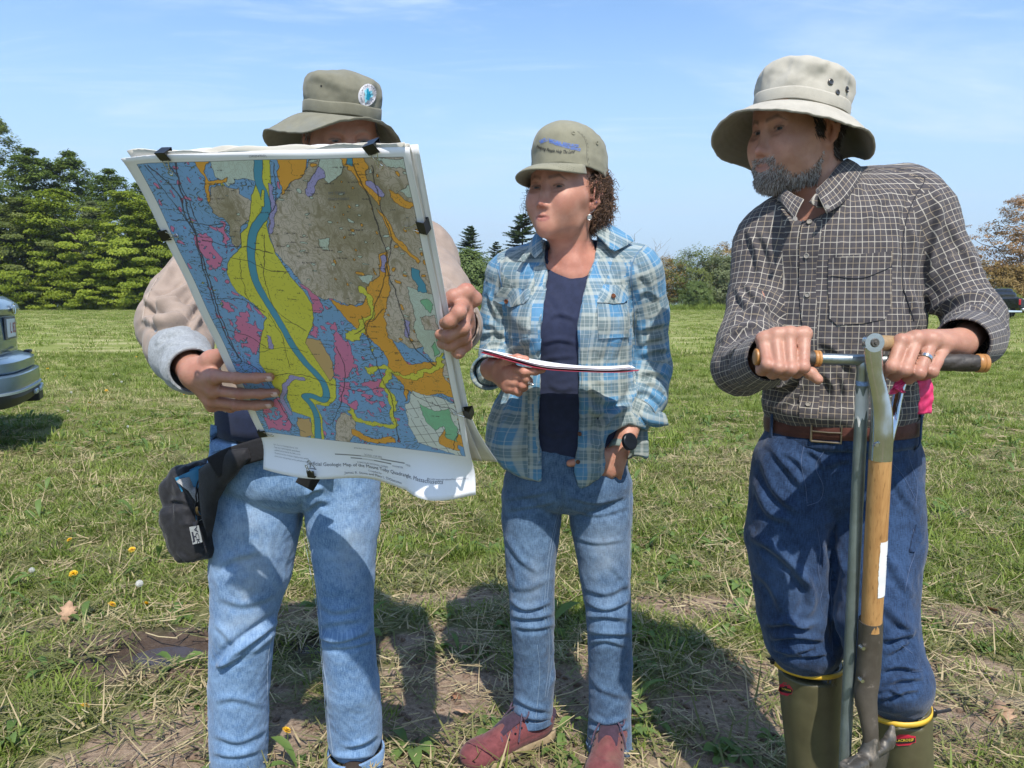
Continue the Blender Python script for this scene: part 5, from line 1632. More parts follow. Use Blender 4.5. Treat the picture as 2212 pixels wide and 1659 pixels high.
for i in range(n1):
 f=i/(n1-1)
 half=Wb/2*(1-.12*f-.5*max(0,f-.75)**1.5)
 for j in range(n2):
  s=j/(n2-1)*2-1
  dish=.016*(1-s*s)*(1-.4*f)
  lip=0.0
  V.append(mid+wd*s*half+dn*(Lb*f+.004)+nb_*(-dish*.6+.010*math.exp(-(s/.22)**2)*(1-f)**1.2))
F=np.array([(i*n2+j,i*n2+j+1,(i+1)*n2+j+1,(i+1)*n2+j)for i in range(n1-1)for j in range(n2-1)])
o=mesh_np('blade',np.array(V),F,M['old_steel'],spade);md=o.modifiers.new('t','SOLIDIFY');md.thickness=.004
S=SDF()
S.cap(bt+np.array([0,0,.03]),mid+dn*.03,.012,.018,k=.03)
Rt_=np.stack([wd,-nb_,np.cross(wd,-nb_)],1)
S.box(L_*.5+mid*.5+dn*.012,(Wb*.27,.0125,.006),Rt_,.004,k=.012);S.box(L_*.72+mid*.28+dn*.020+nb_*.012,(Wb*.16,.006,.013),Rt_,.004,k=.010)
S.box(R_*.5+mid*.5+dn*.010,(Wb*.27,.0095,.006),Rt_,.004,k=.012);S.chain([R_*.7+mid*.3,R_+np.array([0,0,.004]),R_+wd*.006+np.array([0,0,.024])],[.007,.0075,.0055],k=.012)
V,Q=S.mesh(h=.003);V,Q=largest(V,Q);N=vnormals(V,Q);V=V+N*(.0006*fbm(V*60,3))[:,None]
mesh_np('tread',V,Q,M['old_steel'],spade)
M['pink_tape']=simple('pink_tape',(.58,.035,.13),.5,0,.2,60,.5,.002,70)
tape=thing('flagging_tape','bright pink flagging tape tied round the tool handle below the ringed hand','tape',tuple(P(1950,830,1.27)))
def tape_strip(pts,w0,w1,n=26,m=7,seed=0,tw=0.):
 p=smooth_path(pts,n);V=[]
 for i in range(n):
  f=i/(n-1);w=w0+(w1-w0)*f
  a=np.array([math.cos(tw*f),math.sin(tw*f)*.6,.15]);
  for j in range(m):
   s=j/(m-1)-.5
   V.append(p[i]+a*w*s+np.array([0,1,0])*(.0022*math.sin(s*9+seed+f*3)+.0015*math.sin(f*22+s*5)))
 o=mesh_np('tape_tail',np.array(V),np.array([(i*m+j,i*m+j+1,(i+1)*m+j+1,(i+1)*m+j)for i in range(n-1)for j in range(m-1)]),M['pink_tape'],tape)
 md=o.modifiers.new('t','SOLIDIFY');md.thickness=.0006
tape_strip([g6(1440,640,1.262),g6(1400,700,1.255),g6(1365,740,1.25),g6(1330,790,1.252)],.030,.024,seed=1,tw=.5)
tape_strip([g6(1530,640,1.262),g6(1552,700,1.252),g6(1568,780,1.25),g6(1562,850,1.252),g6(1550,925,1.255)],.026,.020,seed=3,tw=-.3)
tape_strip([g6(1400,690,1.256),g6(1370,740,1.247),g6(1410,780,1.25)],.022,.012,seed=5,tw=1.0)
# ===== woman's clothes
J=W_J
fw=np.array([math.sin(math.radians(-10)),-math.cos(math.radians(-10)),0])
Y0=1.93
def torso_w(S,g,tg=10):
 S.cap(P(1224,1000,Y0),P(1226,860,Y0),.166+g*1.6,.158+g*1.4,k=.05,squash=(fw,1.42),tag=tg)
 S.cap(P(1226,860,Y0),P(1230,690,Y0),.158+g,.166+g,k=.05,squash=(fw,1.42),tag=tg)
 for s,x in((-1,1172),(1,1283)):
  S.ell(P(x,700,Y0-.075),(.058+g,.05+g,.062+g),k=.06,tag=tg)
 S.cap(P(1110,590,1.96),P(1365,582,1.93),.056+g,.056+g,k=.06,tag=tg)
 S.cap(P(1190,555,1.945),P(1112,588,1.965),.040+g,.046+g,k=.05,tag=tg)
 S.cap(P(1285,545,1.935),P(1368,575,1.93),.040+g,.046+g,k=.05,tag=tg)
tw=torsomap(P(1226,760,Y0),math.radians(-10),.175,.118)
f4=lambda*p:K('c4',p);f3=lambda*p:K('c3',p);f8=lambda*p:K('c8',p)
S=SDF();torso_w(S,-.014,10)
S.cap(P(1232,527,1.95),P(1230,518,1.78),.058,.062,k=.006,mode='s')
S.box(P(1220,1120,Y0),(.4,.4,.088),rad=.002,k=.01,mode='s')
tee,VT,QT=garment('navy_top',S,M['navy_knit'],person_w,{10:tw},[(f4((620,420),(700,400),(820,440)),6,.004),(f4((570,600),(680,575),(810,600)),6,.003),(f4((600,250),(680,330),(760,520)),8,.003),(f4((570,720),(660,700),(800,690)),6,.003),(f4((600,880),(700,920),(800,900)),7,.003),(f4((570,1180),(680,1230),(790,1180)),8,.003)],wr=(.0025,9,.0006,30),seed=20)
bt_=bvh(VT,QT)
ribbon('neck_band',bt_,f3((778,1375),(820,1440),(900,1475),(960,1478),(1050,1450),(1130,1400),(1215,1320)),.010,.0015,M['navy_dark'],tee,thick=.002)
S=SDF();torso_w(S,.0,10)
S.ell(P(1098,960,Y0),(.060,.10,.12),k=.05,tag=10);S.ell(P(1348,965,Y0),(.060,.10,.12),k=.05,tag=10)
S.chain([J['shR']+np.array([0,0,-.004]),P(1076,690,1.99),P(1072,770,1.985),P(1064,800,1.90)],[.062,.046,.043,.041],k=.02,tag=11)
S.chain([J['shL']+np.array([0,0,-.004]),P(1398,680,1.960),P(1405,790,1.968),P(1398,855,1.930),P(1383,888,1.905)],[.064,.055,.052,.049,.044],k=.02,tag=12)
S.cap(J['wrR']*.3+P(1064,800,1.90)*.7,P(1058,798,1.70),.034,.034,k=.004,mode='s')
op=[(1176,560),(1183,590),(1176,650),(1167,720),(1165,830),(1164,930),(1170,1062),(1256,1075),(1242,1018),(1249,930),(1251,820),(1250,700),(1262,630),(1284,560),(1290,520),(1280,470),(1180,470)]
carve_front(S,op,1.96,830,P(1220,760,1.83),.40,.004)
hem=[(1000,1200),(1040,1005),(1066,985),(1090,1012),(1130,1032),(1170,1040),(1200,1050),(1240,1052),(1256,1054),(1275,1045),(1297,1022),(1307,1000),(1330,985),(1385,985),(1440,1010),(1440,1200)]
carve_front(S,hem,2.4,830,P(1220,1100,1.93),.45,.004)
pk=[(1307,1008),(1302,985),(1301,960),(1312,938),(1335,925),(1360,915),(1400,930),(1400,1010)]
carve_front(S,pk,1.90,830,P(1350,960,1.80),.16,.004)
folds_w=[(f4((130,560),(230,520),(330,560)),6,.007),(f4((160,470),(240,480),(290,540)),6,.007),(f4((170,620),(260,600),(330,620)),5,.005),(f4((200,250),(230,350),(280,470)),6,.006),(f4((280,350),(310,480),(330,640)),7,-.007,'r'),(f4((300,60),(280,180),(240,290)),7,.005),(f4((1190,200),(1200,420),(1215,700)),6,-.008,'r'),(f4((1215,720),(1225,900),(1170,1010)),8,.008),(f4((1230,520),(1330,480),(1440,460)),7,.007),(f4((1235,700),(1330,650),(1450,640)),7,.008),(f4((1225,830),(1320,800),(1440,830)),7,.008),(f4((1230,900),(1330,880),(1430,950)),6,.007),(f4((1240,620),(1300,580),(1400,560)),6,.006),(f4((1200,940),(1290,930),(1390,1020)),6,.007),(f4((1230,270),(1290,240),(1380,300)),6,.006),(f4((1230,130),(1300,160),(1340,280)),7,.005),(f4((1180,30),(1260,120),(1250,260)),7,-.004,'r'),(f4((880,900),(1000,1000),(1130,1010)),8,.007),(f4((860,1010),(960,1090),(1100,1060)),8,.008),(f4((1180,1020),(1060,1090),(960,1200)),8,.010),(f4((1100,1060),(980,1180),(900,1340)),8,.009),(f4((1000,1200),(940,1330),(900,1500)),8,.008),(f4((850,940),(850,1150),(840,1400)),6,.006),(f4((905,1200),(915,1400),(930,1560)),24,.016,'r'),(f4((960,350),(1000,520),(970,700)),8,.004),(f4((1080,360),(1100,520),(1060,720)),8,.004),(f4((340,680),(420,600),(540,560)),8,.004),(f4((360,950),(330,1100),(260,1330)),8,.008),(f4((440,920),(430,1100),(380,1400)),8,.006),(f4((520,900),(510,1200),(530,1500)),7,.004),(f4((300,1000),(290,1150),(240,1300)),7,.006),(f4((360,380),(420,480),(560,520)),8,.004),(f4((500,120),(470,240),(480,360)),7,.004),(f3((470,1300),(420,1450),(380,1640)),6,.004),(f3((1640,1330),(1560,1480),(1590,1650)),6,.004),(f4((960,20),(900,120),(860,210)),6,.004)]
sw_r=limbmap([J['shR'],P(1076,690,1.99),P(1072,770,1.985),J['wrR']],.046);sw_l=limbmap([J['shL'],P(1398,680,1.965),P(1406,790,1.985),J['wrL']],.052)
shirt_w,VW,QW=garment('plaid_shirt',S,M['plaid'],person_w,{10:tw,11:sw_r,12:sw_l},folds_w,h=.0038,wr=(.0035,12,.0016,45),seed=30)
bw=bvh(VW,QW)
cuff('rolled_cuff',P(1069,795,1.935),P(1052,806,1.862),.046,.042,M['plaid'],shirt_w,thick=.006,seed=1)
cuff('rolled_cuff',P(1392,868,1.935),P(1377,893,1.895),.049,.047,M['plaid'],shirt_w,thick=.006,seed=3)
V=[]
fa=[P(1368,884,1.865),P(1390,905,1.855),P(1420,912,1.87),P(1444,915,1.90)];fb=[P(1372,866,1.88),P(1395,875,1.875),P(1420,885,1.885),P(1437,893,1.91)]
fcc=[P(1380,893,1.885),P(1400,918,1.875),P(1422,923,1.885),P(1446,917,1.905)]
a_,b_,c_=[smooth_path(x,16)for x in(fa,fb,fcc)]
rows=np.array([b_,b_*.5+a_*.5+np.array([0,-.008,0]),a_+np.array([0,-.004,-.002]),a_*.5+c_*.5+np.array([0,.004,-.004]),c_])
F=np.array([(i*16+j,i*16+j+1,(i+1)*16+j+1,(i+1)*16+j)for i in range(4)for j in range(15)])
uv=np.array([[((k%16)*.005,(k//16)*.012)for k in f]for f in F])
o=mesh_np('rolled_cuff',rows.reshape(-1,3),F,M['plaid'],shirt_w,uv=uv,cols={'Col':np.zeros((80,3))});md=o.modifiers.new('t','SOLIDIFY');md.thickness=.0035;md.offset=0
o.modifiers.new('s','SUBSURF').levels=1
patch('placket',bw,f4((575,60),(612,110),(600,200),(575,330),(560,500),(552,720),(550,900),(556,1200),(562,1560),(470,1530),(470,1200),(470,900),(478,700),(490,500),(500,330),(520,180),(510,80)),.002,.003,M['plaid'],shirt_w,uvfn=lambda X:tw(X)+np.array([.012,.02]),step=4,smooth_n=2)
patch('placket',bw,f4((1060,20),(1040,80),(1000,190),(950,330),(910,500),(870,740),(840,900),(835,700),(830,500),(850,330),(880,180),(930,60),(990,0)),.003,.003,M['plaid'],shirt_w,uvfn=lambda X:tw(X)+np.array([.03,.0]),step=4,smooth_n=2)
def diag(X):
 a=tw(X);c,s=math.cos(.75),math.sin(.75);return np.stack([a[:,0]*c-a[:,1]*s,a[:,0]*s+a[:,1]*c],1)
patch('pocket',bw,f4((290,330),(490,335),(470,560),(330,570)),.002,.002,M['plaid'],shirt_w,uvfn=lambda X:tw(X)+np.array([.0,.01]),step=4)
patch('pocket',bw,f4((950,330),(1150,330),(1160,560),(960,570)),.002,.002,M['plaid'],shirt_w,uvfn=lambda X:tw(X)+np.array([.0,.01]),step=4)
patch('pocket_flap',bw,f4((285,213),(380,225),(495,240),(482,300),(450,335),(395,350),(360,358),(320,340),(270,322),(232,296)),.006,.003,M['plaid'],shirt_w,uvfn=diag,step=3,bulge=.001)
patch('pocket_flap',bw,f4((985,208),(1150,205),(1148,300),(1120,330),(1050,335),(1000,328),(945,325),(960,270)),.006,.003,M['plaid'],shirt_w,uvfn=diag,step=3,bulge=.001)
M['horn']=simple('brown_horn',(.13,.050,.025),.25,0,.5,200)
for x,y in((335,311),(1046,288)):button('button',bw,*f4((x,y))[0],.0060,M['horn'],shirt_w,.0105)
for x,y in((833,1228),(817,1422)):button('button',bw,*f4((x,y))[0],.0056,M['horn'],shirt_w,.003)
M['blue_seam']=flatcol('blue_seam',(.10,.19,.30),.8)
for pts in(f4((260,90),(285,180),(290,215)),f3((1720,1250),(1620,1360),(1575,1500),(1570,1650)),f4((1180,30),(1190,200),(1205,420),(1215,640)),f3((365,1420),(370,1550),(380,1650)),f4((1150,220),(1150,420),(1165,600))):
 ribbon('seam',bw,pts,.0022,.0010,M['blue_seam'],shirt_w,thick=.0012)
patch('collar',bw,f3((720,1150),(760,1160),(775,1250),(770,1330),(745,1360),(700,1400),(660,1360),(600,1440),(545,1430),(620,1340),(660,1260)),.010,.0035,M['plaid'],shirt_w,uvfn=diag,step=3,bulge=.004,zfix=lambda x,y:1.852+.0006*(1180-x)+(560-y)*.0009)
patch('collar',bw,f3((1252,1060),(1320,1068),(1440,1130),(1560,1210),(1588,1248),(1520,1290),(1420,1338),(1375,1320),(1300,1240),(1255,1200),(1245,1120)),.010,.0035,M['plaid'],shirt_w,uvfn=diag,step=3,bulge=.004,zfix=lambda x,y:1.848+.0004*(x-1290)+(545-y)*.0009)
S=SDF()
fj=np.array([math.sin(math.radians(-5)),-math.cos(math.radians(-5)),0])
Rj=np.stack([[math.cos(math.radians(-5)),math.sin(math.radians(-5)),0],-fj,[0,0,1.]],1)
S.ell(P(1226,985,1.94),(.160,.112,.110),R=Rj,k=.03,tag=20);S.ell(P(1226,1042,1.94),(.171,.120,.082),R=Rj,k=.03,tag=20)
S.chain([P(1150,1075,1.94),P(1148,1115,1.935),P(1147,1240,1.925),P(1150,1345,1.92),P(1154,1460,1.955),P(1148,1560,1.975)],[.083,.0785,.0645,.0570,.0565,.0555],k=.007,tag=21)
S.chain([P(1296,1075,1.94),P(1297,1115,1.93),P(1307,1240,1.915),P(1316,1335,1.90),P(1318,1430,1.925),P(1317,1600,1.945)],[.086,.082,.0665,.0595,.0585,.0610],k=.007,tag=22)
S.box(P(1150,1700,1.975)*[1,1,0]+np.array([0,0,-.03+.02]),(.12,.14,.09),R=None,rad=.004,k=.006,mode='s')
lw_r=limbmap([P(1150,1040,1.94),P(1147,1240,1.925),P(1150,1345,1.92),P(1150,1600,1.975)],.06);lw_l=limbmap([P(1296,1040,1.94),P(1307,1240,1.915),P(1316,1335,1.90),P(1317,1640,1.945)],.062)
folds_wj=[(f8((360,110),(500,90),(660,60)),5,.004),(f8((370,170),(520,150),(680,120)),5,.004),(f8((720,150),(900,200),(1090,150)),5,.004),(f8((730,90),(900,130),(1080,90)),5,.004),(f8((760,320),(900,360),(1080,340)),5,.003),(f8((380,330),(470,460),(580,540)),7,.004),(f8((400,600),(500,620),(640,560)),8,.003),(f8((405,690),(500,740),(640,700)),6,.008),(f8((410,780),(520,790),(650,770)),6,.008),(f8((420,840),(540,850),(660,830)),6,.006),(f8((830,620),(960,650),(1090,590)),7,.006),(f8((840,700),(960,740),(1090,690)),6,.009),(f8((840,790),(950,780),(1100,800)),7,.009),(f8((840,870),(980,880),(1110,880)),6,.008),(f8((850,940),(960,920),(1080,960)),6,.005),(f8((980,480),(1050,560),(1100,680)),7,.004),(f8((430,1250),(520,1300),(640,1330)),6,.006),(f8((420,1330),(530,1370),(640,1370)),6,.006),(f8((850,1360),(960,1400),(1090,1360)),6,.006),(f8((850,1430),(980,1450),(1090,1420)),6,.007),(f8((640,900),(660,1050),(650,1200)),5,.003),(f8((850,1100),(930,1200),(1090,1250)),7,.003),(f8((690,60),(700,150),(680,220)),7,-.006,'r'),(f8((400,440),(440,560),(430,680)),6,.003)]
def fade_w(V):
 q=proj(V);n=fbm(V*8+8,3)
 g=lambda x,y,a,b:np.exp(-((q[:,0]-x)/a)**2-((q[:,1]-y)/b)**2)
 f=.30*g(1308,1190,40,100)+.22*g(1140,1190,35,90)+.30*g(1318,1375,32,25)+.22*g(1315,1300,30,40)+.15*g(1150,1330,30,60)+.10*n+.06
 f+=.06*np.clip((q[:,1]-1380)/100,0,1)
 return np.stack([np.clip(f,0,1),np.clip(.8*g(1308,1210,40,80)+.6*g(1150,1260,30,60),0,1),f*0],1)
jeans_w,VJ,QJ=garment('blue_jeans',S,M['jeans_w'],person_w,{20:tw,21:lw_r,22:lw_l},folds_wj,h=.0038,wr=(.003,10,.0010,36),cols=fade_w,seed=44)
bjw=bvh(VJ,QJ)
M['w_thread']=flatcol('pale_seam_thread',(.20,.27,.36),.8)
for pts in(f8((690,150),(660,260),(625,440),(610,600),(600,780),(630,900),(625,1080),(605,1250)),f8((700,160),(668,270),(640,440),(625,600),(615,760),(645,900),(640,1080),(618,1250)),f8((560,950),(575,1100),(560,1300),(545,1420)),f8((1090,60),(1095,300),(1085,560)),f8((1105,60),(1108,300),(1095,560)),f8((1090,820),(1105,1000),(1100,1300)),f8((845,1050),(850,1230),(840,1350))):
 ribbon('seam',bjw,pts,.0013,.0010,M['w_thread'],jeans_w,n=60)
M['w_inseam']=flatcol('dark_inseam',(.035,.07,.14),.85)
patch('fly',bjw,f8((645,-10),(715,-10),(712,60),(700,110),(668,100),(655,40)),.002,.002,M['jeans_w'],jeans_w,uvfn=tw,step=3)
for s_,c_,r_,t_ in((lw_r,P(1149,1546,1.968),.0565,(.0,0.)),(lw_l,P(1317,1608,1.945),.0620,(0,0))):
 cuff('jeans_hem',c_+np.array([0,0,.006]),c_+np.array([0,-.002,-.014]),r_,r_+.001,M['jeans_w'],jeans_w,thick=.004,seed=2,wob=.004)
cfr=Frame(fr_w.p((-.004,-.014,.048)),face_rot(math.radians(-34),math.radians(10),math.radians(-3)),1.05)
n=120;a=np.linspace(0,2*np.pi,n,endpoint=False);dx,dy=-np.sin(a),np.cos(a)
prof=smooth_path([(1.0,-.014,0),(1.01,.012,0),(1.0,.036,0),(.95,.060,0),(.82,.082,0),(.58,.097,0),(.3,.105,0),(.02,.107,0)],40)[:,:2]
V=[]
for k,(s,z)in enumerate(prof):
 q=np.stack([dx*.0850*s,dy*.1030*s,np.full(n,z)],1)
 pan=1-.010*np.exp(-((((a/(math.pi/3))%1)-.5)/.03)**2)
 front=np.clip(dy,0,1)**2
 q[:,:2]*=pan[:,None]
 q[:,1]+=front*.012*math.exp(-((z-.055)/.035)**2)
 q[:,2]+=front*.006*(z/.118)
 cr=.0030*fbm(np.concatenate([q[:,:2],q[:,2:]],1)*22+3,3)*(1-.5*front)
 q[:,:2]+=np.stack([dx,dy],1)*cr[:,None];q[:,2]+=cr*.8*(k/39)
 back=np.clip(-dy,0,1);q[:,2]+=back*-.014*(1-k/39)
 V.append(q)
V=np.concatenate(V)
F=[(k*n+j,k*n+(j+1)%n,(k+1)*n+(j+1)%n,(k+1)*n+j)for k in range(39)for j in range(n)]+[tuple(range(39*n,40*n))]
cap_w=mesh_np('baseball_cap',np.array([cfr.p(v)for v in V]),F,M['cap_khaki'],person_w)
md=cap_w.modifiers.new('t','SOLIDIFY');md.thickness=.002;md.offset=-1
mb=MB();c=cfr.p((0,.006,.112));mb.tube([c-np.array([0,0,.004]),c,c+np.array([0,0,.003]),c+np.array([0,0,.0045])],[.0075,.0075,.005,.001],14);mb.build('cap_button',M['cap_khaki'],cap_w)
vfr=Frame(cfr.p((0,0,.010)),face_rot(math.radians(-40),math.radians(-5),math.radians(-6)),1.05)
V=[];nv,mv=49,16
for i in range(mv):
 f=i/(mv-1)
 for j in range(nv):
  s=j/(nv-1)*2-1
  an=s*math.radians(61)
  bx,by=-math.sin(an)*.0860,math.cos(an)*.1050
  w=.066*(1-abs(s)**2.8)**.65+.001
  ox=bx*(1+.04*f);oy=by+w*f
  z=-.010-f*.010-(ox/.085)**2*(.012+.012*f)+.006*math.sin(f*3.14)+.0005*math.sin(f*50)
  V.append(vfr.p((ox,oy,z+.008)))
F=np.array([(i*nv+j,(i+1)*nv+j,(i+1)*nv+j+1,i*nv+j+1)for i in range(mv-1)for j in range(nv-1)])
M['visor_under']=cloth('visor_underside',(.17,.16,.115),.1,40,.3)
vis=mesh_np('visor',np.array(V),F,M['cap_khaki'],cap_w,mats=[M['cap_khaki'],M['visor_under']]);md=vis.modifiers.new('t','SOLIDIFY');md.thickness=.0042;md.offset=0;md.material_offset=0
bc_w=obj_bvh(cap_w)
M['blue_thread']=flatcol('blue_embroidery',(.06,.17,.58),.6);M['black_thread']=flatcol('black_embroidery',(.018,.018,.015),.6)
def cap_map(x,y,off=.0012):
 h,nn,D=hit(bc_w,x,y)
 return h+nn*off if h is not None else P(x,y,1.79)
def bent(text,p0,p1,sag,size,mat,name,**kw):
 p0=np.array(p0,float);p1=np.array(p1,float);L=np.hypot(*(p1-p0));u=(p1-p0)/L;v=np.array([-u[1],u[0]])
 V0,_=text_vf(text,1.0,**kw);w=V0[:,0].max()-V0[:,0].min();k=L/w
 def mp(x,y):
  t=x/L
  q=p0+u*(x+L/2)+v*(sag*(1-4*t*t))*-1+np.array([u[1],-u[0]])*y
  return cap_map(q[0],q[1])
 V1,F1=text_vf(text,k,**kw)
 sy=size/k
 mb=MB();mb.add(np.array([mp(a_,b_*sy)for a_,b_ in V1]),F1)
 return mb.build(name,mat,cap_w,smooth=False,fixn=False)
bent('NRCS',f3((740,318))[0],f3((795,292))[0],0,11,M['blue_thread'],'embroidery',bold=True)
bent('| NATURAL RESOURCES',f3((808,288))[0],f3((1090,352))[0],-2,8.2,M['blue_thread'],'embroidery',bold=True)
bent('CONSERVATION SERVICE',f3((822,306))[0],f3((1108,388))[0],-2,8.0,M['blue_thread'],'embroidery',bold=True)
bent('Helping People Help The Land',f3((705,352))[0],f3((1055,402))[0],-5,10,M['black_thread'],'embroidery',bold=True,shear=.35)
for x,y in((1262,322),(1045,232)):
 a_,nn,D=hit(bc_w,*f3((x,y))[0])
 if a_ is None:continue
 u=np.cross(nn,[0,0,1.]);u/=np.linalg.norm(u);v=np.cross(nn,u);mb=MB()
 mb.tube([a_+nn*.0006+(u*math.cos(t)+v*math.sin(t))*.0038 for t in np.linspace(0,6.29,16)],.0011,6,False);mb.build('cap_eyelet',M['cap_khaki'],cap_w)
hl=[((-.052,-.055,.012),(.040,.050,.055)),((-.060,-.060,-.035),(.034,.042,.045)),((0,-.085,-.01),(.065,.035,.06)),((.055,-.05,.0),(.034,.05,.055)),((.055,-.05,-.045),(.028,.036,.036)),((0,-.08,-.055),(.055,.03,.03)),((-.072,-.012,.030),(.012,.026,.022)),((.070,.012,.015),(.012,.02,.03))]
S=SDF()
for c,r in hl:S.ell(c,r,k=.02,fr=fr_w)
V,Q=S.mesh(h=.005);V,Q=largest(V,Q);N=vnormals(V,Q)
V=V+N*(.006*noise3(V*75)-.004)[:,None]
hc=np.tile([[.05,.029,.019]],(len(V),1))
hair_w=mesh_np('hair',V,Q,M['hair'],person_w,cols={'Col':hc})
rs=np.random.RandomState(12)
n=3600
rt,fi=sample_faces(V,Q,np.ones(len(Q)),n,5);nn=fnormals(V,Q)[fi]
Lr=fr_w.inv(rt)
outw=nn*.55+rs.normal(size=(n,3))*.35+np.array([0,0,-.75])
tip=rs.rand(n)
hcol=np.array([.085,.048,.030])*(.5+1.1*rs.rand(n,1))+(rs.rand(n,1)<.22)*np.array([.16,.09,.045])
strands('curls',rt-nn*.004,outw,.016+.020*rs.rand(n),.0022,hcol,M['hair'],hair_w,seg=11,curl=.0052,grav=.25,seed=3,freq=1.7)
n=90
rt,fi=sample_faces(V,Q,np.ones(len(Q)),n,25);nn=fnormals(V,Q)[fi]
strands('wisps',rt,nn+rs.normal(size=(n,3))*.5+np.array([0,0,-.4]),.03+.025*rs.rand(n),.0007,np.tile([[.10,.055,.03]],(n,1)),M['hair'],hair_w,seg=16,curl=.0065,grav=.2,seed=7,freq=1.7)
n=60
rt=np.array([fr_w.p((.066+.010*rs.rand(),.022+.03*rs.rand(),.015-.085*rs.rand()))for _ in range(n)])
strands('wisps',rt,(np.array([[.9,.1,-.9]])+rs.normal(size=(n,3))*.4)@fr_w.R.T,.018+.022*rs.rand(n),.0010,np.tile([[.05,.028,.018]],(n,1)),M['hair'],hair_w,seg=14,curl=.006,grav=.2,seed=8,freq=1.8)
e=fr_w.p((-.079,-.012,-.045));ec=P(*f3((1193,1008))[0],e[1]-.006)
mb=MB();mb.tube(smooth_path([e+np.array([0,0,.004]),e+np.array([.001,-.004,-.002]),ec+np.array([0,0,.009])],10),.0006,6)
fcv=CAMP-ec;fcv/=np.linalg.norm(fcv)
mb.tube([ec-fcv*.0008,ec+fcv*.0008],.0062,22)
mb.tube([ec+fcv*.001+np.array([math.cos(t),0,math.sin(t)])*.0062 for t in np.linspace(0,6.29,24)],.0009,6,False)
for k in range(3):mb.tube([ec+fcv*.0012+np.array([.004*math.cos(k*1.05),0,.004*math.sin(k*1.05)]),ec+fcv*.0012-np.array([.004*math.cos(k*1.05),0,.004*math.sin(k*1.05)])],.0007,5)
mb.build('earring',M['silver'],person_w)
mb=MB();st=fr_w.p((-.084,-.014,-.027));mb.tube([st,st+fcv*.003],.0016,10);mb.build('ear_stud',simple('purple_stud',(.10,.07,.22),.3),person_w)
wc=P(*f4((1172,1283))[0],1.795);wn=CAMP-wc;wn=wn/np.linalg.norm(wn)*.75+np.array([.62,0,.12]);wn/=np.linalg.norm(wn)
wu=np.cross(wn,[0,0,1.]);wu/=np.linalg.norm(wu);wv=np.cross(wn,wu)
M['watch_case']=simple('dark_watch_case',(.018,.020,.024),.3,.6,.2);M['watch_glass']=simple('dark_watch_glass',(.004,.006,.012),.06,0,.1);M['watch_band']=simple('grey_green_watch_band',(.16,.20,.18),.6,0,.1);M['watch_band2']=simple('olive_band_edge',(.22,.20,.10),.6)
mb=MB();V,F=tube_vf([wc-wn*.006,wc-wn*.005,wc+wn*.0045,wc+wn*.006,wc+wn*.0055,wc+wn*.0045],[.0195,.0215,.0215,.0198,.0182,.0176],40);mb.add(V,F)
watch=mb.build('wristwatch',M['watch_case'],person_w)
mb=MB();mb.tube([wc+wn*.003,wc+wn*.0050],.0176,36);mb.build('watch_face',M['watch_glass'],watch)
mb=MB();mb.tube([wc+wv*-.004+wu*-.0205*-1,wc+wv*-.004+wu*.0245],.0022,10);mb.build('crown_knob',M['watch_case'],watch)
arm_ax=W_J['wrL']-W_J['elL'];arm_ax/=np.linalg.norm(arm_ax);wcc=W_J['wrL']+arm_ax*((wc-W_J['wrL'])@arm_ax)
e1=wc-wcc;e1-=arm_ax*(e1@arm_ax);r_=.0305;e1/=np.linalg.norm(e1);e2=np.cross(arm_ax,e1)
pts=[wcc+(e1*math.cos(t)+e2*math.sin(t))*r_ for t in np.linspace(.45,5.85,40)]
pts=np.array(pts);V=[]
for p in pts:
 rr=p-wcc;rr/=np.linalg.norm(rr)
 for s_,h_ in((-.010,0),(-.0095,.0022),(.0095,.0022),(.010,0)):V.append(p+arm_ax*s_+rr*h_)
F=np.array([(i*4+j,i*4+j+1,i*4+5+j,i*4+4+j)for i in range(39)for j in range(3)])
mesh_np('watch_band',np.array(V),F,M['watch_band'],watch)
M['folder_red']=simple('crimson_card',(.33,.028,.055),.5,0,.12,40,.1);M['paper']=simple('white_paper',(.80,.80,.82),.7,0,.04,30)
folder=thing('folder','red card folder of white papers held flat by the person in plaid','folder',tuple(P(1205,790,1.66)))
def sheet(name,near,far,mat,off,curl,n=30,m=8,thick=.0008,edge=0.):
 a=smooth_path(near,n);b=smooth_path(far,n);V=[]
 for i in range(m):
  f=i/(m-1)
  for j in range(n):
   p=a[j]*(1-f)+b[j]*f
   V.append(p+np.array([0,0,off+curl*math.sin(f*3.14)*math.sin(j/(n-1)*3.14)]))
 F=np.array([(i*n+j,i*n+j+1,(i+1)*n+j+1,(i+1)*n+j)for i in range(m-1)for j in range(n-1)])
 o=mesh_np(name,np.array(V),F,mat,folder);md=o.modifiers.new('t','SOLIDIFY');md.thickness=thick;md.offset=0
near=[P(1040,762,1.655),P(1100,779,1.615),P(1172,797,1.575),P(1260,803,1.545),P(1330,804.5,1.54),P(1378,801,1.55)]
far=[P(1046,760.5,1.80),P(1110,773,1.79),P(1180,787,1.78),P(1262,797,1.77),P(1330,799.5,1.765),P(1381,799,1.765)]
sheet('folder_cover',near,far,M['folder_red'],0,-.002,thick=.0012)
near2=[p+np.array([.004,.004,.0022])for p in near];far2=[p+np.array([-.004,-.004,.0035])for p in far]
for k,(dz,sh)in enumerate(((.0015,0),(.0032,.004),(.0050,-.003))):
 sheet('paper_sheet',[p*1+np.array([sh-.012*(i>3),.006,dz])for i,p in enumerate(near2)],[p+np.array([sh-.02,-.004,dz+.003+.002*math.sin(i*1.4)])for i,p in enumerate(far2)],M['paper'],0,.002,thick=.0005)
up_n=[p+np.array([0,.003,.0075-.004*(i>4)])for i,p in enumerate(near2)];up_f=[p+np.array([0,-.003,.0125-.004*(i>4)])for i,p in enumerate(far2)]
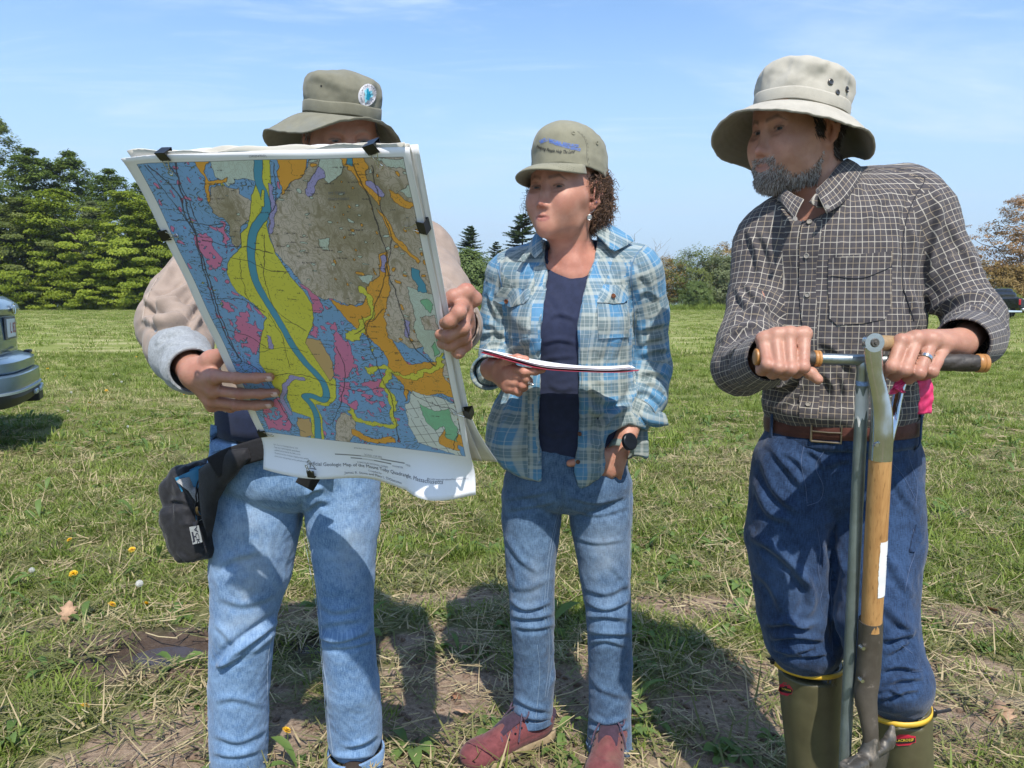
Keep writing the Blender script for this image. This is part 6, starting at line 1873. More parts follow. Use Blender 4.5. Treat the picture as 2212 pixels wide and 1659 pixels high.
sheet('folder_cover',[P(1039,761,1.66),P(1100,775,1.63),P(1168,791,1.60),P(1215,797,1.59)],[P(1046,759.0,1.80),P(1110,769.5,1.79),P(1180,784,1.78),P(1215,789,1.775)],M['folder_red'],.0005,.001,thick=.001)
M['pen_white']=simple('white_pen',(.62,.61,.58),.3);
pa,pb=P(*f4((300,742))[0],1.70),P(*f4((508,893))[0],1.60)
pen=thing('pen','white ballpoint pen poking out of the fist under the red folder','pen',tuple((pa+pb)/2))
mb=MB();mb.tube([pa,pa*.1+pb*.9],.0050,16);mb.build('barrel',M['pen_white'],pen)
mb=MB();mb.tube([pa*.1+pb*.9,pa*.03+pb*.97,pb],[.0048,.0034,.0008],14);mb.build('tip',M['silver'],pen)
M['shoe']=cloth('burgundy_nubuck',(.150,.044,.046),.28,60,.5,.0012,stain=(.17,.11,.075));M['shoe_dark']=cloth('plum_lining',(.045,.026,.040),.3,80,.4);M['sole']=simple('tan_sole',(.36,.27,.16),.7,0,.15,60,.3);M['outsole']=simple('dark_outsole',(.03,.028,.026),.7);M['lace']=cloth('dark_plum_lace',(.075,.050,.075),.5,500,.4);M['sock']=simple('yellow_pull_tab',(.45,.33,.05),.7)
def shoe(heel,toe,ank,seed):
 heel=np.asarray(heel,float);toe=np.asarray(toe,float);f=toe-heel;L=np.linalg.norm(f[:2]);f=np.array([f[0],f[1],0])/L;s=np.cross(f,[0,0,1.]);up=np.array([0,0,1.])
 g=heel.copy();g[2]=0
 S=SDF();q=lambda a,b,c:g+f*a*L+s*b+up*c
 S.ell(q(.17,0,.060),(.041,.052,.048),R=np.stack([s,f,up],1),k=.03,tag=1)
 S.ell(q(.42,0,.055),(.041,.080,.046),R=np.stack([s,f,up],1),k=.03,tag=1)
 S.ell(q(.72,.002,.040),(.048,.072,.031),R=np.stack([s,f,up],1),k=.03,tag=1)
 S.ell(q(.86,.002,.034),(.043,.042,.025),R=np.stack([s,f,up],1),k=.03,tag=1)
 S.cap(q(.16,0,.075),np.asarray(ank)*.6+q(.22,0,.12)*.4,.042,.040,k=.02,tag=1)
 S.box(q(.5,0,-.02),(.3,.3,.037),rad=.002,k=.004,mode='s')
 c=q(.24,0,.16)
 S.box(c,(.08,.12,.055),R=np.stack([s,f*.94+up*.34,up*.94-f*.34],1),rad=.01,k=.006,mode='s')
 S.cap(q(.22,0,.09),q(.24,0,.18),.031,.034,k=.006,mode='s')
 V,Q=S.mesh(h=.0032);V,Q=largest(V,Q);V=relax(V,Q,2,.5)
 lx=(V-g)@f/L;lz=V[:,2];ly=(V-g)@s
 seam=np.exp(-((lx-(.80-.8*ly**2/.03**2*.1))/.012)**2)+np.exp(-((lz-(.052+.02*(lx-.5)**2))/.0025)**2)*(lx<.75)
 V=V-vnormals(V,Q)*(.0016*seam)[:,None]
 top=mesh_np('shoe',V,Q,M['shoe'],person_w,cols={'Col':np.zeros((len(V),3))})
 def outline(gw):
  pts=[(0,0),(.02,.024),(.12,.036),(.35,.036),(.55,.042),(.72,.049),(.88,.043),(.97,.026),(1.01,0),(.97,-.026),(.88,-.043),(.72,-.048),(.55,-.038),(.35,-.033),(.12,-.036),(.02,-.024)]
  p=smooth_path([(a*L-.004+gw*(1 if a>.5 else-1),b*(1+gw*18),0)for a,b in pts+pts[:1]],60)[:-1]
  return p[:,:2]
 for nm,zs,mt in(('midsole',((.010,.0),(.0125,.003),(.026,.0035),(.030,.001),(.030,-.02)),'sole'),('outsole',((-.001,-.02),(-.001,.001),(.008,.0035),(.011,.001),(.011,-.02)),'outsole')):
  V=[];k=59
  for z,gw in zs:
   for a_,b_ in outline(max(gw,-.02)*.5):
    if gw<=-.02:a_,b_=a_*.8+L*.1,b_*.6
    V.append(g+f*a_+s*b_+up*(z+.006*max(0,(a_/L-.8)/.2)**2))
  F=[(i*k+j,i*k+(j+1)%k,(i+1)*k+(j+1)%k,(i+1)*k+j)for i in range(len(zs)-1)for j in range(k)]+[tuple(range(k)),tuple(range((len(zs)-1)*k,len(zs)*k))]
  mb=MB();mb.add(np.array(V),F);mb.build(nm,M[mt],top)
 mb=MB();tg=smooth_path([q(.24,0,.112),q(.36,0,.104),q(.50,0,.094),q(.62,0,.078)],12);V,F=tube_vf(tg,[.026]*12,12,True,.28);mb.add(V,F);mb.build('tongue',M['shoe_dark'],top)
 rsn=np.random.RandomState(seed)
 mb=MB()
 for k in range(6):
  t=.31+k*.056;z=.1135-k*.0062-max(0,k-3)*.001
  w=.023+.0016*k
  for sg in(-1,1):
   mb.tube(smooth_path([q(t,sg*w,z-.010),q(t+.012,sg*w*.5,z-.001),q(t+.03,0,z+.001),q(t+.048,-sg*w*.6,z-.004),q(t+.056,-sg*w,z-.014)],10),.0027,7)
 for sg in(-1,1):
  lp_=[q(.34,0,.116),q(.33,sg*.016,.128),q(.36,sg*.036,.122),q(.40,sg*.034,.108),q(.37,sg*.012,.113)]
  mb.tube(smooth_path(lp_,22),.0024,7);mb.tube(smooth_path([q(.35,0,.115),q(.40,sg*.020,.118),q(.47,sg*.040,.085),q(.50,sg*.046,.058)],14),.0023,7)
 mb.build('laces',M['lace'],top)
 for k in range(4):
  for sg in(-1,1):
   mb=MB();c=q(.36+k*.075,sg*(.0285+.002*k),.092-k*.008);mb.tube([c,c+s*sg*.003+up*.002],.0032,10);mb.build('lace_eyelet',M['watch_case'],top)
 mb=MB();V,F=tube_vf(smooth_path([q(.05,.030,.078),q(.14,.036,.074),q(.26,.032,.088)],12),.008,8,True,.5);mb.add(V,F);V,F=tube_vf(smooth_path([q(.05,-.030,.078),q(.14,-.036,.074),q(.26,-.032,.088)],12),.008,8,True,.5);mb.add(V,F)
 V,F=tube_vf(smooth_path([q(.05,.030,.078),q(.0,.012,.084),q(.0,-.012,.084),q(.05,-.030,.078)],12),.008,8,True,.6);mb.add(V,F);mb.build('shoe_collar',M['shoe_dark'],top)
 mb=MB();mb.box(q(-.012,0,.088),(.006,.012,.030),R=np.stack([f,s,up],1),bev=.002);mb.build('pull_tab',M['sock'],top)
h1=ground_at(1183,1603);t1=ground_at(1002,1668)
shoe(h1+np.array([.01,.03,0]),t1+np.array([.0,-.005,0]),W_J['anR'],1)
h2=P(1325,1640,1.985)*[1,1,0];t2=P(1300,1730,1.73)*[1,1,0]
shoe(h2,t2,W_J['anL'],2)
M['cap_seam']=flatcol('cap_seam',(.13,.125,.09),.9)
for pts in(f3((1080,215),(1140,270),(1168,350),(1165,430),(1185,540)),):
 for dx_ in(0,12):ribbon('cap_seam',bc_w,[(x+dx_*.2344,y)for x,y in pts],.0016,.0006,M['cap_seam'],cap_w,n=40,dash=2 if dx_ else None)
bv_w=obj_bvh(vis)
for k in range(4):ribbon('visor_stitch',bv_w,f3((640+6*k,470+14*k),(780+4*k,470+15*k),(930,510+15*k),(1060-6*k,560+14*k)),.0010,.0026,M['cap_seam'],vis,n=40,dash=1)
# ===== left man's clothes
J=L_J
fw=np.array([math.sin(math.radians(12)),-math.cos(math.radians(12)),0])
f1=lambda*p:K('c1',p);f2=lambda*p:K('c2',p);fl_=lambda*p:K('cl',p)
S=SDF()
S.cap(P(652,850,1.86),P(680,690,1.86),.205,.205,k=.05,squash=(fw,1.35),tag=10)
S.cap(P(680,690,1.86),P(695,600,1.85),.205,.19,k=.05,squash=(fw,1.35),tag=10)
S.cap(P(470,560,1.83),P(910,555,1.83),.085,.085,k=.07,tag=10)
S.cap(P(500,540,1.84),P(700,480,1.85),.07,.075,k=.06,tag=10)
S.cap(P(880,540,1.84),P(730,480,1.85),.07,.075,k=.06,tag=10)
S.chain([P(462,590,1.83),P(398,660,1.74),P(374,705,1.66),P(388,745,1.56),P(398,775,1.50)],[.092,.080,.072,.062,.054],k=.03,tag=11)
S.chain([P(905,575,1.82),P(943,640,1.70),P(960,690,1.58),P(976,700,1.38),P(983,702,1.28)],[.092,.074,.060,.050,.044],k=.03,tag=12)
S.cap(P(398,770,1.51),P(420,805,1.38),.044,.044,k=.004,mode='s')
S.cap(P(980,701,1.32),P(988,702,1.15),.038,.040,k=.004,mode='s')
tl=torsomap(P(670,720,1.86),math.radians(12),.2,.15)
folds_l=[(a_[0],a_[1],a_[2]*1.35)for a_ in[(f1((330,1180),(280,1300),(200,1400),(130,1500)),8,.010),(f1((420,1330),(300,1420),(210,1440)),8,.010),(f1((470,1420),(390,1500),(290,1480),(160,1560)),8,.012),(f1((480,1560),(380,1580),(270,1560),(200,1640)),8,.011),(f1((300,1260),(200,1340),(150,1420)),7,.008),(f1((480,1500),(430,1600),(400,1650)),7,.008),(f2((150,20),(250,80),(400,60)),8,.010),(f2((130,130),(230,170),(330,160),(430,130)),8,.010),(f2((190,300),(250,240),(300,200)),7,.008),(f1((2000,1480),(1940,1400),(1880,1360)),6,.007),(f1((1990,1400),(1930,1330),(1870,1300)),6,.006),(f1((2060,1540),(1980,1460),(1900,1440)),6,.007)]]
jacket,V_,Q_=garment('beige_jacket',S,M['beige'],person_l,{10:tl,11:limbmap([J['shR'],J['elR'],J['wrR']],.08),12:limbmap([J['shL'],J['elL'],J['wrL']],.07)},folds_l,h=.0046,wr=(.005,9,.0018,30),seed=60)
bjk=bvh(V_,Q_)
ribbon('seam',bjk,f1((230,1290),(160,1420),(130,1560)),.003,.001,simple('beige_seam',(.33,.27,.225),.9),jacket,thick=.0014)
S=SDF()
S.chain([P(380,745,1.57),P(392,768,1.505),P(412,795,1.435),P(417,800,1.418)],[.056,.054,.047,.044],k=.02,tag=11)
S.cap(P(405,788,1.455),P(425,810,1.36),.040,.041,k=.003,mode='s')
kn,VK,QK=garment('knit_cuff',S,M['grey_knit'],jacket,{11:limbmap([J['elR'],J['wrR']],.05)},[(f2((210,290),(280,220),(420,210)),7,.007),(f2((220,340),(300,270),(440,240)),6,.006),(f2((240,380),(320,320),(460,270)),5,-.004,'r')],h=.0036,wr=(.003,16,.001,60),seed=61)
cuff('rib_cuff',P(403,786,1.458),P(416,799,1.410),.0465,.0425,M['grey_knit'],jacket,thick=.006,seed=5)
cuff('rib_cuff',P(979,701,1.345),P(984,702,1.285),.049,.043,M['beige'],jacket,thick=.005,seed=6)
hoop('navy_top',P(648,905,1.86),math.radians(12),.197,.152,-.03,.05,-math.pi,math.pi,M['navy_dark'],person_l,.004,n=90)
S=SDF()
Rj=np.stack([[math.cos(math.radians(12)),math.sin(math.radians(12)),0],-fw,[0,0,1.]],1)
S.ell(P(645,940,1.86),(.208,.152,.14),R=Rj,k=.03,tag=20);S.ell(P(641,1005,1.86),(.216,.158,.115),R=Rj,k=.03,tag=20)
S.chain([P(556,1020,1.85),P(553,1110,1.84),P(541,1230,1.825),P(524,1350,1.81),P(517,1480,1.83),P(516,1700,1.86)],[.114,.112,.1000,.0785,.0755,.0745],k=.008,tag=21)
S.chain([P(733,1020,1.85),P(741,1130,1.83),P(745,1240,1.82),P(749,1345,1.81),P(762,1480,1.835),P(767,1590,1.87)],[.100,.091,.0735,.0650,.0690,.0715],k=.008,tag=22)
S.box(P(641,900,1.86),(.4,.4,.045),rad=.002,k=.006,mode='s')
ll_r=limbmap([P(556,1000,1.85),P(541,1230,1.825),P(524,1350,1.81),P(516,1700,1.86)],.095);ll_l=limbmap([P(733,1000,1.85),P(745,1240,1.82),P(749,1345,1.81),P(767,1640,1.87)],.085)
folds_lj=[(fl_((1180,560),(1260,640),(1300,720)),8,.004),(fl_((1560,540),(1420,640),(1280,740),(1200,830)),9,.014),(fl_((1540,600),(1450,680),(1380,740)),7,.007),(fl_((1190,800),(1270,780),(1350,730)),7,.008),(fl_((1180,260),(1300,200),(1450,170)),9,.004),(fl_((1200,420),(1350,460),(1550,400)),9,.004),(fl_((1480,60),(1500,250),(1560,400)),8,.003),(fl_((1760,640),(1880,660),(2040,610)),8,.013),(fl_((1770,690),(1900,700),(2080,660)),6,.007),(fl_((1760,580),(1850,560),(2030,540)),8,.005),(fl_((1770,450),(1850,500),(2000,470)),8,.004),(fl_((1180,1000),(1300,980),(1470,1030)),8,.004),(fl_((1180,1180),(1320,1220),(1470,1150)),8,.005),(fl_((1170,1280),(1300,1300),(1470,1260)),7,.005),(fl_((1900,1250),(2000,1230),(2090,1180)),7,.007),(fl_((1820,1300),(1950,1310),(2100,1290)),6,.006),(f2((1090,1180),(1130,1140),(1200,1130)),6,.008),(f2((1080,1260),(1160,1200),(1240,1210)),7,.007),(f2((1060,1180),(1070,1300),(1050,1400)),6,-.006,'r'),(f2((560,950),(640,900),(760,880)),6,.003)]
def fade_l(V):
 q=proj(V);n=fbm(V*7+28,3)
 g=lambda x,y,a,b:np.exp(-((q[:,0]-x)/a)**2-((q[:,1]-y)/b)**2)
 f=.18*g(540,1200,70,130)+.14*g(745,1180,50,110)+.16*g(520,1340,50,50)+.14*g(752,1370,40,50)+.10*np.clip((q[:,1]-1430)/100,0,1)+.12*n
 w=.9*g(535,1190,60,90)+.8*g(530,1320,50,60)+.6*g(760,1180,40,90)+.5*np.exp(-((q[:,0]-705)/12)**2)*(q[:,1]>1480)
 return np.stack([np.clip(f,0,1),np.clip(w,0,1),f*0],1)
jeans_l,VJ,QJ=garment('light_jeans',S,M['jeans_l'],person_l,{20:tl,21:ll_r,22:ll_l},folds_lj,h=.0042,wr=(.004,8,.0012,32),cols=fade_l,seed=71)
bjl=bvh(VJ,QJ)
M['l_thread']=flatcol('white_seam_thread',(.36,.45,.56),.8)
for pts in(fl_((1668,20),(1700,200),(1745,420),(1765,600),(1760,750),(1790,900),(1800,1100),(1830,1340)),fl_((1685,20),(1718,200),(1762,420),(1780,600),(1775,750),(1806,900),(1818,1100),(1848,1340)),fl_((1500,640),(1480,800),(1480,1000)),f2((545,770),(620,790),(705,810)),f2((705,800),(690,900),(660,930)),f2((540,905),(560,915),(600,880))):
 ribbon('seam',bjl,pts,.0016,.0012,M['l_thread'],jeans_l,n=70)
patch('coin_pocket',bjl,f2((535,755),(620,775),(706,800),(700,860),(670,925),(600,905),(540,925),(528,850)),.003,.003,M['jeans_l'],jeans_l,uvfn=tl,step=4)
M['rivet']=simple('copper_rivet',(.18,.10,.07),.4,.8)
for x,y in((688,805),(543,772)):button('rivet',bjl,*f2((x,y))[0],.0050,M['rivet'],jeans_l,.007)
cuff('jeans_hem',P(766,1618,1.872),P(767,1645,1.872),.0735,.0745,M['jeans_l'],jeans_l,thick=.005,seed=2,wob=.006)
cuff('jeans_hem',P(516,1700,1.86),P(516,1725,1.86),.0745,.0755,M['jeans_l'],jeans_l,thick=.005,seed=3,wob=.006)
M['dark_shoe']=simple('dark_brown_shoe',(.05,.035,.026),.6,0,.2,50,.3)
for cx,yaw in((516,-.12),(767,.12)):
 b=P(cx,1650,1.87)*[1,1,0];f=np.array([math.sin(yaw),-math.cos(yaw),0]);S=SDF()
 b=b-f*.05;S.chain([b+f*-.05+[0,0,.028],b+f*.05+[0,0,.022],b+f*.14+[0,0,.022]],[.030,.028,.026],k=.03);S.box(b+[0,0,-.05],(.4,.4,.052),k=.004,mode='s')
 V,Q=S.mesh(h=.005);V,Q=largest(V,Q);mesh_np('shoe',V,Q,M['dark_shoe'],person_l)
f7c=lambda x,y:(553+.1407*x,138.3+.1407*y)
lh=Frame(fr_l.p((0,-.010,.048)),face_rot(math.radians(24),math.radians(-11),math.radians(2)),1.0)
wt={0:.056,30:.050,60:.050,90:.056,120:.064,150:.070,180:.076,210:.084,240:.088,270:.082,300:.072,330:.062}
ht={0:.006,20:.004,45:.022,70:.050,90:.062,120:.066,150:.066,180:.080,210:.095,240:.082,270:.050,300:.050,320:.044,340:.022}
hat_l,_=bucket_hat(person_l,lh,.0855,.1015,[(1.0,0),(1.005,.02),(1.02,.040),(1.0,.060),(.94,.076),(.84,.086),(.6,.093),(.3,.096),(.02,.097)],wt,ht,M['khaki_hat'],M['khaki_hat'],seed=14,crump=.005,rows=1,dents=((-30,.05,.3,.02,.005),(20,.08,.3,.02,.006),(40,.05,.25,.02,.004)))
bh=obj_bvh(hat_l)
bc2=f7c(1700,478);M['badge_white']=cloth('badge_white',(.62,.60,.62),.06,90,.3);M['badge_teal']=flatcol('badge_teal',(.0,.26,.40),.7);M['badge_pale']=flatcol('badge_pale_blue',(.26,.62,.72),.7);M['badge_ink']=flatcol('badge_ink',(.05,.05,.07),.7)
el=[(bc2[0]+18.6*math.cos(t)*math.cos(.30)-24*math.sin(t)*math.sin(.30)*-1*-1,bc2[1]+18.6*math.cos(t)*math.sin(.30)+24*math.sin(t)*math.cos(.30))for t in np.linspace(0,2*math.pi,48,endpoint=False)]
badge=patch('hat_badge',bh,el,.0022,.0018,M['badge_white'],hat_l,step=3)
def badge_pt(u,v,off=.0046):
 """u, v in badge radii"""
 c,s=math.cos(.30),math.sin(.30)
 x=bc2[0]+(u*18.6)*c-(-v*24)*s*1;y=bc2[1]+(u*18.6)*s+(-v*24)*c
 h,nn,D=hit(bh,x,y)
 return h+nn*off if h is not None else P(x,y,1.70)
def arc_text(text,r,mid,span,size,flip):
 mb=MB();k=len(text)
 for i,ch in enumerate(text):
  if ch==' ':continue
  a=mid+(i/(k-1)-.5)*span*(-1 if not flip else 1)
  V,F=text_vf(ch,size,bold=True)
  if not len(V):continue
  c0=(r*math.cos(a),r*math.sin(a));rot=a-math.pi/2 if not flip else a+math.pi/2
  mb.add(np.array([badge_pt(c0[0]+x*math.cos(rot)-y*math.sin(rot),c0[1]+x*math.sin(rot)+y*math.cos(rot))for x,y in V]),F)
 return mb.build('badge_lettering',M['badge_ink'],badge,smooth=False,fixn=False)
arc_text('VINALHAVEN',.80,math.radians(88),math.radians(150),.26,False)
arc_text('LAND TRUST',.80,math.radians(-92),math.radians(140),.26,True)
rsb=np.random.RandomState(5)
def blob(cx,cy,rx,ry,rot,seed,mat,off):
 k=30;P0=[]
 for t in np.linspace(0,2*math.pi,k,endpoint=False):
  rr=1+.22*math.sin(3*t+seed)+.14*math.sin(7*t+seed*2)+.08*math.sin(13*t)
  a,b=rx*rr*math.cos(t),ry*rr*math.sin(t)
  P0.append(badge_pt(cx+a*math.cos(rot)-b*math.sin(rot),cy+a*math.sin(rot)+b*math.cos(rot),off))
 mb=MB();c=badge_pt(cx,cy,off);mb.add(np.array([c]+P0),[(0,i+1,(i+1)%k+1)for i in range(k)]);mb.build('badge_island',mat,badge,smooth=False,fixn=False)
blob(0,.0,.42,.54,.2,1,M['badge_pale'],.0043);blob(.0,.08,.20,.42,.35,2,M['badge_teal'],.0047);blob(.12,-.25,.20,.18,0,4,M['badge_teal'],.0047)
a_,nn,D=hit(bh,*f7c(1003,338))
if a_ is not None:
 mb=MB();mb.tube([a_-nn*.001,a_+nn*.0008],.0022,12);mb.build('vent_hole',flatcol('vent_dark',(.012,.010,.008)),hat_l)
n=900
VB,QB=BV_l,BQ_l;cl_=fr_l.inv(VB[QB].mean(1));wg=((np.abs(cl_[:,0])>.045)&(cl_[:,1]<.02)&(cl_[:,2]>-.07)&(cl_[:,2]<.06))*(np.abs(cl_)<.16).all(1)*1.0
rt,fi=sample_faces(VB,QB,wg,n,3);nn=fnormals(VB,QB)[fi]
rs=np.random.RandomState(3)
strands('hair',rt,nn*.4+np.array([0,.1,-.9])+rs.normal(size=(n,3))*.15,.012+.006*rs.rand(n),.0012,np.array([.30,.28,.26])*(.5+.8*rs.rand(n,1)),M['hair'],person_l,seg=2,seed=2)
bag=thing('waist_bag','black nylon waist bag with a teal book and a metal tag hanging at the hip','bag',tuple(P(430,1080,1.70)))
S=SDF();g2=lambda x,y,d:P(*f2((x,y))[0],d+BD);BD=.085
bR=face_rot(math.radians(-40),0,math.radians(-14))
bRot=np.stack([[math.cos(.20),.35,math.sin(.20)*.6],[-.30,.95,0],[-math.sin(.26),0,math.cos(.26)]],1)
def orth(R):q,r=np.linalg.qr(R);return q*np.sign(np.diag(r))
bRot=orth(np.stack([[.92,-.20,.26],[.22,.97,.05],[-.26,.0,.96]],1))
S.box(g2(438,1290,1.71),(.046,.052,.108),bRot,.026,k=.01,tag=1)
S.box(g2(470,1120,1.70),(.040,.046,.060),bRot,.022,k=.02,tag=1)
S.box(g2(388,1385,1.665),(.046,.030,.072),bRot,.020,k=.008,tag=1)
S.box(g2(330,1400,1.685),(.022,.030,.056),bRot,.018,k=.006,tag=1)
S.chain([g2(340,1060,1.69),g2(395,1130,1.675),g2(430,1205,1.665)],[.020,.024,.022],k=.02,tag=1)
S.cap(g2(420,1000,1.66),g2(445,1110,1.665),.020,.012,k=.006,mode='s',squash=(np.array([0,1.,0]),.6))
bg,VG,QG=garment('bag_body',S,M['black_nylon'],bag,{},[(f2((500,1040),(480,1200),(500,1400)),6,.006),(f2((300,1190),(360,1200),(420,1230)),5,.006),(f2((310,1040),(360,1100),(420,1180),(450,1230)),5,.006),(f2((290,1220),(320,1210),(330,1330)),5,.005),(f2((340,1350),(450,1340),(530,1320)),4,.003),(f2((330,1500),(400,1560),(470,1540)),5,.004)],h=.004,wr=(.004,14,.0014,40),seed=80)
bbg=bvh(VG,QG)
def strap_on(name,pts,w,parent,mat,thick=.004,n=40,dz=0):
 p=smooth_path(pts,n);V=[]
 T=np.gradient(p,axis=0);T/=np.linalg.norm(T,axis=1)[:,None]
 for i in range(n):
  nr=CAMP-p[i];nr/=np.linalg.norm(nr);s_=np.cross(T[i],nr);s_/=np.linalg.norm(s_)
  for j in range(9):
   q_=j/8-.5;V.append(p[i]+s_*w*q_-nr*(q_*q_*.012))
 o=mesh_np(name,np.array(V),np.array([(i*9+j,i*9+j+1,(i+1)*9+j+1,(i+1)*9+j)for i in range(n-1)for j in range(8)]),mat,parent);md=o.modifiers.new('t','SOLIDIFY');md.thickness=thick;md.offset=0
 return o
BD=0.
strap_on('belt_strap',[g2(540,1010,1.665),g2(640,960,1.665),g2(760,920,1.668),g2(880,890,1.668),g2(1050,880,1.67),g2(1250,900,1.68)],.050,bag,M['black_strap'])
patch('bag_wing',bbg,f2((462,1020),(540,962),(640,905),(745,898),(765,955),(690,1035),(610,1110),(555,1210),(535,1330),(515,1420),(478,1300),(462,1150)),.0,.012,M['black_nylon'],bag,step=5,zfix=lambda x,y:1.715-.00075*np.clip(x-430,0,75),bulge=.010)
ribbon('wing_seam',bbg,f2((480,1050),(470,1200),(465,1330)),.003,.012,M['black_strap'],bag,thick=.002)
strap_on('strap_tail',[g2(1190,960,1.62),g2(1150,1010,1.625),g2(1120,1060,1.632),g2(1085,1120,1.64)],.044,bag,M['black_strap'])
BD=.085
book=thing('book','teal covered book poking out of the black waist bag','book',tuple(g2(400,1040,1.67)))
M['teal_card']=simple('teal_cover',(.012,.14,.26),.35,0,.15);M['grey_pages']=simple('speckled_page_edges',(.26,.26,.255),.8,0,.5,900)
e1=g2(490,1005,1.685)-g2(335,1075,1.655);e1/=np.linalg.norm(e1);dwn=g2(470,1210,1.668)-g2(400,1060,1.665);dwn-=e1*(dwn@e1);dwn/=np.linalg.norm(dwn);e3=np.cross(e1,dwn)
if e3[1]>0:e3=-e3
Rb=np.stack([e1,dwn,e3],1);c0=g2(420,1045,1.668)
mb=MB();mb.box(c0+dwn*.05+e3*.008,(.074,.115,.0022),Rb,.0006);mb.build('cover',M['teal_card'],book)
mb=MB();mb.box(c0+dwn*.048-e3*.010,(.074,.115,.0022),Rb,.0006);mb.build('cover',M['teal_card'],book)
mb=MB();mb.box(c0+dwn*.056-e3*.001,(.070,.112,.015),Rb,.001);mb.build('pages',M['grey_pages'],book)
patch('page_edge',bbg,f2((340,1090),(405,1062),(430,1090),(452,1150),(462,1205),(445,1215),(400,1150)),.006,.002,M['grey_pages'],book,step=3)
M['brass']=simple('worn_zip_brass',(.40,.28,.18),.35,.9,.2);M['tag_grey']=simple('grey_metal_tag',(.33,.34,.34),.4,.3,.1);M['tag_ink']=flatcol('tag_ink',(.015,.016,.03),.6)
patch('zip_pull',bbg,f2((446,1222),(462,1222),(466,1250),(458,1300),(438,1298),(444,1250)),.014,.003,M['brass'],bag,step=2)
patch('zip_cord',bbg,f2((430,1298),(455,1298),(462,1320),(440,1335),(432,1352),(426,1350),(432,1328)),.014,.004,M['black_strap'],bag,step=2)
tagq=f2((407,1360),(462,1350),(484,1448),(428,1462))
patch('metal_tag',bbg,tagq,.0,.002,M['tag_grey'],bag,step=3,zfix=lambda x,y:1.695)
tq=np.array(tagq)
def tagmap(u,v):
 p=(tq[0]*(1-u)+tq[1]*u)*(1-v)+(tq[3]*(1-u)+tq[2]*u)*v
 return P(p[0],p[1],1.6942)
lettering('tag_lettering',[('RACK',.66,.40,.50,dict(rot=math.pi/2,bold=True))],lambda x,y:tagmap(x,y),M['tag_ink'],bag)
mb=MB();mb.add([tagmap(*q_)for q_ in((.12,.30),(.30,.30),(.30,.88),(.12,.88))],[(0,1,2,3)]);mb.add([tagmap(*q_)for q_ in((.30,.55),(.46,.55),(.46,.63),(.30,.63))],[(0,1,2,3)]);mb.add([tagmap(*q_)for q_ in((.05,.82),(.12,.82),(.12,.92),(.05,.92))],[(0,1,2,3)]);mb.build('tag_lettering',M['tag_ink'],bag,smooth=False,fixn=False)
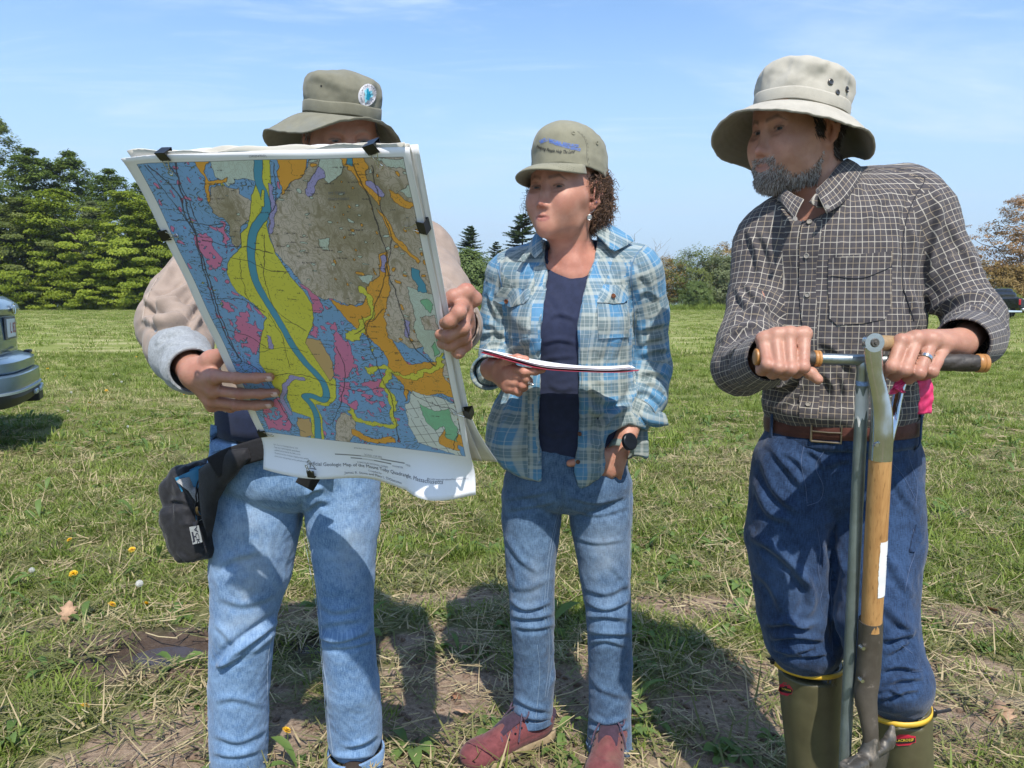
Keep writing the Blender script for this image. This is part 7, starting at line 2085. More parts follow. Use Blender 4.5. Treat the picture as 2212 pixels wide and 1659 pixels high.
# --- the geologic map: printed sheet, backing sheets, binder clips
def m2(x,y):
 """picture position on the sheet (crop c1 units) -> sheet coordinates in metres"""
 (px,py),=K('c1',[(x,y)])
 q=map_pt(px,py)-MC['bl']
 return MAP_INV@q
MX0,MX1,MY0,MY1=-.018,.438,-.086,.590
IW,IH=900,1334
def make_print():
 gx,gy=np.meshgrid((np.arange(IW)+.5)/IW*(MX1-MX0)+MX0,(np.arange(IH)+.5)/IH*(MY1-MY0)+MY0)
 P3=np.stack([gx,gy,gx*0],-1)
 wx=fbm(P3*34,4)*.0050+noise3(P3*170)*.0011;wy=fbm(P3*34+50,4)*.0050+noise3(P3*170+31)*.0011
 X=gx+wx;Y=gy+wy
 lab=np.zeros((IH,IW),int)
 def fill(poly,k,warp=1.0,cond=None):
  p=np.array([m2(*q)for q in poly]);lo=p.min(0)-.012;hi=p.max(0)+.012
  j0=max(0,int((lo[0]-MX0)/(MX1-MX0)*IW));j1=min(IW,int((hi[0]-MX0)/(MX1-MX0)*IW)+1)
  i0=max(0,int((lo[1]-MY0)/(MY1-MY0)*IH));i1=min(IH,int((hi[1]-MY0)/(MY1-MY0)*IH)+1)
  if i1<=i0 or j1<=j0:return
  x=gx[i0:i1,j0:j1]+wx[i0:i1,j0:j1]*warp;y=gy[i0:i1,j0:j1]+wy[i0:i1,j0:j1]*warp
  ins=np.zeros(x.shape,bool);n=len(p)
  for a in range(n):
   x1,y1=p[a];x2,y2=p[a-1]
   c=(y1>y)!=(y2>y)
   ins^=c&(x<(x2-x1)*(y-y1)/(y2-y1+1e-12)+x1)
  if cond is not None:ins&=cond[i0:i1,j0:j1]
  lab[i0:i1,j0:j1][ins]=k
 def path(pts,w,k,warp=1.0,target=None,cond=None):
  p=smooth_path([(*m2(*q),0)for q in pts],len(pts)*6)[:,:2]
  tgt=lab if target is None else target
  for a in range(len(p)-1):
   lo=np.minimum(p[a],p[a+1])-w-.009*warp;hi=np.maximum(p[a],p[a+1])+w+.009*warp
   j0=max(0,int((lo[0]-MX0)/(MX1-MX0)*IW));j1=min(IW,int((hi[0]-MX0)/(MX1-MX0)*IW)+1)
   i0=max(0,int((lo[1]-MY0)/(MY1-MY0)*IH));i1=min(IH,int((hi[1]-MY0)/(MY1-MY0)*IH)+1)
   if i1<=i0 or j1<=j0:continue
   x=gx[i0:i1,j0:j1]+wx[i0:i1,j0:j1]*warp;y=gy[i0:i1,j0:j1]+wy[i0:i1,j0:j1]*warp
   ax,ay=p[a];bx,by=p[a+1]-p[a];L2=bx*bx+by*by+1e-12
   t=np.clip(((x-ax)*bx+(y-ay)*by)/L2,0,1)
   tgt[i0:i1,j0:j1][(x-ax-t*bx)**2+(y-ay-t*by)**2<w*w]=k
 nz=fbm(P3*26+7,4);nz2=fbm(P3*60+90,3)
 Z=lambda pts:[(x,y+1412)for x,y in pts]
 BLUE,YEL,RIV,ORG,HILL,PINK,PALE,GRN,TAN,PURP,URB,OLV=range(12)
 fill([(1110,620),(1480,560),(1700,560),(1760,900),(1830,1200),(1900,1480),(1930,1700),(1700,1720),(1560,1620),(1560,1480),(1480,1330),(1440,1400),(1450,1440),(1380,1470),(1240,1430),(1130,1400),(1040,1290),(960,1210),(900,1120),(870,1010),(880,900),(930,830),(1000,760),(1070,700)],HILL)
 fill([(540,770),(690,770),(770,860),(770,940),(700,1000),(715,1100),(690,1140),(650,1100),(640,1000),(560,930),(520,860)],HILL)
 fill([(500,560),(800,560),(785,740),(700,720),(640,760),(560,700)],PALE)
 fill([(680,720),(780,750),(770,860),(700,800)],BLUE)
 fill([(425,560),(520,600),(500,680),(525,750),(528,870),(510,850),(500,720),(450,660)],ORG);fill([(520,740),(640,710),(630,740),(530,765)],ORG)
 fill([(900,560),(1120,560),(1080,680),(1070,720),(990,760),(960,820),(930,700)],ORG)
 fill([(1280,560),(1400,560),(1460,640),(1450,720),(1530,850),(1520,890),(1430,800),(1370,700),(1290,640)],ORG)
 fill([(1500,900),(1580,970),(1640,1090),(1760,1190),(1750,1215),(1650,1130),(1590,1060),(1540,960)],ORG);fill([(1580,790),(1650,830),(1735,885),(1700,905),(1600,850)],ORG)
 fill([(1180,600),(1300,600),(1310,700),(1230,740),(1170,680)],PALE);fill([(1530,600),(1690,600),(1700,660),(1560,650)],PALE);fill([(1640,790),(1700,760),(1720,850)],PALE)
 fill([(1390,1290),(1480,1290),(1470,1350),(1430,1330)],PALE);fill([(1170,1070),(1230,1070),(1220,1150),(1180,1140)],PALE)
 fill([(1530,1170),(1570,1155),(1600,1240),(1590,1330),(1570,1480),(1560,1600),(1620,1720),(1700,1820),(1870,1800),(1930,1780),(1990,1870),(2010,1990),(1960,2010),(1900,1985),(1800,2000),(1700,1975),(1670,2030),(1660,1940),(1580,1830),(1540,1710),(1480,1660),(1400,1610),(1320,1540),(1240,1440),(1400,1475),(1445,1440),(1470,1330),(1530,1290)],ORG)
 fill(Z([(1690,-60),(1830,-10),(1880,20),(1900,200),(1930,310),(1850,395),(1780,330),(1740,200),(1720,100)]),PALE)
 fill(Z([(1560,120),(1660,90),(1690,200),(1640,280),(1570,250)]),HILL);fill(Z([(1770,120),(1860,110),(1870,190),(1800,200)]),HILL);fill(Z([(1900,380),(1960,350),(2000,520),(1960,540),(1900,450)]),HILL)
 fill(Z([(1720,560),(1880,600),(1990,640),(2010,800),(2060,900),(2060,960),(1900,910),(1740,860),(1700,750),(1680,640)]),URB)
 fill(Z([(1910,780),(1960,790),(2040,860),(2040,920),(1950,890),(1880,870)]),ORG);fill(Z([(1960,560),(2020,600),(2040,800),(2000,780),(1970,650)]),ORG)
 yl=[(835,560),(870,560),(890,780),(870,900),(860,1000),(880,1080),(920,1170),(980,1260),(1050,1340),(1130,1450),(1142,1540),(1110,1640),(1098,1680)]+Z([(1130,330),(1230,470),(1265,500),(1275,590),(1230,650),(1150,640),(1190,720),(1200,860),(1130,860),(1120,720),(1060,700),(1010,680),(985,600),(985,540),(940,600),(880,480),(820,400),(825,260),(860,130)])+[(790,1460),(700,1400),(650,1330),(625,1260),(650,1180),(715,1130),(710,1050),(750,1000),(770,860),(785,790),(800,700)]
 fill(yl,YEL,.5)
 fill(Z([(1100,250),(1180,262),(1245,390),(1255,470),(1230,500),(1150,370),(1095,280)]),TAN,.6)
 fill(Z([(1270,740),(1320,680),(1380,720),(1392,800),(1350,862),(1270,850)]),HILL,.6);fill(Z([(1040,720),(1110,720),(1140,830),(1060,830)]),TAN)
 for w,pts in((.0068,[(1460,430),(1530,425),(1590,450),(1560,540),(1605,640),(1605,770),(1500,750),(1400,720),(1340,665)]),(.006,[(1440,1370-1412),(1480,60),(1440,140),(1390,210),(1340,235)]),(.0052,[(1600,450),(1700,480),(1790,440),(1870,420),(1900,340)])):
  path(Z(pts),w,YEL,2.2)
 fill(Z([(1360,190),(1420,200),(1410,270),(1350,260)]),YEL)
 path(Z([(1380,800),(1480,850),(1600,850)]),.008,ORG,1)
 pink=(nz>.18)|(nz2>.62)
 for pl in([(430,1070),(530,1030),(620,1000),(640,1120),(570,1260),(520,1240),(480,1160)],[(560,1260),(700,1420),(840,1500),(850,1660),(760,1800),(650,1640)],[(1040,1320),(1120,1370),(1240,1500),(1300,1680),(1250,1690),(1120,1630),(1140,1500)],Z([(650,120),(800,150),(830,300),(770,380),(690,330)]),Z([(1140,90),(1230,180),(1310,260),(1250,280),(1110,230)]),Z([(1260,360),(1330,260),(1400,400),(1400,450),(1300,510),(1250,480)]),Z([(1280,520),(1560,480),(1560,640),(1450,720),(1300,620)]),Z([(840,610),(960,600),(1030,740),(1000,800),(870,780)])):
  fill(pl,PINK,1.6,(pink|(nz>.02))&(nz2>-.32)&(lab==BLUE))
 fill(Z([(1250,280),(1330,255),(1400,420),(1310,480),(1255,440)]),PINK,1.5,lab==BLUE);fill(Z([(720,150),(800,160),(820,300),(760,340)]),PINK,1.6,lab==BLUE);fill([(1060,1330),(1180,1420),(1200,1500),(1130,1430)],PINK,1.2,lab==BLUE)
 b_=lab==BLUE;q1=noise3(P3*np.array([95,80,1])+11);q2=noise3(P3*np.array([60,140,1])+77)
 lab[b_&(q1>.50)]=PINK;lab[b_&(np.abs(q2)<.020)&(nz>.05)]=YEL;lab[b_&(q2>.62)]=PURP;h_=lab==HILL;lab[h_&(q1>.56)&(gx>.27)]=ORG;lab[h_&(q2>.60)]=PALE
 path(Z([(1075,490),(1010,480),(970,540),(960,620),(1000,690)]),.0052,PURP);path([(1185,690),(1140,720),(1110,800)],.006,PURP);path([(1470,760),(1520,810)],.006,PURP);path(Z([(875,240),(885,310)]),.0035,PURP);path([(880,760),(900,880),(890,1040)],.004,PURP);path([(1560,1190),(1555,1260)],.004,PURP);path(Z([(1690,150),(1690,240)]),.004,PURP)
 fill([(1318,590),(1358,590),(1362,652),(1322,640)],RIV);fill([(1720,1250),(1765,1262),(1800,1390),(1750,1380),(1728,1310)],RIV);fill(Z([(1600,540),(1660,560),(1650,620),(1610,610)]),BLUE);fill(Z([(1990,880),(2036,890),(2036,945),(2010,935)]),BLUE)
 for pl in([(1760,30),(1800,15),(1840,60),(1825,100),(1790,85)],[(1830,300),(1860,270),(1872,330),(1850,360)],[(1870,240),(1915,270),(1910,310),(1880,300)],[(1760,640),(1850,680),(1930,665),(1970,760),(1990,860),(1930,840),(1900,760),(1850,790),(1790,720)],[(2010,760),(2040,760),(2045,840),(2015,830)]):fill(Z(pl),GRN)
 path([(805,560),(808,640),(812,740),(850,830),(858,920),(800,1000),(776,1080),(770,1180),(790,1300),(830,1400),(880,1480),(960,1600),(1010,1690)]+Z([(1095,400),(1185,500),(1216,570),(1195,612),(1130,588),(1088,596),(1130,650),(1160,740),(1165,880)]),.0068,RIV,.25)
 path([(838,800),(842,880)],.0022,YEL,.4)
 srgb=np.array([(112,158,212),(212,206,66),(66,143,180),(226,155,52),(200,184,174),(208,112,158),(192,205,196),(122,188,146),(198,160,106),(158,150,208),(212,216,214),(140,128,98)],float)/255
 img=srgb[lab]
 hill=(lab==HILL)
 hgt=fbm(P3*np.array([15,9.5,1])+3,5)+.35*fbm(P3*42+9,3)
 gyv,gxv=np.gradient(hgt);slope=np.hypot(gxv,gyv)
 def contour(step,wid):return np.abs((hgt/step)%1-.5)*step<wid*np.maximum(slope,.0025)
 fine=contour(.12,.55)
 steep=np.clip((slope-np.percentile(slope,45))/(np.percentile(slope,96)-np.percentile(slope,45)),0,1)
 dark=np.array([104,90,70])/255;olive=np.array([132,120,92])/255
 for c,rx,ry,am in(((1330,800),150,120,.9),((1440,900),120,130,.8),((620,880),70,120,.6),((1360,1330),120,60,.7),((1300,1000),130,170,.45),((1640,900),120,200,.35),((680,1060),30,90,.7)):
  p=m2(*c);sx=rx*.0004*.95;sy=ry*.00045
  g=np.exp(-((gx-p[0])/sx)**2-((gy-p[1])/sy)**2)
  w=np.clip(g*am*(.9+.9*nz),0,.95)*hill
  img=img*(1-w[...,None])+olive*w[...,None]
 w=(steep*.50*hill)[...,None];img=img*(1-w)+olive*w
 w=(fine*(.60*hill+.30*(lab==PALE)+.35*(lab==ORG)*(nz>.2)+.25*(lab==GRN)))[...,None];img=img*(1-w)+dark*w
 st=(noise3(P3*520)>.38)[...,None]*np.array([.16,.14,.18]);img=img-st*(lab==PURP)[...,None]
 e=np.zeros(lab.shape,bool);e[:,1:]|=lab[:,1:]!=lab[:,:-1];e[1:]|=lab[1:]!=lab[:-1]
 img[e]=img[e]*.25
 ink=np.zeros(lab.shape,np.uint8)
 for pts,w in(([(165,640),(330,800),(380,940),(450,1070),(520,1290),(600,1560),(640,1660)]+Z([(700,370)]),.0013),([(315,560),(360,800),(440,1040),(480,1200),(560,1480),(620,1650),(720,1800)],.0013),([(150,640),(300,850),(420,1010)],.0008),([(250,560),(330,700),(400,860),(470,1010)],.0008),([(1370,640),(1480,900),(1560,1120),(1590,1300),(1660,1500),(1720,1700),(1850,1830)],.0010),([(1480,640),(1530,900),(1600,1080),(1550,1330),(1440,1640)],.0007),([(300,960),(460,990),(640,1000)],.0008),([(480,1080),(640,1120),(760,1130),(900,1160)],.0008),([(520,1430),(700,1430),(850,1500)],.0007),(Z([(820,460),(900,470),(1050,460),(1250,520),(1400,560),(1560,540),(1700,560)]),.0007),(Z([(1270,300),(1320,420),(1300,640),(1240,760)]),.0008),(Z([(1420,120),(1520,420),(1600,620),(1640,860)]),.0008),(Z([(1690,560),(1800,620),(1990,700),(1960,900)]),.0007),(Z([(640,380),(800,420),(900,560),(1000,740),(1090,800)]),.0008),([(850,1060),(850,1300),(900,1480),(1000,1560),(1100,1620)],.0006),([(650,1180),(760,1210),(880,1260),(1000,1270)],.0006),([(900,640),(920,820),(880,940)],.0007),([(1560,1480),(1480,1560),(1380,1640)],.0007),(Z([(560,180),(760,240),(860,300)]),.0007),(Z([(870,100),(960,250),(1000,420)]),.0005),(Z([(820,340),(960,300),(1100,330)]),.0005),([(700,1180),(740,1400),(820,1500)],.0005)):
  path(pts,w,1,.6,ink)
 rs=np.random.RandomState(12)
 inside=(gx>0)&(gx<.428)&(gy>0)&(gy<.578)
 small=(np.abs(noise3(P3*np.array([70,110,1])+41))<.014)&(nz2>.12);ink[small&((lab==BLUE)|(lab==YEL)|(lab==ORG)|(lab==URB))]=1
 small=(np.abs(noise3(P3*np.array([150,60,1])+71))<.016)&(nz2<-.25)&((lab==BLUE)|(lab==PINK)|(lab==YEL));ink[small]=1
 grid=((np.abs((gx*.96+gy*.28)%.017-.0085)<.0004)|(np.abs((gy*.96-gx*.28)%.021-.0105)<.0004))&(lab==URB)&(nz>-.3);ink[grid]=1
 for _ in range(120):
  i=rs.randint(240,IH-40);j=rs.randint(40,IW-90);L=rs.randint(14,50)
  for k in range(L):
   if rs.rand()<.62:ink[i+rs.randint(0,3):i+rs.randint(3,6),j+k]=1
 w=(ink*.72)[...,None];img=img*(1-w)+np.array([.13,.11,.13])*w
 paper=np.array([.90,.90,.915])
 img=np.where(inside[...,None],img,paper)
 bd=inside^((gx>.0006)&(gx<.4274)&(gy>.0006)&(gy<.5774));img[bd]=.2
 def box(x0,x1,y0,y1,v):
  j0,j1=[int((x-MX0)/(MX1-MX0)*IW)for x in(x0,x1)];i0,i1=[int((y-MY0)/(MY1-MY0)*IH)for y in(y0,y1)];img[i0:i1+1,j0:j1+1]=v
 box(.150,.300,-.0345,-.0325,.55);box(.205,.248,-.0342,-.0328,.88);box(.182,.270,-.0410,-.0392,.55);box(.206,.232,-.0407,-.0395,.88)
 for y in(-.0335,-.0400):box(.150 if y>-.036 else .182,.300 if y>-.036 else .270,y-.0013,y-.0010,.35)
 img=np.where(inside[...,None],img*.90+.115,img);return np.clip(img,0,1)
_im=make_print()
img=bpy.data.images.new('printed_map',IW,IH)
img.colorspace_settings.name='sRGB'
img.pixels.foreach_set(np.concatenate([_im,np.ones((IH,IW,1))],2).astype(np.float32).ravel())
img.update();img.pack()
def bend(s,t):
 """sheet coordinates -> world: flat where clipped to the backing, free lower margin hangs and curls"""
 t0=-.004+.006*math.sin(s*9)
 wav=.0012*math.sin(s*38)*math.sin(t*21)+.0008*math.sin(t*47+s*15)
 if t>=t0:
  p=MC['bl']+MAP_E1*s+MAP_E2*t+MAP_N*wav
  if t>.575:p=p+MAP_N*(.006*((t-.575)/.025)**2*math.sin(s*11+1))
  if s<.02 and t>.52:p=p+MAP_N*.010*((.02-s)/.04)*((t-.52)/.08)**2
  return p
 u=t0-t;p=MC['bl']+MAP_E1*s+MAP_E2*t0+MAP_N*wav
 n=10;ang=math.radians(52)*min(1,u/.05)
 amp=math.radians(34+10*math.sin(s*17+1.0))
 acc=np.zeros(3)
 for i in range(n):
  a=amp*min(1,(u*(i+.5)/n)/.055)
  acc+=(-MAP_Y*math.cos(a)+MAP_N*math.sin(a))*(u/n)
 k=max(0,(s-.30)/.14)
 acc+=MAP_N*(.020*math.sin(k*4.6)*(u/.1)**1.4)*(k>0)+MAP_Y*.012*(u/.1)**2*math.sin(k*5.2+.4)*(k>0)
 acc+=MAP_N*.006*math.sin(s*22)*(u/.1)
 return p+acc
map_t=thing('geologic_map','large colourful geologic map sheet tilted towards the viewer in two hands','map',tuple(MC['bl']+MAP_X*.21+MAP_Y*.29))
ns,nt_=56,84
V=np.array([bend(MX0+(MX1-MX0)*i/(ns-1),MY0+(MY1-MY0)*j/(nt_-1))for j in range(nt_)for i in range(ns)])
F=np.array([(j*ns+i,j*ns+i+1,(j+1)*ns+i+1,(j+1)*ns+i)for j in range(nt_-1)for i in range(ns-1)])
uv=np.array([[((k%ns)/(ns-1),(k//ns)/(nt_-1))for k in f]for f in F])
t=NT('map_print');ti=t.n('ShaderNodeTexImage');ti.image=img;ti.interpolation='Cubic'
uvn=t.n('ShaderNodeUVMap');t.set(ti.inputs[0],uvn.outputs[0])
t.set('Base Color',ti.outputs[0]);t.set('Roughness',.55);t.set('Specular IOR Level',.3);t.bump(t.noise(t.coord('Object'),22,3),.15,.002)
M['map_print']=t.m
M['paper_back']=simple('cream_paper',(.62,.585,.52),.8,0,.07,14);M['sheet_back']=simple('white_sheet',(.78,.78,.79),.7,0,.04,20)
sheet_o=mesh_np('printed_sheet',V,F,M['map_print'],map_t,uv=uv)
md=sheet_o.modifiers.new('t','SOLIDIFY');md.thickness=.0004;md.offset=-1
def back_sheet(name,x0,x1,y0,y1,off,mat,seed,droop=0.):
 n1,n2=40,50;V=[]
 for j in range(n2):
  for i in range(n1):
   s=x0+(x1-x0)*i/(n1-1);t=y0+(y1-y0)*j/(n2-1)
   ed=.0025*math.sin(s*31+seed)*(j==n2-1)+.002*math.sin(s*70+seed)*(j>=n2-2)
   p=MC['bl']+MAP_E1*s+MAP_E2*(t+ed)-MAP_N*(off+.0015*math.sin(s*21+seed)*math.sin(t*13))
   if t>.58:p=p+MAP_N*.008*((t-.58)/.03)*(.5+.5*math.sin(s*14+seed))
   if droop and t<.12:p=p-MAP_N*droop*((.12-t)/.2)**1.5+np.array([0,0,-1])*droop*.3*((.12-t)/.2)**2
   V.append(p)
 o=mesh_np(name,np.array(V),np.array([(j*n1+i,j*n1+i+1,(j+1)*n1+i+1,(j+1)*n1+i)for j in range(n2-1)for i in range(n1-1)]),mat,map_t)
 md=o.modifiers.new('t','SOLIDIFY');md.thickness=.0008;md.offset=-1
back_sheet('backing_sheet',-.012,.433,-.03,.5945,.004,M['paper_back'],1);back_sheet('backing_sheet',-.008,.437,-.05,.5925,.0070,M['paper_back'],3,.05);back_sheet('backing_sheet',.02,.445,-.09,.590,.0095,M['sheet_back'],5,.09)
M['map_ink']=flatcol('map_ink',(.09,.09,.11),.6);M['map_ink2']=flatcol('map_ink_grey',(.20,.20,.23),.6)
def mb_map(x,y):return bend(x,y)+MAP_N*.0009
def fit_text(txt,x0,x1,y,asp,**kw):
 V,_=text_vf(txt,1.0,**kw);w=V[:,0].max()-V[:,0].min();return(txt,(x0+x1)/2,y,(x1-x0)/w,kw)
lettering('map_title',[fit_text('Surficial Geologic Map of the Mount Toby Quadrangle, Massachusetts',.088,.380,-.056,1)],mb_map,M['map_ink'],map_t)
for it_ in[fit_text('Compiled by',.215,.245,-.066,1),fit_text('James R. Stone and Mary L. DiGiacomo',.165,.292,-.0735,1),fit_text('(MOUNT HOLYOKE)',.196,.236,-.0135,1),fit_text('SCALE 1:24 000',.214,.252,-.0285,1),fit_text('MILE',.303,.313,-.036,1),fit_text('KILOMETER',.273,.296,-.043,1),fit_text('CONTOUR INTERVAL 10 FEET',.194,.262,-.049,1),fit_text('Map units west reproduced from Jahns (1951)',.350,.425,-.052,1),fit_text('(GREENFIELD)',.196,.224,.5835,1),fit_text('Base from U.S. Geological Survey, 1977',.010,.068,-.030,1),fit_text('Map was created digitally, generalized,',.010,.072,-.036,1),fit_text('updated and printed by the Office of the',.010,.073,-.042,1),fit_text('Massachusetts State Geologist. Digital product available',.010,.092,-.048,1),fit_text('online at the state geologic survey publications page',.010,.090,-.054,1)]:lettering('map_lettering',[it_],mb_map,M['map_ink2'],map_t)
hl_=[fit_text('MT TOBY',.304,.330,.527,1),fit_text('STATE FOREST',.301,.334,.518,1),fit_text('CONNECTICUT RIVER',.0,.0001,0,1)]
for it_ in hl_[:2]:lettering('map_lettering',[it_],mb_map,M['map_ink2'],map_t)
M['clip_black']=simple('black_clip_steel',(.010,.010,.012),.3,0,.2);M['clip_wire']=simple('clip_wire',(.60,.60,.58),.2,1.0,.05)
def clip(px,inward,label,w=.0180,near=None):
 c=near if near is not None else map_pt(*px);inw=np.asarray(inward,float);inw=inw-MAP_N*(inw@MAP_N);inw/=np.linalg.norm(inw);al=np.cross(MAP_N,inw)
 o=thing('binder_clip',label,'binder clip',tuple(c),'binder clips round the map')
 mb=MB()
 tri=[(-.0050,.0068),(-.0050,-.0098),(.0095,-.0052),(.0095,-.0038),(.0100,.0004),(.0095,.0022)]
 mb.prism([(a,b)for a,b in[(-.0045,.0072),(-.0045,-.0105),(.0098,-.0055),(.0103,-.0048),(-.0038,-.0096),(-.0038,.0063),(.0103,.0016),(.0098,.0026)]],w,c-al*w/2,inw,MAP_N,al)
 mb.build('clip_body',M['clip_black'],o,smooth=False)
 for sg,lift in((1,.0035),(-1,-.0075)):
  b=c+MAP_N*lift
  pts=[b-al*w*.34+inw*.0085,b-al*w*.16+inw*.016+MAP_N*sg*.001,b-al*w*.10+inw*.023+MAP_N*sg*.0012,b-al*w*.17+inw*.0275,b+inw*.030+MAP_N*sg*.001,b+al*w*.17+inw*.0275,b+al*w*.10+inw*.023+MAP_N*sg*.0012,b+al*w*.16+inw*.016+MAP_N*sg*.001,b+al*w*.34+inw*.0085]
  mb=MB();mb.tube(smooth_path(pts,34),.00075,6);mb.build('clip_handle',M['clip_wire'],o)
cp=lambda x,y:K('c1',[(x,y)])[0]
clip(cp(256,574),-MAP_Y,'black binder clip on the top edge of the map near its left corner')
clip(cp(1479,530),-MAP_Y+MAP_X*.25,'black binder clip on the top edge of the map below the hat brim')
clip(cp(262,1048),MAP_X,'black binder clip on the long left edge of the map above the sleeve')
clip(cp(1790,1003),-MAP_X,'black binder clip on the upper right edge of the map against the sky')
clip(cp(836,803+1412),MAP_X,'black binder clip at the lower left edge of the map above the black strap',.017)
clip(cp(2054,690+1412),-MAP_X,'black binder clip low on the right edge of the map against the grass',.017)
cb=bend(.1005,-.076)
clip(None,MAP_Y*.7+np.array([0,0,.5]),'black binder clip on the curling bottom edge of the map beside its title',.017,near=cb)
# --- field: ground sheet, grass, straw, weeds
rsg=np.random.RandomState(21)
BARE=[]
for x,y,rx,ry,s in((363,1415,.22,.17,1.0),(250,1395,.30,.12,.7),(640,1340,.28,.2,.7),(420,1620,.35,.25,.8),(560,1560,.3,.3,.7),(1000,1290,.30,.14,.6),(960,1390,.26,.2,.7),(930,1500,.35,.25,.8),(880,1620,.3,.22,.6),(1250,1480,.16,.3,.7),(1520,1310,.30,.14,.8),(1560,1490,.30,.22,.9),(1480,1540,.25,.16,.7),(1640,1600,.3,.2,.6),(2110,1340,.28,.16,.9),(2060,1440,.26,.15,.6),(2150,1560,.3,.2,.7),(2040,1620,.2,.2,.6),(1080,1180,.35,.16,.35),(2100,1130,.4,.2,.3),(1000,1600,.3,.25,.6),(1240,1620,.2,.2,.6),(1420,1630,.25,.2,.5),(260,1180,.3,.12,.35),(130,1350,.3,.12,.5),(1500,1200,.35,.14,.3)):
 g=ground_at(x,y);BARE.append((g[0],g[1],rx,ry,s))
def bareness(x,y):
 P3=np.stack([x,y,x*0],-1)
 wob=fbm(P3*3.1,3)*.5+fbm(P3*11,3)*.35
 b=np.zeros_like(x)
 for cx,cy,rx,ry,s in BARE:
  d=np.sqrt(((x-cx)/rx)**2+((y-cy)/ry)**2)
  b=np.maximum(b,s*np.clip(1.45-d+wob*.9,0,1))
 base=np.clip(fbm(P3*1.3+40,4)*.9+.14,0,1)*np.clip((4.5-y)/2.5,.12,1)*.8
 return np.clip(np.maximum(b,base),0,1)
PUD=ground_at(360,1412);PUD2=ground_at(690,1395)
def height(x,y):
 P3=np.stack([x,y,x*0],-1)
 near=np.clip((14-y)/8,0,1)
 h=.016*fbm(P3*1.7+3,3)*near+.007*fbm(P3*11+9,3)*near
 h=h+.10*fbm(P3*.05+5,2)*np.clip((y-12)/20,0,1)
 for c,rx,ry in((PUD,.24,.13),(PUD2,.12,.07)):
  d=np.sqrt(((x-c[0])/rx)**2+((y-c[1])/ry)**2)
  h=h*np.clip(d-.2,0,1)-.020*np.clip(1.05-d,0,1)+.014*np.exp(-((d-1.25)/.25)**2)*(1+1.2*noise3(P3*30))
 drop=np.clip((y-100)/500,0,1);drop=drop*drop*(3-2*drop)
 h=h-42*drop
 r=np.hypot(x,y)
 h=h+np.clip((np.abs(x)-60-y*.35)/400,0,1)*0
 return h
ys=np.concatenate([np.linspace(-14,.9,14),np.linspace(1.0,5.2,190),np.geomspace(5.25,60,90),np.geomspace(63,3300,50)])
fx=np.concatenate([np.linspace(-1,-.16,30),np.linspace(-.155,.155,230),np.linspace(.16,1,30)])
V=[]
for y in ys:
 half=17 if y<5.3 else 17*(y/5.3)**1.0
 half=np.clip(half,17,4000)
 V.append(np.stack([fx*half,np.full(len(fx),y),fx*0],1))
V=np.array(V).reshape(-1,3)
V[:,2]=height(V[:,0],V[:,1])
nx_=len(fx);ny_=len(ys)
ii,jj=np.meshgrid(np.arange(ny_-1),np.arange(nx_-1),indexing='ij')
F=np.stack([ii*nx_+jj,ii*nx_+jj+1,(ii+1)*nx_+jj+1,(ii+1)*nx_+jj],-1).reshape(-1,4)
br=bareness(V[:,0],V[:,1])
wet=np.zeros(len(V))
for c,rx,ry in((PUD,.34,.20),(PUD2,.2,.12)):
 wet=np.maximum(wet,np.clip(1.6-np.sqrt(((V[:,0]-c[0])/rx)**2+((V[:,1]-c[1])/ry)**2),0,1))
t=NT('field_ground');c=t.coord('Object')
sp=t.n('ShaderNodeSeparateColor');t.set(sp.inputs[0],t.attr('Col'))
n1=t.noise(c,6,6,.65);n2=t.noise(c,55,5,.65);n3=t.noise(c,260,3)
pos=t.n('ShaderNodeSeparateXYZ');t.set(pos.inputs[0],c)
soil=t.mix(t.rng(n2,.3,.7),(.165,.112,.074),(.34,.25,.175));soil=t.mix(t.math('MULTIPLY',t.rng(n3,.5,.75),.5),soil,(.44,.345,.25))
thatch=t.mix(t.rng(n2,.3,.7),(.10,.105,.034),(.20,.19,.075))
n4=t.noise(t.coord('Object',scale=(.35,1.0,1)),1.1,6,.65);n5=t.noise(c,14,6,.7)
far=t.mix(t.rng(n5,.3,.7),(.135,.165,.032),(.24,.265,.065));far=t.mix(t.math('MULTIPLY',t.rng(n4,.46,.66),.75),far,(.42,.375,.19))
base=t.mix(t.rng(pos.outputs[1],4,16),thatch,far)
f=t.math('ADD',sp.outputs[0],t.math('MULTIPLY',t.math('SUBTRACT',n1,.5),.5));f=t.rng(f,.25,.6)
col=t.mix(f,base,soil);col=t.mix(t.math('MULTIPLY',sp.outputs[1],.85),col,(.040,.024,.016))
t.set('Base Color',col);t.set('Roughness',t.math('SUBTRACT',.92,t.math('MULTIPLY',sp.outputs[1],.45)));t.set('Specular IOR Level',.25)
t.bump(t.math('ADD',n2,t.math('MULTIPLY',n3,.6)),.8,.012)
ground=mesh_np('ground',V,F,t.m,None,cols={'Col':np.stack([br,wet,br*0],1)})
tag(ground,kind='structure')
t=NT('muddy_water');t.set('Base Color',(.050,.033,.026));t.set('Roughness',.24);t.bump(t.noise(t.coord('Object'),25,3),.05,.002);M['water']=t.m
for c,rx,ry in((PUD,.21,.105),(PUD2,.10,.05)):
 k=40;a=np.linspace(0,2*np.pi,k,endpoint=False);rr=1+.10*np.sin(a*3)+.08*np.sin(a*5+1)
 V=np.concatenate([[[c[0],c[1],-.0085]],np.stack([c[0]+rx*rr*np.cos(a),c[1]+ry*rr*np.sin(a),np.full(k,-.0085)],1)])
 o=mesh_np('puddle_water',V,[(0,i+1,(i+1)%k+1)for i in range(k)],M['water'],None);tag(o,kind='structure')
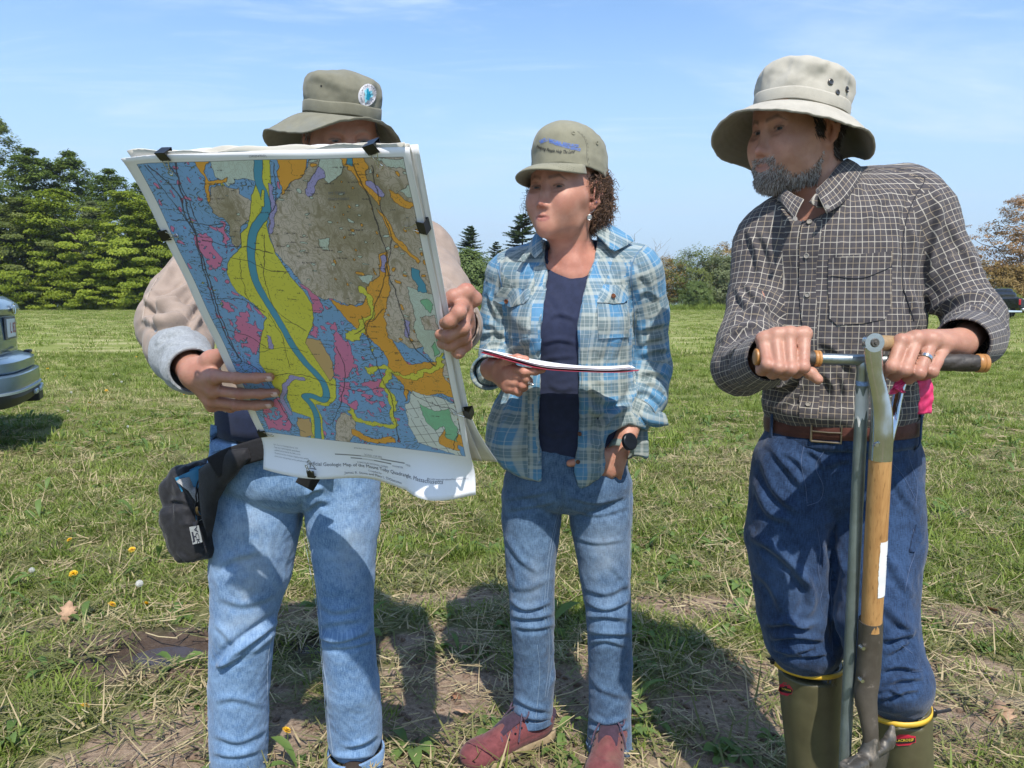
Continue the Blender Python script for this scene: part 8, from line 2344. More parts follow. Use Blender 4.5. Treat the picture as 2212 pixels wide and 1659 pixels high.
# --- blade meshes
def blade_verts(base,L,w,az,lean,curl,seg=3,fold=.0):
 """one grass blade: narrow strip bending over"""
 d=np.array([math.cos(az),math.sin(az),0]);s=np.array([-d[1],d[0],0]);V=[]
 p=np.array(base,float);el=math.pi/2-lean
 for i in range(seg+1):
  f=i/seg;ww=w*(1-f**1.8)*.5+.0003
  V+=[p-s*ww,p+s*ww]
  p=p+(d*math.cos(el)+np.array([0,0,math.sin(el)]))*L/seg
  el-=curl/seg
 return V,[(2*i,2*i+1,2*i+3,2*i+2)for i in range(seg)]
def tuft(name,n,rad,L,w,lean,curl,mat,seed,seg=3):
 r=np.random.RandomState(seed);VV=[];FF=[];C=[]
 for k in range(n):
  a=r.rand()*6.28;q=rad*math.sqrt(r.rand())
  b=(q*math.cos(a),q*math.sin(a),-.004)
  V,F=blade_verts(b,L*(.45+.75*r.rand()),w*(.6+.7*r.rand()),a+r.normal()*1.2,lean*(.2+1.2*r.rand()),curl*(.3+1.2*r.rand()),seg)
  o=len(VV);VV+=V;FF+=[tuple(i+o for i in f)for f in F]
  C+=[[r.rand(),r.rand(),0]]*len(V)
 o=mesh_np(name,np.array(VV),np.array(FF),mat,None,cols={'Col':np.array(C)},smooth=True)
 COL.objects.unlink(o);return o
def grass_mat(name,dark,light,dry,dryamt,trans=.35):
 t=NT(name);a=t.n('ShaderNodeSeparateColor');t.set(a.inputs[0],t.attr('Col'))
 tint=t.n('ShaderNodeAttribute',attribute_name='tint',attribute_type='INSTANCER')
 tf=t.n('ShaderNodeSeparateColor');t.set(tf.inputs[0],tint.outputs['Color'])
 v=t.math('ADD',t.math('MULTIPLY',a.outputs[0],.55),t.math('MULTIPLY',tf.outputs[0],.55),clamp=True)
 col=t.mix(v,dark,light)
 col=t.mix(t.rng(t.math('ADD',a.outputs[1],tf.outputs[1]),1.65-dryamt,1.75-dryamt),col,dry)
 t.set('Base Color',col);t.set('Roughness',.55);t.set('Specular IOR Level',.3)
 tr=t.n('ShaderNodeBsdfTranslucent');t.set(tr.inputs[0],t.mix(.35,col,(.25,.34,.04)))
 ad=t.n('ShaderNodeMixShader');ad.inputs[0].default_value=trans
 t.t.links.new(t.b.outputs[0],ad.inputs[1]);t.t.links.new(tr.outputs[0],ad.inputs[2]);t.t.links.new(ad.outputs[0],t.out.inputs[0])
 return t.m
M['grass']=grass_mat('meadow_grass',(.090,.130,.022),(.240,.305,.055),(.50,.43,.22),.40)
M['straw']=grass_mat('dry_straw',(.36,.275,.145),(.60,.50,.30),(.28,.20,.11),.3,.15)
M['weed']=grass_mat('broad_leaves',(.070,.125,.028),(.165,.245,.065),(.26,.22,.08),.12,.3)
tufts=[tuft('grass_blades',40,.055,.050,.0034,.9,1.4,M['grass'],1),tuft('grass_blades',46,.07,.040,.0032,1.2,1.2,M['grass'],2),tuft('grass_blades',30,.045,.072,.0042,.7,1.6,M['grass'],3),tuft('grass_blades',38,.08,.038,.0034,1.35,.8,M['grass'],4)]
tall=[tuft('grass_blades',36,.06,.16,.006,.55,1.4,M['grass'],5),tuft('grass_blades',30,.05,.12,.007,.6,1.6,M['grass'],6)]
def straw_obj(n,rad,L,seed):
 r=np.random.RandomState(seed);VV=[];FF=[];C=[]
 for k in range(n):
  a=r.rand()*6.28;q=rad*math.sqrt(r.rand());b=np.array([q*math.cos(a),q*math.sin(a),.006+.02*r.rand()])
  az=r.rand()*6.28;l=L*(.3+.9*r.rand()**1.5);w=.0009+.0011*r.rand();up=r.normal()*.10;bendv=r.normal()*.25
  d=np.array([math.cos(az),math.sin(az),up]);s=np.array([-d[1],d[0],0]);pts=[b-d*l/2+s*bendv*l*.2,b,b+d*l/2+s*bendv*l*.2]
  o=len(VV)
  for p in pts:VV+=[p-s*w+[0,0,0],p+s*w,p+np.array([0,0,w*1.3])]
  for i in range(2):
   for j in range(3):FF.append((o+i*3+j,o+i*3+(j+1)%3,o+i*3+3+(j+1)%3,o+i*3+3+j))
  C+=[[r.rand(),r.rand(),0]]*9
 o=mesh_np('straw_stems',np.array(VV),np.array(FF),M['straw'],None,cols={'Col':np.array(C)});COL.objects.unlink(o);return o
straws=[straw_obj(5,.09,.13,11),straw_obj(2,.12,.27,12),straw_obj(9,.08,.06,13)]
def clip_obj(n,rad,L,w,seed,mat):
 """cut blades lying flat"""
 r=np.random.RandomState(seed);VV=[];FF=[];C=[]
 for k in range(n):
  a=r.rand()*6.28;q=rad*math.sqrt(r.rand());b=(q*math.cos(a),q*math.sin(a),.004+.016*r.rand())
  V,F=blade_verts(b,L*(.4+.9*r.rand()),w*(.6+.8*r.rand()),r.rand()*6.28,1.35+.25*r.normal(),.25*r.normal(),2)
  o=len(VV);VV+=V;FF+=[tuple(i+o for i in f)for f in F];C+=[[r.rand(),r.rand(),0]]*len(V)
 o=mesh_np('cut_blades',np.array(VV),np.array(FF),mat,None,cols={'Col':np.array(C)});COL.objects.unlink(o);return o
M['clippings']=grass_mat('cut_grass',(.11,.115,.036),(.22,.22,.08),(.42,.335,.19),.74,.2)
clips=[clip_obj(26,.075,.07,.0036,31,M['clippings']),clip_obj(20,.07,.10,.0046,32,M['clippings'])]
def leaf_vf(L,w,az,el,cup,base,seg=5,wavy=.0):
 d=np.array([math.cos(az),math.sin(az),0]);s=np.array([-d[1],d[0],0]);V=[];F=[];p=np.array(base,float)
 prof=[.16,.30,.78,1.0,.82,.08]
 for i in range(seg+1):
  ww=w*prof[i]*.5;z=np.array([0,0,cup*ww])
  V+=[p-s*ww+z+[0,0,wavy*math.sin(i*2.1)],p-[0,0,0],p+s*ww+z-[0,0,wavy*math.sin(i*1.7)]]
  p=p+(d*math.cos(el)+np.array([0,0,math.sin(el)]))*L/seg;el-=.28
 for i in range(seg):
  for j in(0,1):F.append((i*3+j,i*3+j+1,i*3+4+j,i*3+3+j))
 return V,F
def rosette(n,L,w,seed,el=.75):
 r=np.random.RandomState(seed);VV=[];FF=[];C=[]
 for k in range(n):
  a=k*2.4+r.normal()*.4
  V,F=leaf_vf(L*(.6+.6*r.rand()),w*(.7+.6*r.rand()),a,el*(.3+r.rand()),.5,(.006*math.cos(a),.006*math.sin(a),.0),wavy=.002)
  o=len(VV);VV+=V;FF+=[tuple(i+o for i in f)for f in F];C+=[[r.rand(),r.rand(),0]]*len(V)
 o=mesh_np('leaf_rosette',np.array(VV),np.array(FF),M['weed'],None,cols={'Col':np.array(C)});COL.objects.unlink(o);return o
weeds=[rosette(7,.085,.034,41),rosette(9,.07,.022,42),rosette(5,.11,.030,43,1.0),rosette(6,.05,.03,44)]
# --- scatter through geometry nodes: points carry rotation, size and tint
def scatter(name,protos,pts,rots,scl,tint,idx=None,kind='stuff',label=None,cat=None):
 coll=bpy.data.collections.new(name+'_pieces')
 for p in protos:coll.objects.link(p)
 me=bpy.data.meshes.new(name);n=len(pts)
 me.vertices.add(n);me.vertices.foreach_set('co',np.asarray(pts,np.float32).ravel())
 a=me.attributes.new('rot','FLOAT_VECTOR','POINT');a.data.foreach_set('vector',np.asarray(rots,np.float32).ravel())
 a=me.attributes.new('scl','FLOAT','POINT');a.data.foreach_set('value',np.asarray(scl,np.float32))
 a=me.attributes.new('tint','FLOAT_VECTOR','POINT');a.data.foreach_set('vector',np.asarray(tint,np.float32).ravel())
 a=me.attributes.new('pick','INT','POINT');a.data.foreach_set('value',np.asarray(idx if idx is not None else np.random.RandomState(1).randint(0,len(protos),n),np.int32))
 o=bpy.data.objects.new(name,me);link(o);tag(o,label,cat,kind=kind)
 ng=bpy.data.node_groups.new(name+'_scatter','GeometryNodeTree')
 ng.interface.new_socket('Geometry',in_out='INPUT',socket_type='NodeSocketGeometry');ng.interface.new_socket('Geometry',in_out='OUTPUT',socket_type='NodeSocketGeometry')
 N=lambda tp:ng.nodes.new(tp)
 gi=N('NodeGroupInput');go=N('NodeGroupOutput');m2p=N('GeometryNodeMeshToPoints');iop=N('GeometryNodeInstanceOnPoints');ci=N('GeometryNodeCollectionInfo')
 ci.inputs['Collection'].default_value=coll;ci.inputs['Separate Children'].default_value=True;ci.inputs['Reset Children'].default_value=True
 iop.inputs['Pick Instance'].default_value=True
 def at(nm,tp):
  x=N('GeometryNodeInputNamedAttribute');x.data_type=tp;x.inputs['Name'].default_value=nm;return x.outputs['Attribute']
 L=ng.links.new
 L(gi.outputs[0],m2p.inputs['Mesh']);L(m2p.outputs[0],iop.inputs['Points']);L(ci.outputs[0],iop.inputs['Instance'])
 L(at('pick','INT'),iop.inputs['Instance Index']);L(at('rot','FLOAT_VECTOR'),iop.inputs['Rotation']);L(at('scl','FLOAT'),iop.inputs['Scale'])
 L(iop.outputs[0],go.inputs[0])
 md=o.modifiers.new('scatter','NODES');md.node_group=ng
 return o
def field_pts(n,y0,y1,wide=.80,seed=0,power=1.0):
 """points spread evenly over the wedge of ground in view (and a little to each side)"""
 r=np.random.RandomState(seed)
 y=np.sqrt(r.rand(n)*(y1**2-y0**2)+y0**2)if power==1.0 else y0*(y1/y0)**r.rand(n)
 x=(r.rand(n)*2-1)*(y*wide+.5);k=dry(x,y)
 return x[k],y[k],r
def dry(x,y):
 m=np.ones(len(x),bool)
 for c,rx,ry in((PUD,.21,.105),(PUD2,.10,.05)):m&=((x-c[0])/rx)**2+((y-c[1])/ry)**2>.95
 return m
def tints(x,y,r):
 P3=np.stack([x,y,x*0],1)
 g=np.clip(.5+.55*fbm(P3*.7+60,3)+.25*r.normal(size=len(x)),0,1)
 dr=np.clip(.35+.5*fbm(P3*.55*np.array([.5,1.3,1])+20,3)+.25*r.normal(size=len(x)),0,1)
 return np.stack([g,dr,g*0],1)
def lay(x,y,r,lift=0.):
 return np.stack([x,y,height(x,y)+lift],1),np.stack([r.normal(size=len(x))*.12,r.normal(size=len(x))*.12,r.rand(len(x))*6.28],1)
x,y,r=field_pts(15000,1.15,5.5,seed=1)
b=bareness(x,y);dens=fbm(np.stack([x,y,x*0],1)*2.2+15,3)
k=r.rand(len(x))<np.clip(1.02-b*1.6+dens*.35,.03,1)*np.clip(.42+(y-1.3)*.22,.35,1)
x,y,=x[k],y[k];p,rot=lay(x,y,r);tn=tints(x,y,r)
scatter('grass_near',tufts,p,rot,(.75+.6*r.rand(len(x)))*np.clip(1.1-bareness(x,y)*.5,.5,1.1),tn,r.choice(4,len(x),p=[.3,.28,.14,.28]),label='short mown green grass around the standing people',cat='grass')
x,y,r=field_pts(15000,5.5,17,seed=2);b=bareness(x,y);k=r.rand(len(x))<np.clip(1-b,.1,1);x,y=x[k],y[k];p,rot=lay(x,y,r)
scatter('grass_middle',tufts,p,rot,(1.15+.9*r.rand(len(x))),tints(x,y,r),r.choice(4,len(x),p=[.36,.3,.12,.22]),label='green grass of the field behind the people',cat='grass')
bigs=[tuft('grass_blades',60,.30,.10,.014,.9,1.2,M['grass'],51),tuft('grass_blades',60,.34,.075,.016,1.1,1.0,M['grass'],52)]
x,y,r=field_pts(20000,16,95,seed=3);p,rot=lay(x,y,r)
scatter('grass_far',bigs,p,rot,.8+.8*r.rand(len(x)),tints(x,y,r),label='sunny grass stretching to the edge of the field',cat='grass')
r=np.random.RandomState(5);n=2600;x=np.concatenate([-64+62*r.rand(n//2),-10+75*r.rand(n//2)]);y=np.where(x<-12,80+5*r.rand(len(x)),78+8*r.rand(len(x)));p,rot=lay(x,y,r)
scatter('grass_fringe',[tuft('grass_blades',50,.35,.75,.035,.35,.9,M['grass'],53)],p,rot,.5+.8*r.rand(n//2*2),np.stack([.6+.4*r.rand(len(x)),.2*r.rand(len(x)),x*0],1),label='taller uncut grass along the foot of the trees',cat='grass')
x,y,r=field_pts(420,2.0,14,seed=6);k=bareness(x,y)<.35;x,y=x[k],y[k];p,rot=lay(x,y,r)
scatter('tall_grass',tall,p,rot,.6+.6*r.rand(len(x)),tints(x,y,r)*[1,.5,1],label='taller green clumps scattered through the mown grass',cat='grass')
x,y,r=field_pts(5200,1.15,9,seed=7);k=r.rand(len(x))<np.clip(.30+bareness(x,y)*.6+.5*fbm(np.stack([x,y,x*0],1)*.9+70,3),.04,1);x,y=x[k],y[k];p,rot=lay(x,y,r,.012)
scatter('straw',straws,p,rot,.7+.7*r.rand(len(x)),np.stack([r.rand(len(x)),r.rand(len(x)),x*0],1),r.choice(3,len(x),p=[.36,.16,.48]),label='dry straw strewn over the ground',cat='straw')
x,y,r=field_pts(5200,1.15,6,seed=8);k=r.rand(len(x))<np.clip(.75-.25*(y-1.5)/4-.2*(bareness(x,y)>.85),0,1);x,y=x[k],y[k];p,rot=lay(x,y,r,.004)
scatter('grass_clippings',clips,p,rot,.7+.7*r.rand(len(x)),np.stack([r.rand(len(x)),np.clip(.4+.3*r.normal(size=len(x)),0,1),x*0],1),label='cut blades lying flat among the stubble',cat='clippings')
x,y,r=field_pts(1500,1.15,8,seed=9);k=(r.rand(len(x))<np.clip(.55+.8*fbm(np.stack([x,y,x*0],1)*1.1+99,3),.05,1))&(bareness(x,y)<.8);x,y=x[k],y[k];p,rot=lay(x,y,r,.004)
scatter('weeds',weeds,p,rot,.6+.7*r.rand(len(x)),np.stack([r.rand(len(x)),r.rand(len(x))*.6,x*0],1),label='broad leaved weeds growing among the grass',cat='weeds')
def clod(seed):
 r=np.random.RandomState(seed);V,F=ball_uv(np.zeros(3),.012,np.eye(3),9,7);V=V*(1+.35*noise3(V*130+seed))[:,None]*np.array([1.2,1,.6]);o=mesh_np('clod',V,F,M['soil'],None);COL.objects.unlink(o);return o
M['soil']=simple('brown_soil',(.15,.10,.068),.95,0,.3,120,.5,.002)
x,y,r=field_pts(9000,1.2,4.5,seed=10);k=bareness(x,y)>.55;x,y=x[k],y[k];p,rot=lay(x,y,r,.0)
scatter('soil_clods',[clod(1),clod(2),clod(3)],p,rot*6,.25+.9*r.rand(len(x))**2,np.zeros((len(x),3)),label='crumbs of bare soil between the grass',cat='soil')
# --- dandelions, fallen leaves
M['dand']=simple('dandelion_yellow',(.72,.42,.010),.6,0,.15,300);M['stem_green']=simple('flower_stem',(.10,.14,.04),.6);M['seed_white']=simple('seed_fluff',(.62,.62,.58),.9,0,.06)
M['dead_leaf']=simple('dead_oak_leaf',(.36,.225,.135),.75,0,.22,60,.5,.001);M['dead_leaf2']=simple('dark_dead_leaf',(.24,.115,.06),.75,0,.22,60,.5,.001)
def flower_mesh():
 r=np.random.RandomState(3);V=[];F=[]
 for ring,(n,L,el)in enumerate(((16,.017,.15),(14,.0145,.5),(11,.011,.9),(7,.007,1.25))):
  for k in range(n):
   a=6.283*k/n+ring*.3+r.normal()*.06;d=np.array([math.cos(a)*math.cos(el),math.sin(a)*math.cos(el),math.sin(el)]);s=np.array([-math.sin(a),math.cos(a),0])*.0022;o=len(V)
   b=np.array([0,0,.001*ring]);V+=[b-s*.5,b+s*.5,b+d*L+s,b+d*L-s];F.append((o,o+1,o+2,o+3))
 return np.array(V),F
FV,FF_=flower_mesh()
def fluff_mesh():
 V=[];F=[];r=np.random.RandomState(4)
 for k in range(110):
  z=1-2*(k+.5)/110;a=k*2.39996;d=np.array([math.sqrt(1-z*z)*math.cos(a),math.sqrt(1-z*z)*math.sin(a),z]);u=np.cross(d,[.3,.5,.8]);u/=np.linalg.norm(u);v=np.cross(d,u)
  p=d*.017;o=len(V);V+=[d*.003-u*.0003,d*.003+u*.0003,p+u*.0003,p-u*.0003];F.append((o,o+1,o+2,o+3))
  for j in range(5):
   t=j*1.2566;e=u*math.cos(t)+v*math.sin(t);o=len(V);V+=[p-e*.0002,p+(d*.4+e)*.004+np.cross(d,e)*.0009,p+(d*.4+e)*.004-np.cross(d,e)*.0009];F.append((o,o+1,o+2))
 return np.array(V),F
UV_,UF_=fluff_mesh()
fm=None;um=None
def plant_head(px,py,label,kind,h,size=1.0,lean=(0,0)):
 global fm,um
 g=ground_at(px,py+4);g=np.array([g[0],g[1],height(np.array([g[0]]),np.array([g[1]]))[0]])
 top=P(px,py,g[1]);top=g+np.array([lean[0],lean[1],max(.03,h)])
 o=thing('dandelion' if kind=='f' else 'dandelion_clock',label,'flower' if kind=='f' else 'seed head',tuple(g),'yellow dandelions in the grass' if kind=='f' else 'white dandelion clocks in the grass')
 mb=MB();mb.tube(smooth_path([g,g*.5+top*.5+np.array([.004,0,0]),top],6),.0016,5);mb.build('stem',M['stem_green'],o)
 src=fm if kind=='f' else um
 if src is None:
  src=mesh_np('flower_head' if kind=='f' else 'seed_ball',FV if kind=='f' else UV_,FF_ if kind=='f' else UF_,M['dand']if kind=='f' else M['seed_white'],None,smooth=False);me=src.data;bpy.data.objects.remove(src)
  if kind=='f':fm=me
  else:um=me
  src=me
 c=bpy.data.objects.new('flower_head' if kind=='f' else 'seed_ball',src);link(c,o);c.location=tuple(top-g);c.rotation_euler=(-.5 if kind=='f' else 0,.15,px*.1);c.scale=(size,)*3
a_=lambda x,y:(.2084*x,587.6+.2084*y);b_=lambda x,y:(.3125*x,777.7+.3125*y);l_=lambda x,y:(.3906*x,1123.3+.3906*y)
for(px,py),lab,sz in((a_(345,838),'small yellow dandelion just right of the car bumper',1.1),(a_(495,1003),'yellow dandelion in shade right of the car, nearest to its tow hitch',1.15),(a_(678,1085),'bright yellow dandelion midway between the car and the beige sleeve',1.15),(a_(1415,880),'largest of the yellow dandelions clustered left of the beige elbow',1.2),(a_(1468,808),'uppermost yellow dandelion of the cluster left of the beige elbow',1.1),(a_(1520,833),'yellow dandelion of the elbow cluster nearest to the beige sleeve',1.1),(a_(1105,1238),'wide open yellow dandelion above a brown stalk left of the wrist',1.3),(a_(930,1372),'faded yellow dandelion low in the shaded grass behind the waist bag',1.0),(b_(1275,248),'lone yellow dandelion in the grass under the gripping hand',1.0),(b_(915,1340),'yellow dandelion left of the hanging waist bag',1.0),(b_(512,1520),'yellow dandelion beside broad weed leaves left of the light jeans',1.1),(b_(485,1283),'half closed yellow dandelion far left of the waist bag',.8),(l_(620,503),'left one of two yellow dandelions above the muddy puddle',1.0),(l_(810,507),'right one of two yellow dandelions above the muddy puddle',1.0),(l_(473,1076),'yellow dandelion beneath the puddle beside clover leaves',.8),(l_(1585,1215),'tiny yellow dandelion between the two light jeans legs',.8)):
 plant_head(px,py,lab,'f',.035,sz)
for(px,py),lab,sz in((a_(740,1270),'white dandelion clock in the shaded grass right of the car',1.0),(a_(1180,1072),'white dandelion clock on a tall stalk left of the beige elbow',.8),(a_(1262,1158),'pale dandelion clock below the yellow cluster by the elbow',1.0),(a_(705,1468),'dandelion clock low in the grass left of the waist bag',.8),(a_(1330,1635),'dandelion clock in the grass right beside the black waist bag top',.8),(l_(775,410),'dandelion clock left of the light jeans thigh',1.0),(l_(180,322),'dandelion clock at the far left edge of the grass',.8)):
 plant_head(px,py,lab,'s',.05,sz*.8)
def dead_leaf(px,py,L,yaw,tilt,roll,mat,label):
 g=ground_at(px,py);pts=[(0,-.5),(.10,-.34),(.26,-.30),(.20,-.16),(.40,-.02),(.24,.04),(.36,.24),(.18,.24),(.14,.42),(0,.52),(-.12,.40),(-.20,.26),(-.36,.22),(-.22,.04),(-.40,-.06),(-.20,-.16),(-.28,-.30),(-.10,-.34)]
 c,s=math.cos(yaw),math.sin(yaw);V=[[0,0,0]]+[[a,b,.22*a*a+.10*b*b*(1 if i%2 else .4)]for i,(a,b)in enumerate(pts)]
 V=np.array(V)*L
 Rx=np.array([[1,0,0],[0,math.cos(tilt),-math.sin(tilt)],[0,math.sin(tilt),math.cos(tilt)]]);Ry=np.array([[math.cos(roll),0,math.sin(roll)],[0,1,0],[-math.sin(roll),0,math.cos(roll)]]);Rz=np.array([[c,-s,0],[s,c,0],[0,0,1]])
 V=V@(Rz@Rx@Ry).T;V[:,2]-=V[:,2].min()-.008;V=V+g
 n=len(pts);mb=MB();mb.add(V,[(0,i+1,(i+1)%n+1)for i in range(n)])
 o=mb.build('fallen_leaf',mat,None,fixn=False);md=o.modifiers.new('t','SOLIDIFY');md.thickness=.0006
 tag(o,label,'leaf','dead leaves on the ground')
dead_leaf(148,1345,.085,.2,1.0,.2,M['dead_leaf'],'pale brown oak leaf standing on edge in the grass at far left')
dead_leaf(1987,1406,.10,.9,.5,.3,M['dead_leaf'],'tan oak leaf on the ground right of the blue knee')
dead_leaf(2160,1560,.11,-.5,.3,-.2,M['dead_leaf'],'curled brown leaf at the right edge beyond the boot buckle')
dead_leaf(1003,1545,.07,1.8,.25,.1,M['dead_leaf'],'pale dead leaf lying just behind the burgundy shoe')
dead_leaf(985,1690-180,.05,.4,.2,.2,M['dead_leaf2'],'rusty brown leaf right of the light jeans shin')
dead_leaf(2140,1330,.08,2.2,.5,.2,M['dead_leaf2'],'dark dead leaf on the bare soil right of the dark jeans')
# --- trees, shrubs, hills
def leaf_mat(name,dark,light,trans=.42,tcol=(.20,.30,.02)):
 t=NT(name);a=t.n('ShaderNodeSeparateColor');t.set(a.inputs[0],t.attr('Col'))
 oi=t.n('ShaderNodeObjectInfo')
 col=t.mix(t.math('ADD',t.math('MULTIPLY',a.outputs[0],.75),t.math('MULTIPLY',oi.outputs['Random'],.25)),dark,light)
 t.set('Base Color',col);t.set('Roughness',.6);t.set('Specular IOR Level',.2)
 tr=t.n('ShaderNodeBsdfTranslucent');t.set(tr.inputs[0],t.mix(.4,col,tcol));ad=t.n('ShaderNodeMixShader');ad.inputs[0].default_value=trans
 t.t.links.new(t.b.outputs[0],ad.inputs[1]);t.t.links.new(tr.outputs[0],ad.inputs[2]);t.t.links.new(ad.outputs[0],t.out.inputs[0]);return t.m
M['leaf_a']=leaf_mat('bright_maple_leaves',(.13,.175,.016),(.31,.37,.040));M['leaf_b']=leaf_mat('mid_green_leaves',(.070,.110,.020),(.18,.24,.045));M['leaf_c']=leaf_mat('young_olive_leaves',(.10,.125,.030),(.24,.27,.075));M['leaf_d']=leaf_mat('greyish_green_leaves',(.12,.14,.065),(.25,.28,.14))
M['leaf_e']=leaf_mat('shrub_leaves',(.080,.120,.036),(.21,.27,.09));M['leaf_f']=leaf_mat('bronze_spring_leaves',(.20,.135,.045),(.38,.27,.10),.3,(.30,.18,.03));M['leaf_g']=leaf_mat('orange_spring_leaves',(.25,.145,.065),(.45,.29,.15),.3,(.4,.2,.04));M['needles']=leaf_mat('spruce_needles',(.080,.12,.055),(.19,.25,.11),.2)
M['bark']=simple('grey_bark',(.115,.095,.075),.9,0,.3,12,.6,.02);M['bark_dark']=simple('dark_bark',(.055,.045,.036),.9,0,.3,12);M['dead_wood']=simple('bare_grey_twigs',(.20,.18,.16),.9)
def leaves(centers,sizes,n_per,leaf,rs,flat=.5,up=.55):
 """clumps of leaf-sized faces: mostly level sprays with ragged edges"""
 V=[];C=[]
 n=len(centers)*n_per
 ci=np.repeat(np.arange(len(centers)),n_per)
 d=rs.normal(size=(n,3));d/=np.linalg.norm(d,axis=1)[:,None];d*=(rs.rand(n,1)**.45)
 d[:,2]*=flat
 p=centers[ci]+d*sizes[ci][:,None]
 cc=centers-np.array([0,0,centers[:,2].mean()]);cc=cc/(np.linalg.norm(cc,axis=1)[:,None]+1e-6)
 nr=rs.normal(size=(n,3))*.33+np.array([0,0,up])+cc[ci]*.65+d*.25;nr/=np.linalg.norm(nr,axis=1)[:,None]
 a=np.cross(nr,rs.normal(size=(n,3)));a/=np.linalg.norm(a,axis=1)[:,None];b=np.cross(nr,a)
 L=leaf*(.6+.8*rs.rand(n,1))
 q=np.stack([p-a*L,p-b*L*.55+nr*L*.12,p+a*L,p+b*L*.55+nr*L*.12],1)
 cv=np.clip(.5+.20*rs.normal(size=n)+.22*np.repeat(rs.normal(size=len(centers)),n_per),0,1)
 return q.reshape(-1,3),np.arange(n*4).reshape(-1,4),np.repeat(cv,4)
def broadleaf(name,seed,H,W,base,leaf,nclump,nper,mat,bark,shape='round',trunk_r=.18,flat=.45,gap=.0,csz=1.0,multi=1):
 rs=np.random.RandomState(seed)
 mb=MB();tips=[]
 def limb(p,d,L,r,lev):
  n=5;pts=[p];dd=d.copy()
  for i in range(n):
   dd=dd+rs.normal(size=3)*.13+np.array([0,0,.05]);dd/=np.linalg.norm(dd);pts.append(pts[-1]+dd*L/n)
  mb.tube(pts,np.linspace(r,r*.45,n+1),6 if lev<2 else 4,False)
  if lev>=3:tips.append(pts[-1]);return
  for i in range(rs.randint(3,5)):
   k=rs.randint(2,n+1);a=rs.rand()*6.28;el=.25+.6*rs.rand()
   nd=dd*math.sin(el)+np.array([math.cos(a),math.sin(a),.25])*math.cos(el);nd/=np.linalg.norm(nd)
   limb(pts[k],nd,L*(.5+.2*rs.rand()),r*.5,lev+1)
 for m in range(multi):
  a=rs.rand()*6.28;limb(np.array([.3*math.cos(a)*(multi>1),.3*math.sin(a)*(multi>1),-.2]),np.array([.12*math.cos(a)*(multi>1),.12*math.sin(a)*(multi>1),1.]),H*.55,trunk_r,1)
 C=[];S_=[]
 lobes=[(rs.rand()*6.28,.35+.5*rs.rand(),rs.rand())for _ in range(7)]
 while len(C)<nclump:
  z=rs.rand();a=rs.rand()*6.28
  if shape=='round':rad=math.sin(math.pi*(z*.92+.06))**.6
  elif shape=='tall':rad=min(1,.45+z*1.5)*(1-z**2.6)**.8
  elif shape=='skirt':rad=(1-z**2.2)**.6*(.85+.3*rs.rand())
  else:rad=min(1,z*2.2)*(1-z**6)
  rad*=1+.20*math.sin(a*3+seed+z*5)+.16*math.sin(a*5+z*14+seed)+.36*(rs.rand()-.6)
  q=rs.rand()**.38
  r_=W/2*rad*q
  p=np.array([math.cos(a)*r_,math.sin(a)*r_,base+(H-base)*z])
  if gap and noise3(p[None]*.45+seed)[0]<gap-.5:continue
  C.append(p);S_.append((.5+.7*rs.rand())*W*.105*csz)
 V,F,cv=leaves(np.array(C),np.array(S_),nper,leaf,rs,flat)
 tm=mb.build('trunk',bark,None,fixn=False);cm=mesh_np('crown',V,F,mat,None,smooth=False,cols={'Col':np.stack([cv,cv,cv],1)})
 td,cd=tm.data,cm.data;bpy.data.objects.remove(tm);bpy.data.objects.remove(cm)
 return td,cd
def conifer(seed,H,W,n_whorl,mat):
 rs=np.random.RandomState(seed);mb=MB();mb.tube([(0,0,-.3),(0,0,H*.5),(0,0,H)],[.16,.10,.02],7,False)
 V=[];F=[];cv=[]
 for w in range(n_whorl):
  f=w/(n_whorl-1);z=H*(.12+.87*f);R_=W/2*(1-f)**.70*(.75+.5*rs.rand())+.12
  for k in range(7 if f<.85 else 5):
   a=rs.rand()*6.28;L=R_*(.65+.5*rs.rand());dz=-.12+.45*f+.15*rs.normal()
   d=np.array([math.cos(a),math.sin(a),dz]);s=np.array([-math.sin(a),math.cos(a),0])
   mb.tube([(0,0,z),tuple(np.array([0,0,z])+d*L)],[.02,.006],3,False)
   nn=int(62*(L/R_)+10)
   for j in range(nn):
    t=.15+.85*rs.rand();p=np.array([0,0,z])+d*L*t+np.array([0,0,.10*t*t*L]);sd=1 if rs.rand()<.5 else-1;l=(.16+.22*(1-t))*(.6+.5*rs.rand())*(W/5)
    e=s*sd*.8+d*.5+np.array([0,0,rs.normal()*.25]);e/=np.linalg.norm(e);o=np.cross(e,[0,0,1.]);o=o/np.linalg.norm(o)*l*.34;i=len(V)
    V+=[p,p+e*l*.5+o,p+e*l,p+e*l*.5-o];F.append((i,i+1,i+2,i+3));cv+=[rs.rand()]*4
 tm=mb.build('trunk',M['bark_dark'],None,fixn=False);cv=np.array(cv);cm=mesh_np('crown',np.array(V),np.array(F),mat,None,smooth=False,cols={'Col':np.stack([cv,cv,cv],1)})
 td,cd=tm.data,cm.data;bpy.data.objects.remove(tm);bpy.data.objects.remove(cm);return td,cd
def place(name,label,cat,meshes,loc,rz,sc,group,mat=None,names=('trunk','crown')):
 o=thing(name,label,cat,tuple(loc),group);o.rotation_euler=(0,0,rz);o.scale=sc if isinstance(sc,tuple)else(sc,)*3
 for nm,me in zip(names,meshes):
  c=bpy.data.objects.new(nm,me);link(c,o)
  if mat is not None and nm=='crown':c.material_slots[0].link='OBJECT';c.material_slots[0].material=mat
 return o
def gp(px,d):
 x=(px-CXD)/FD*d*1.0;z=float(height(np.array([x]),np.array([d]))[0]);return(x,d,z)
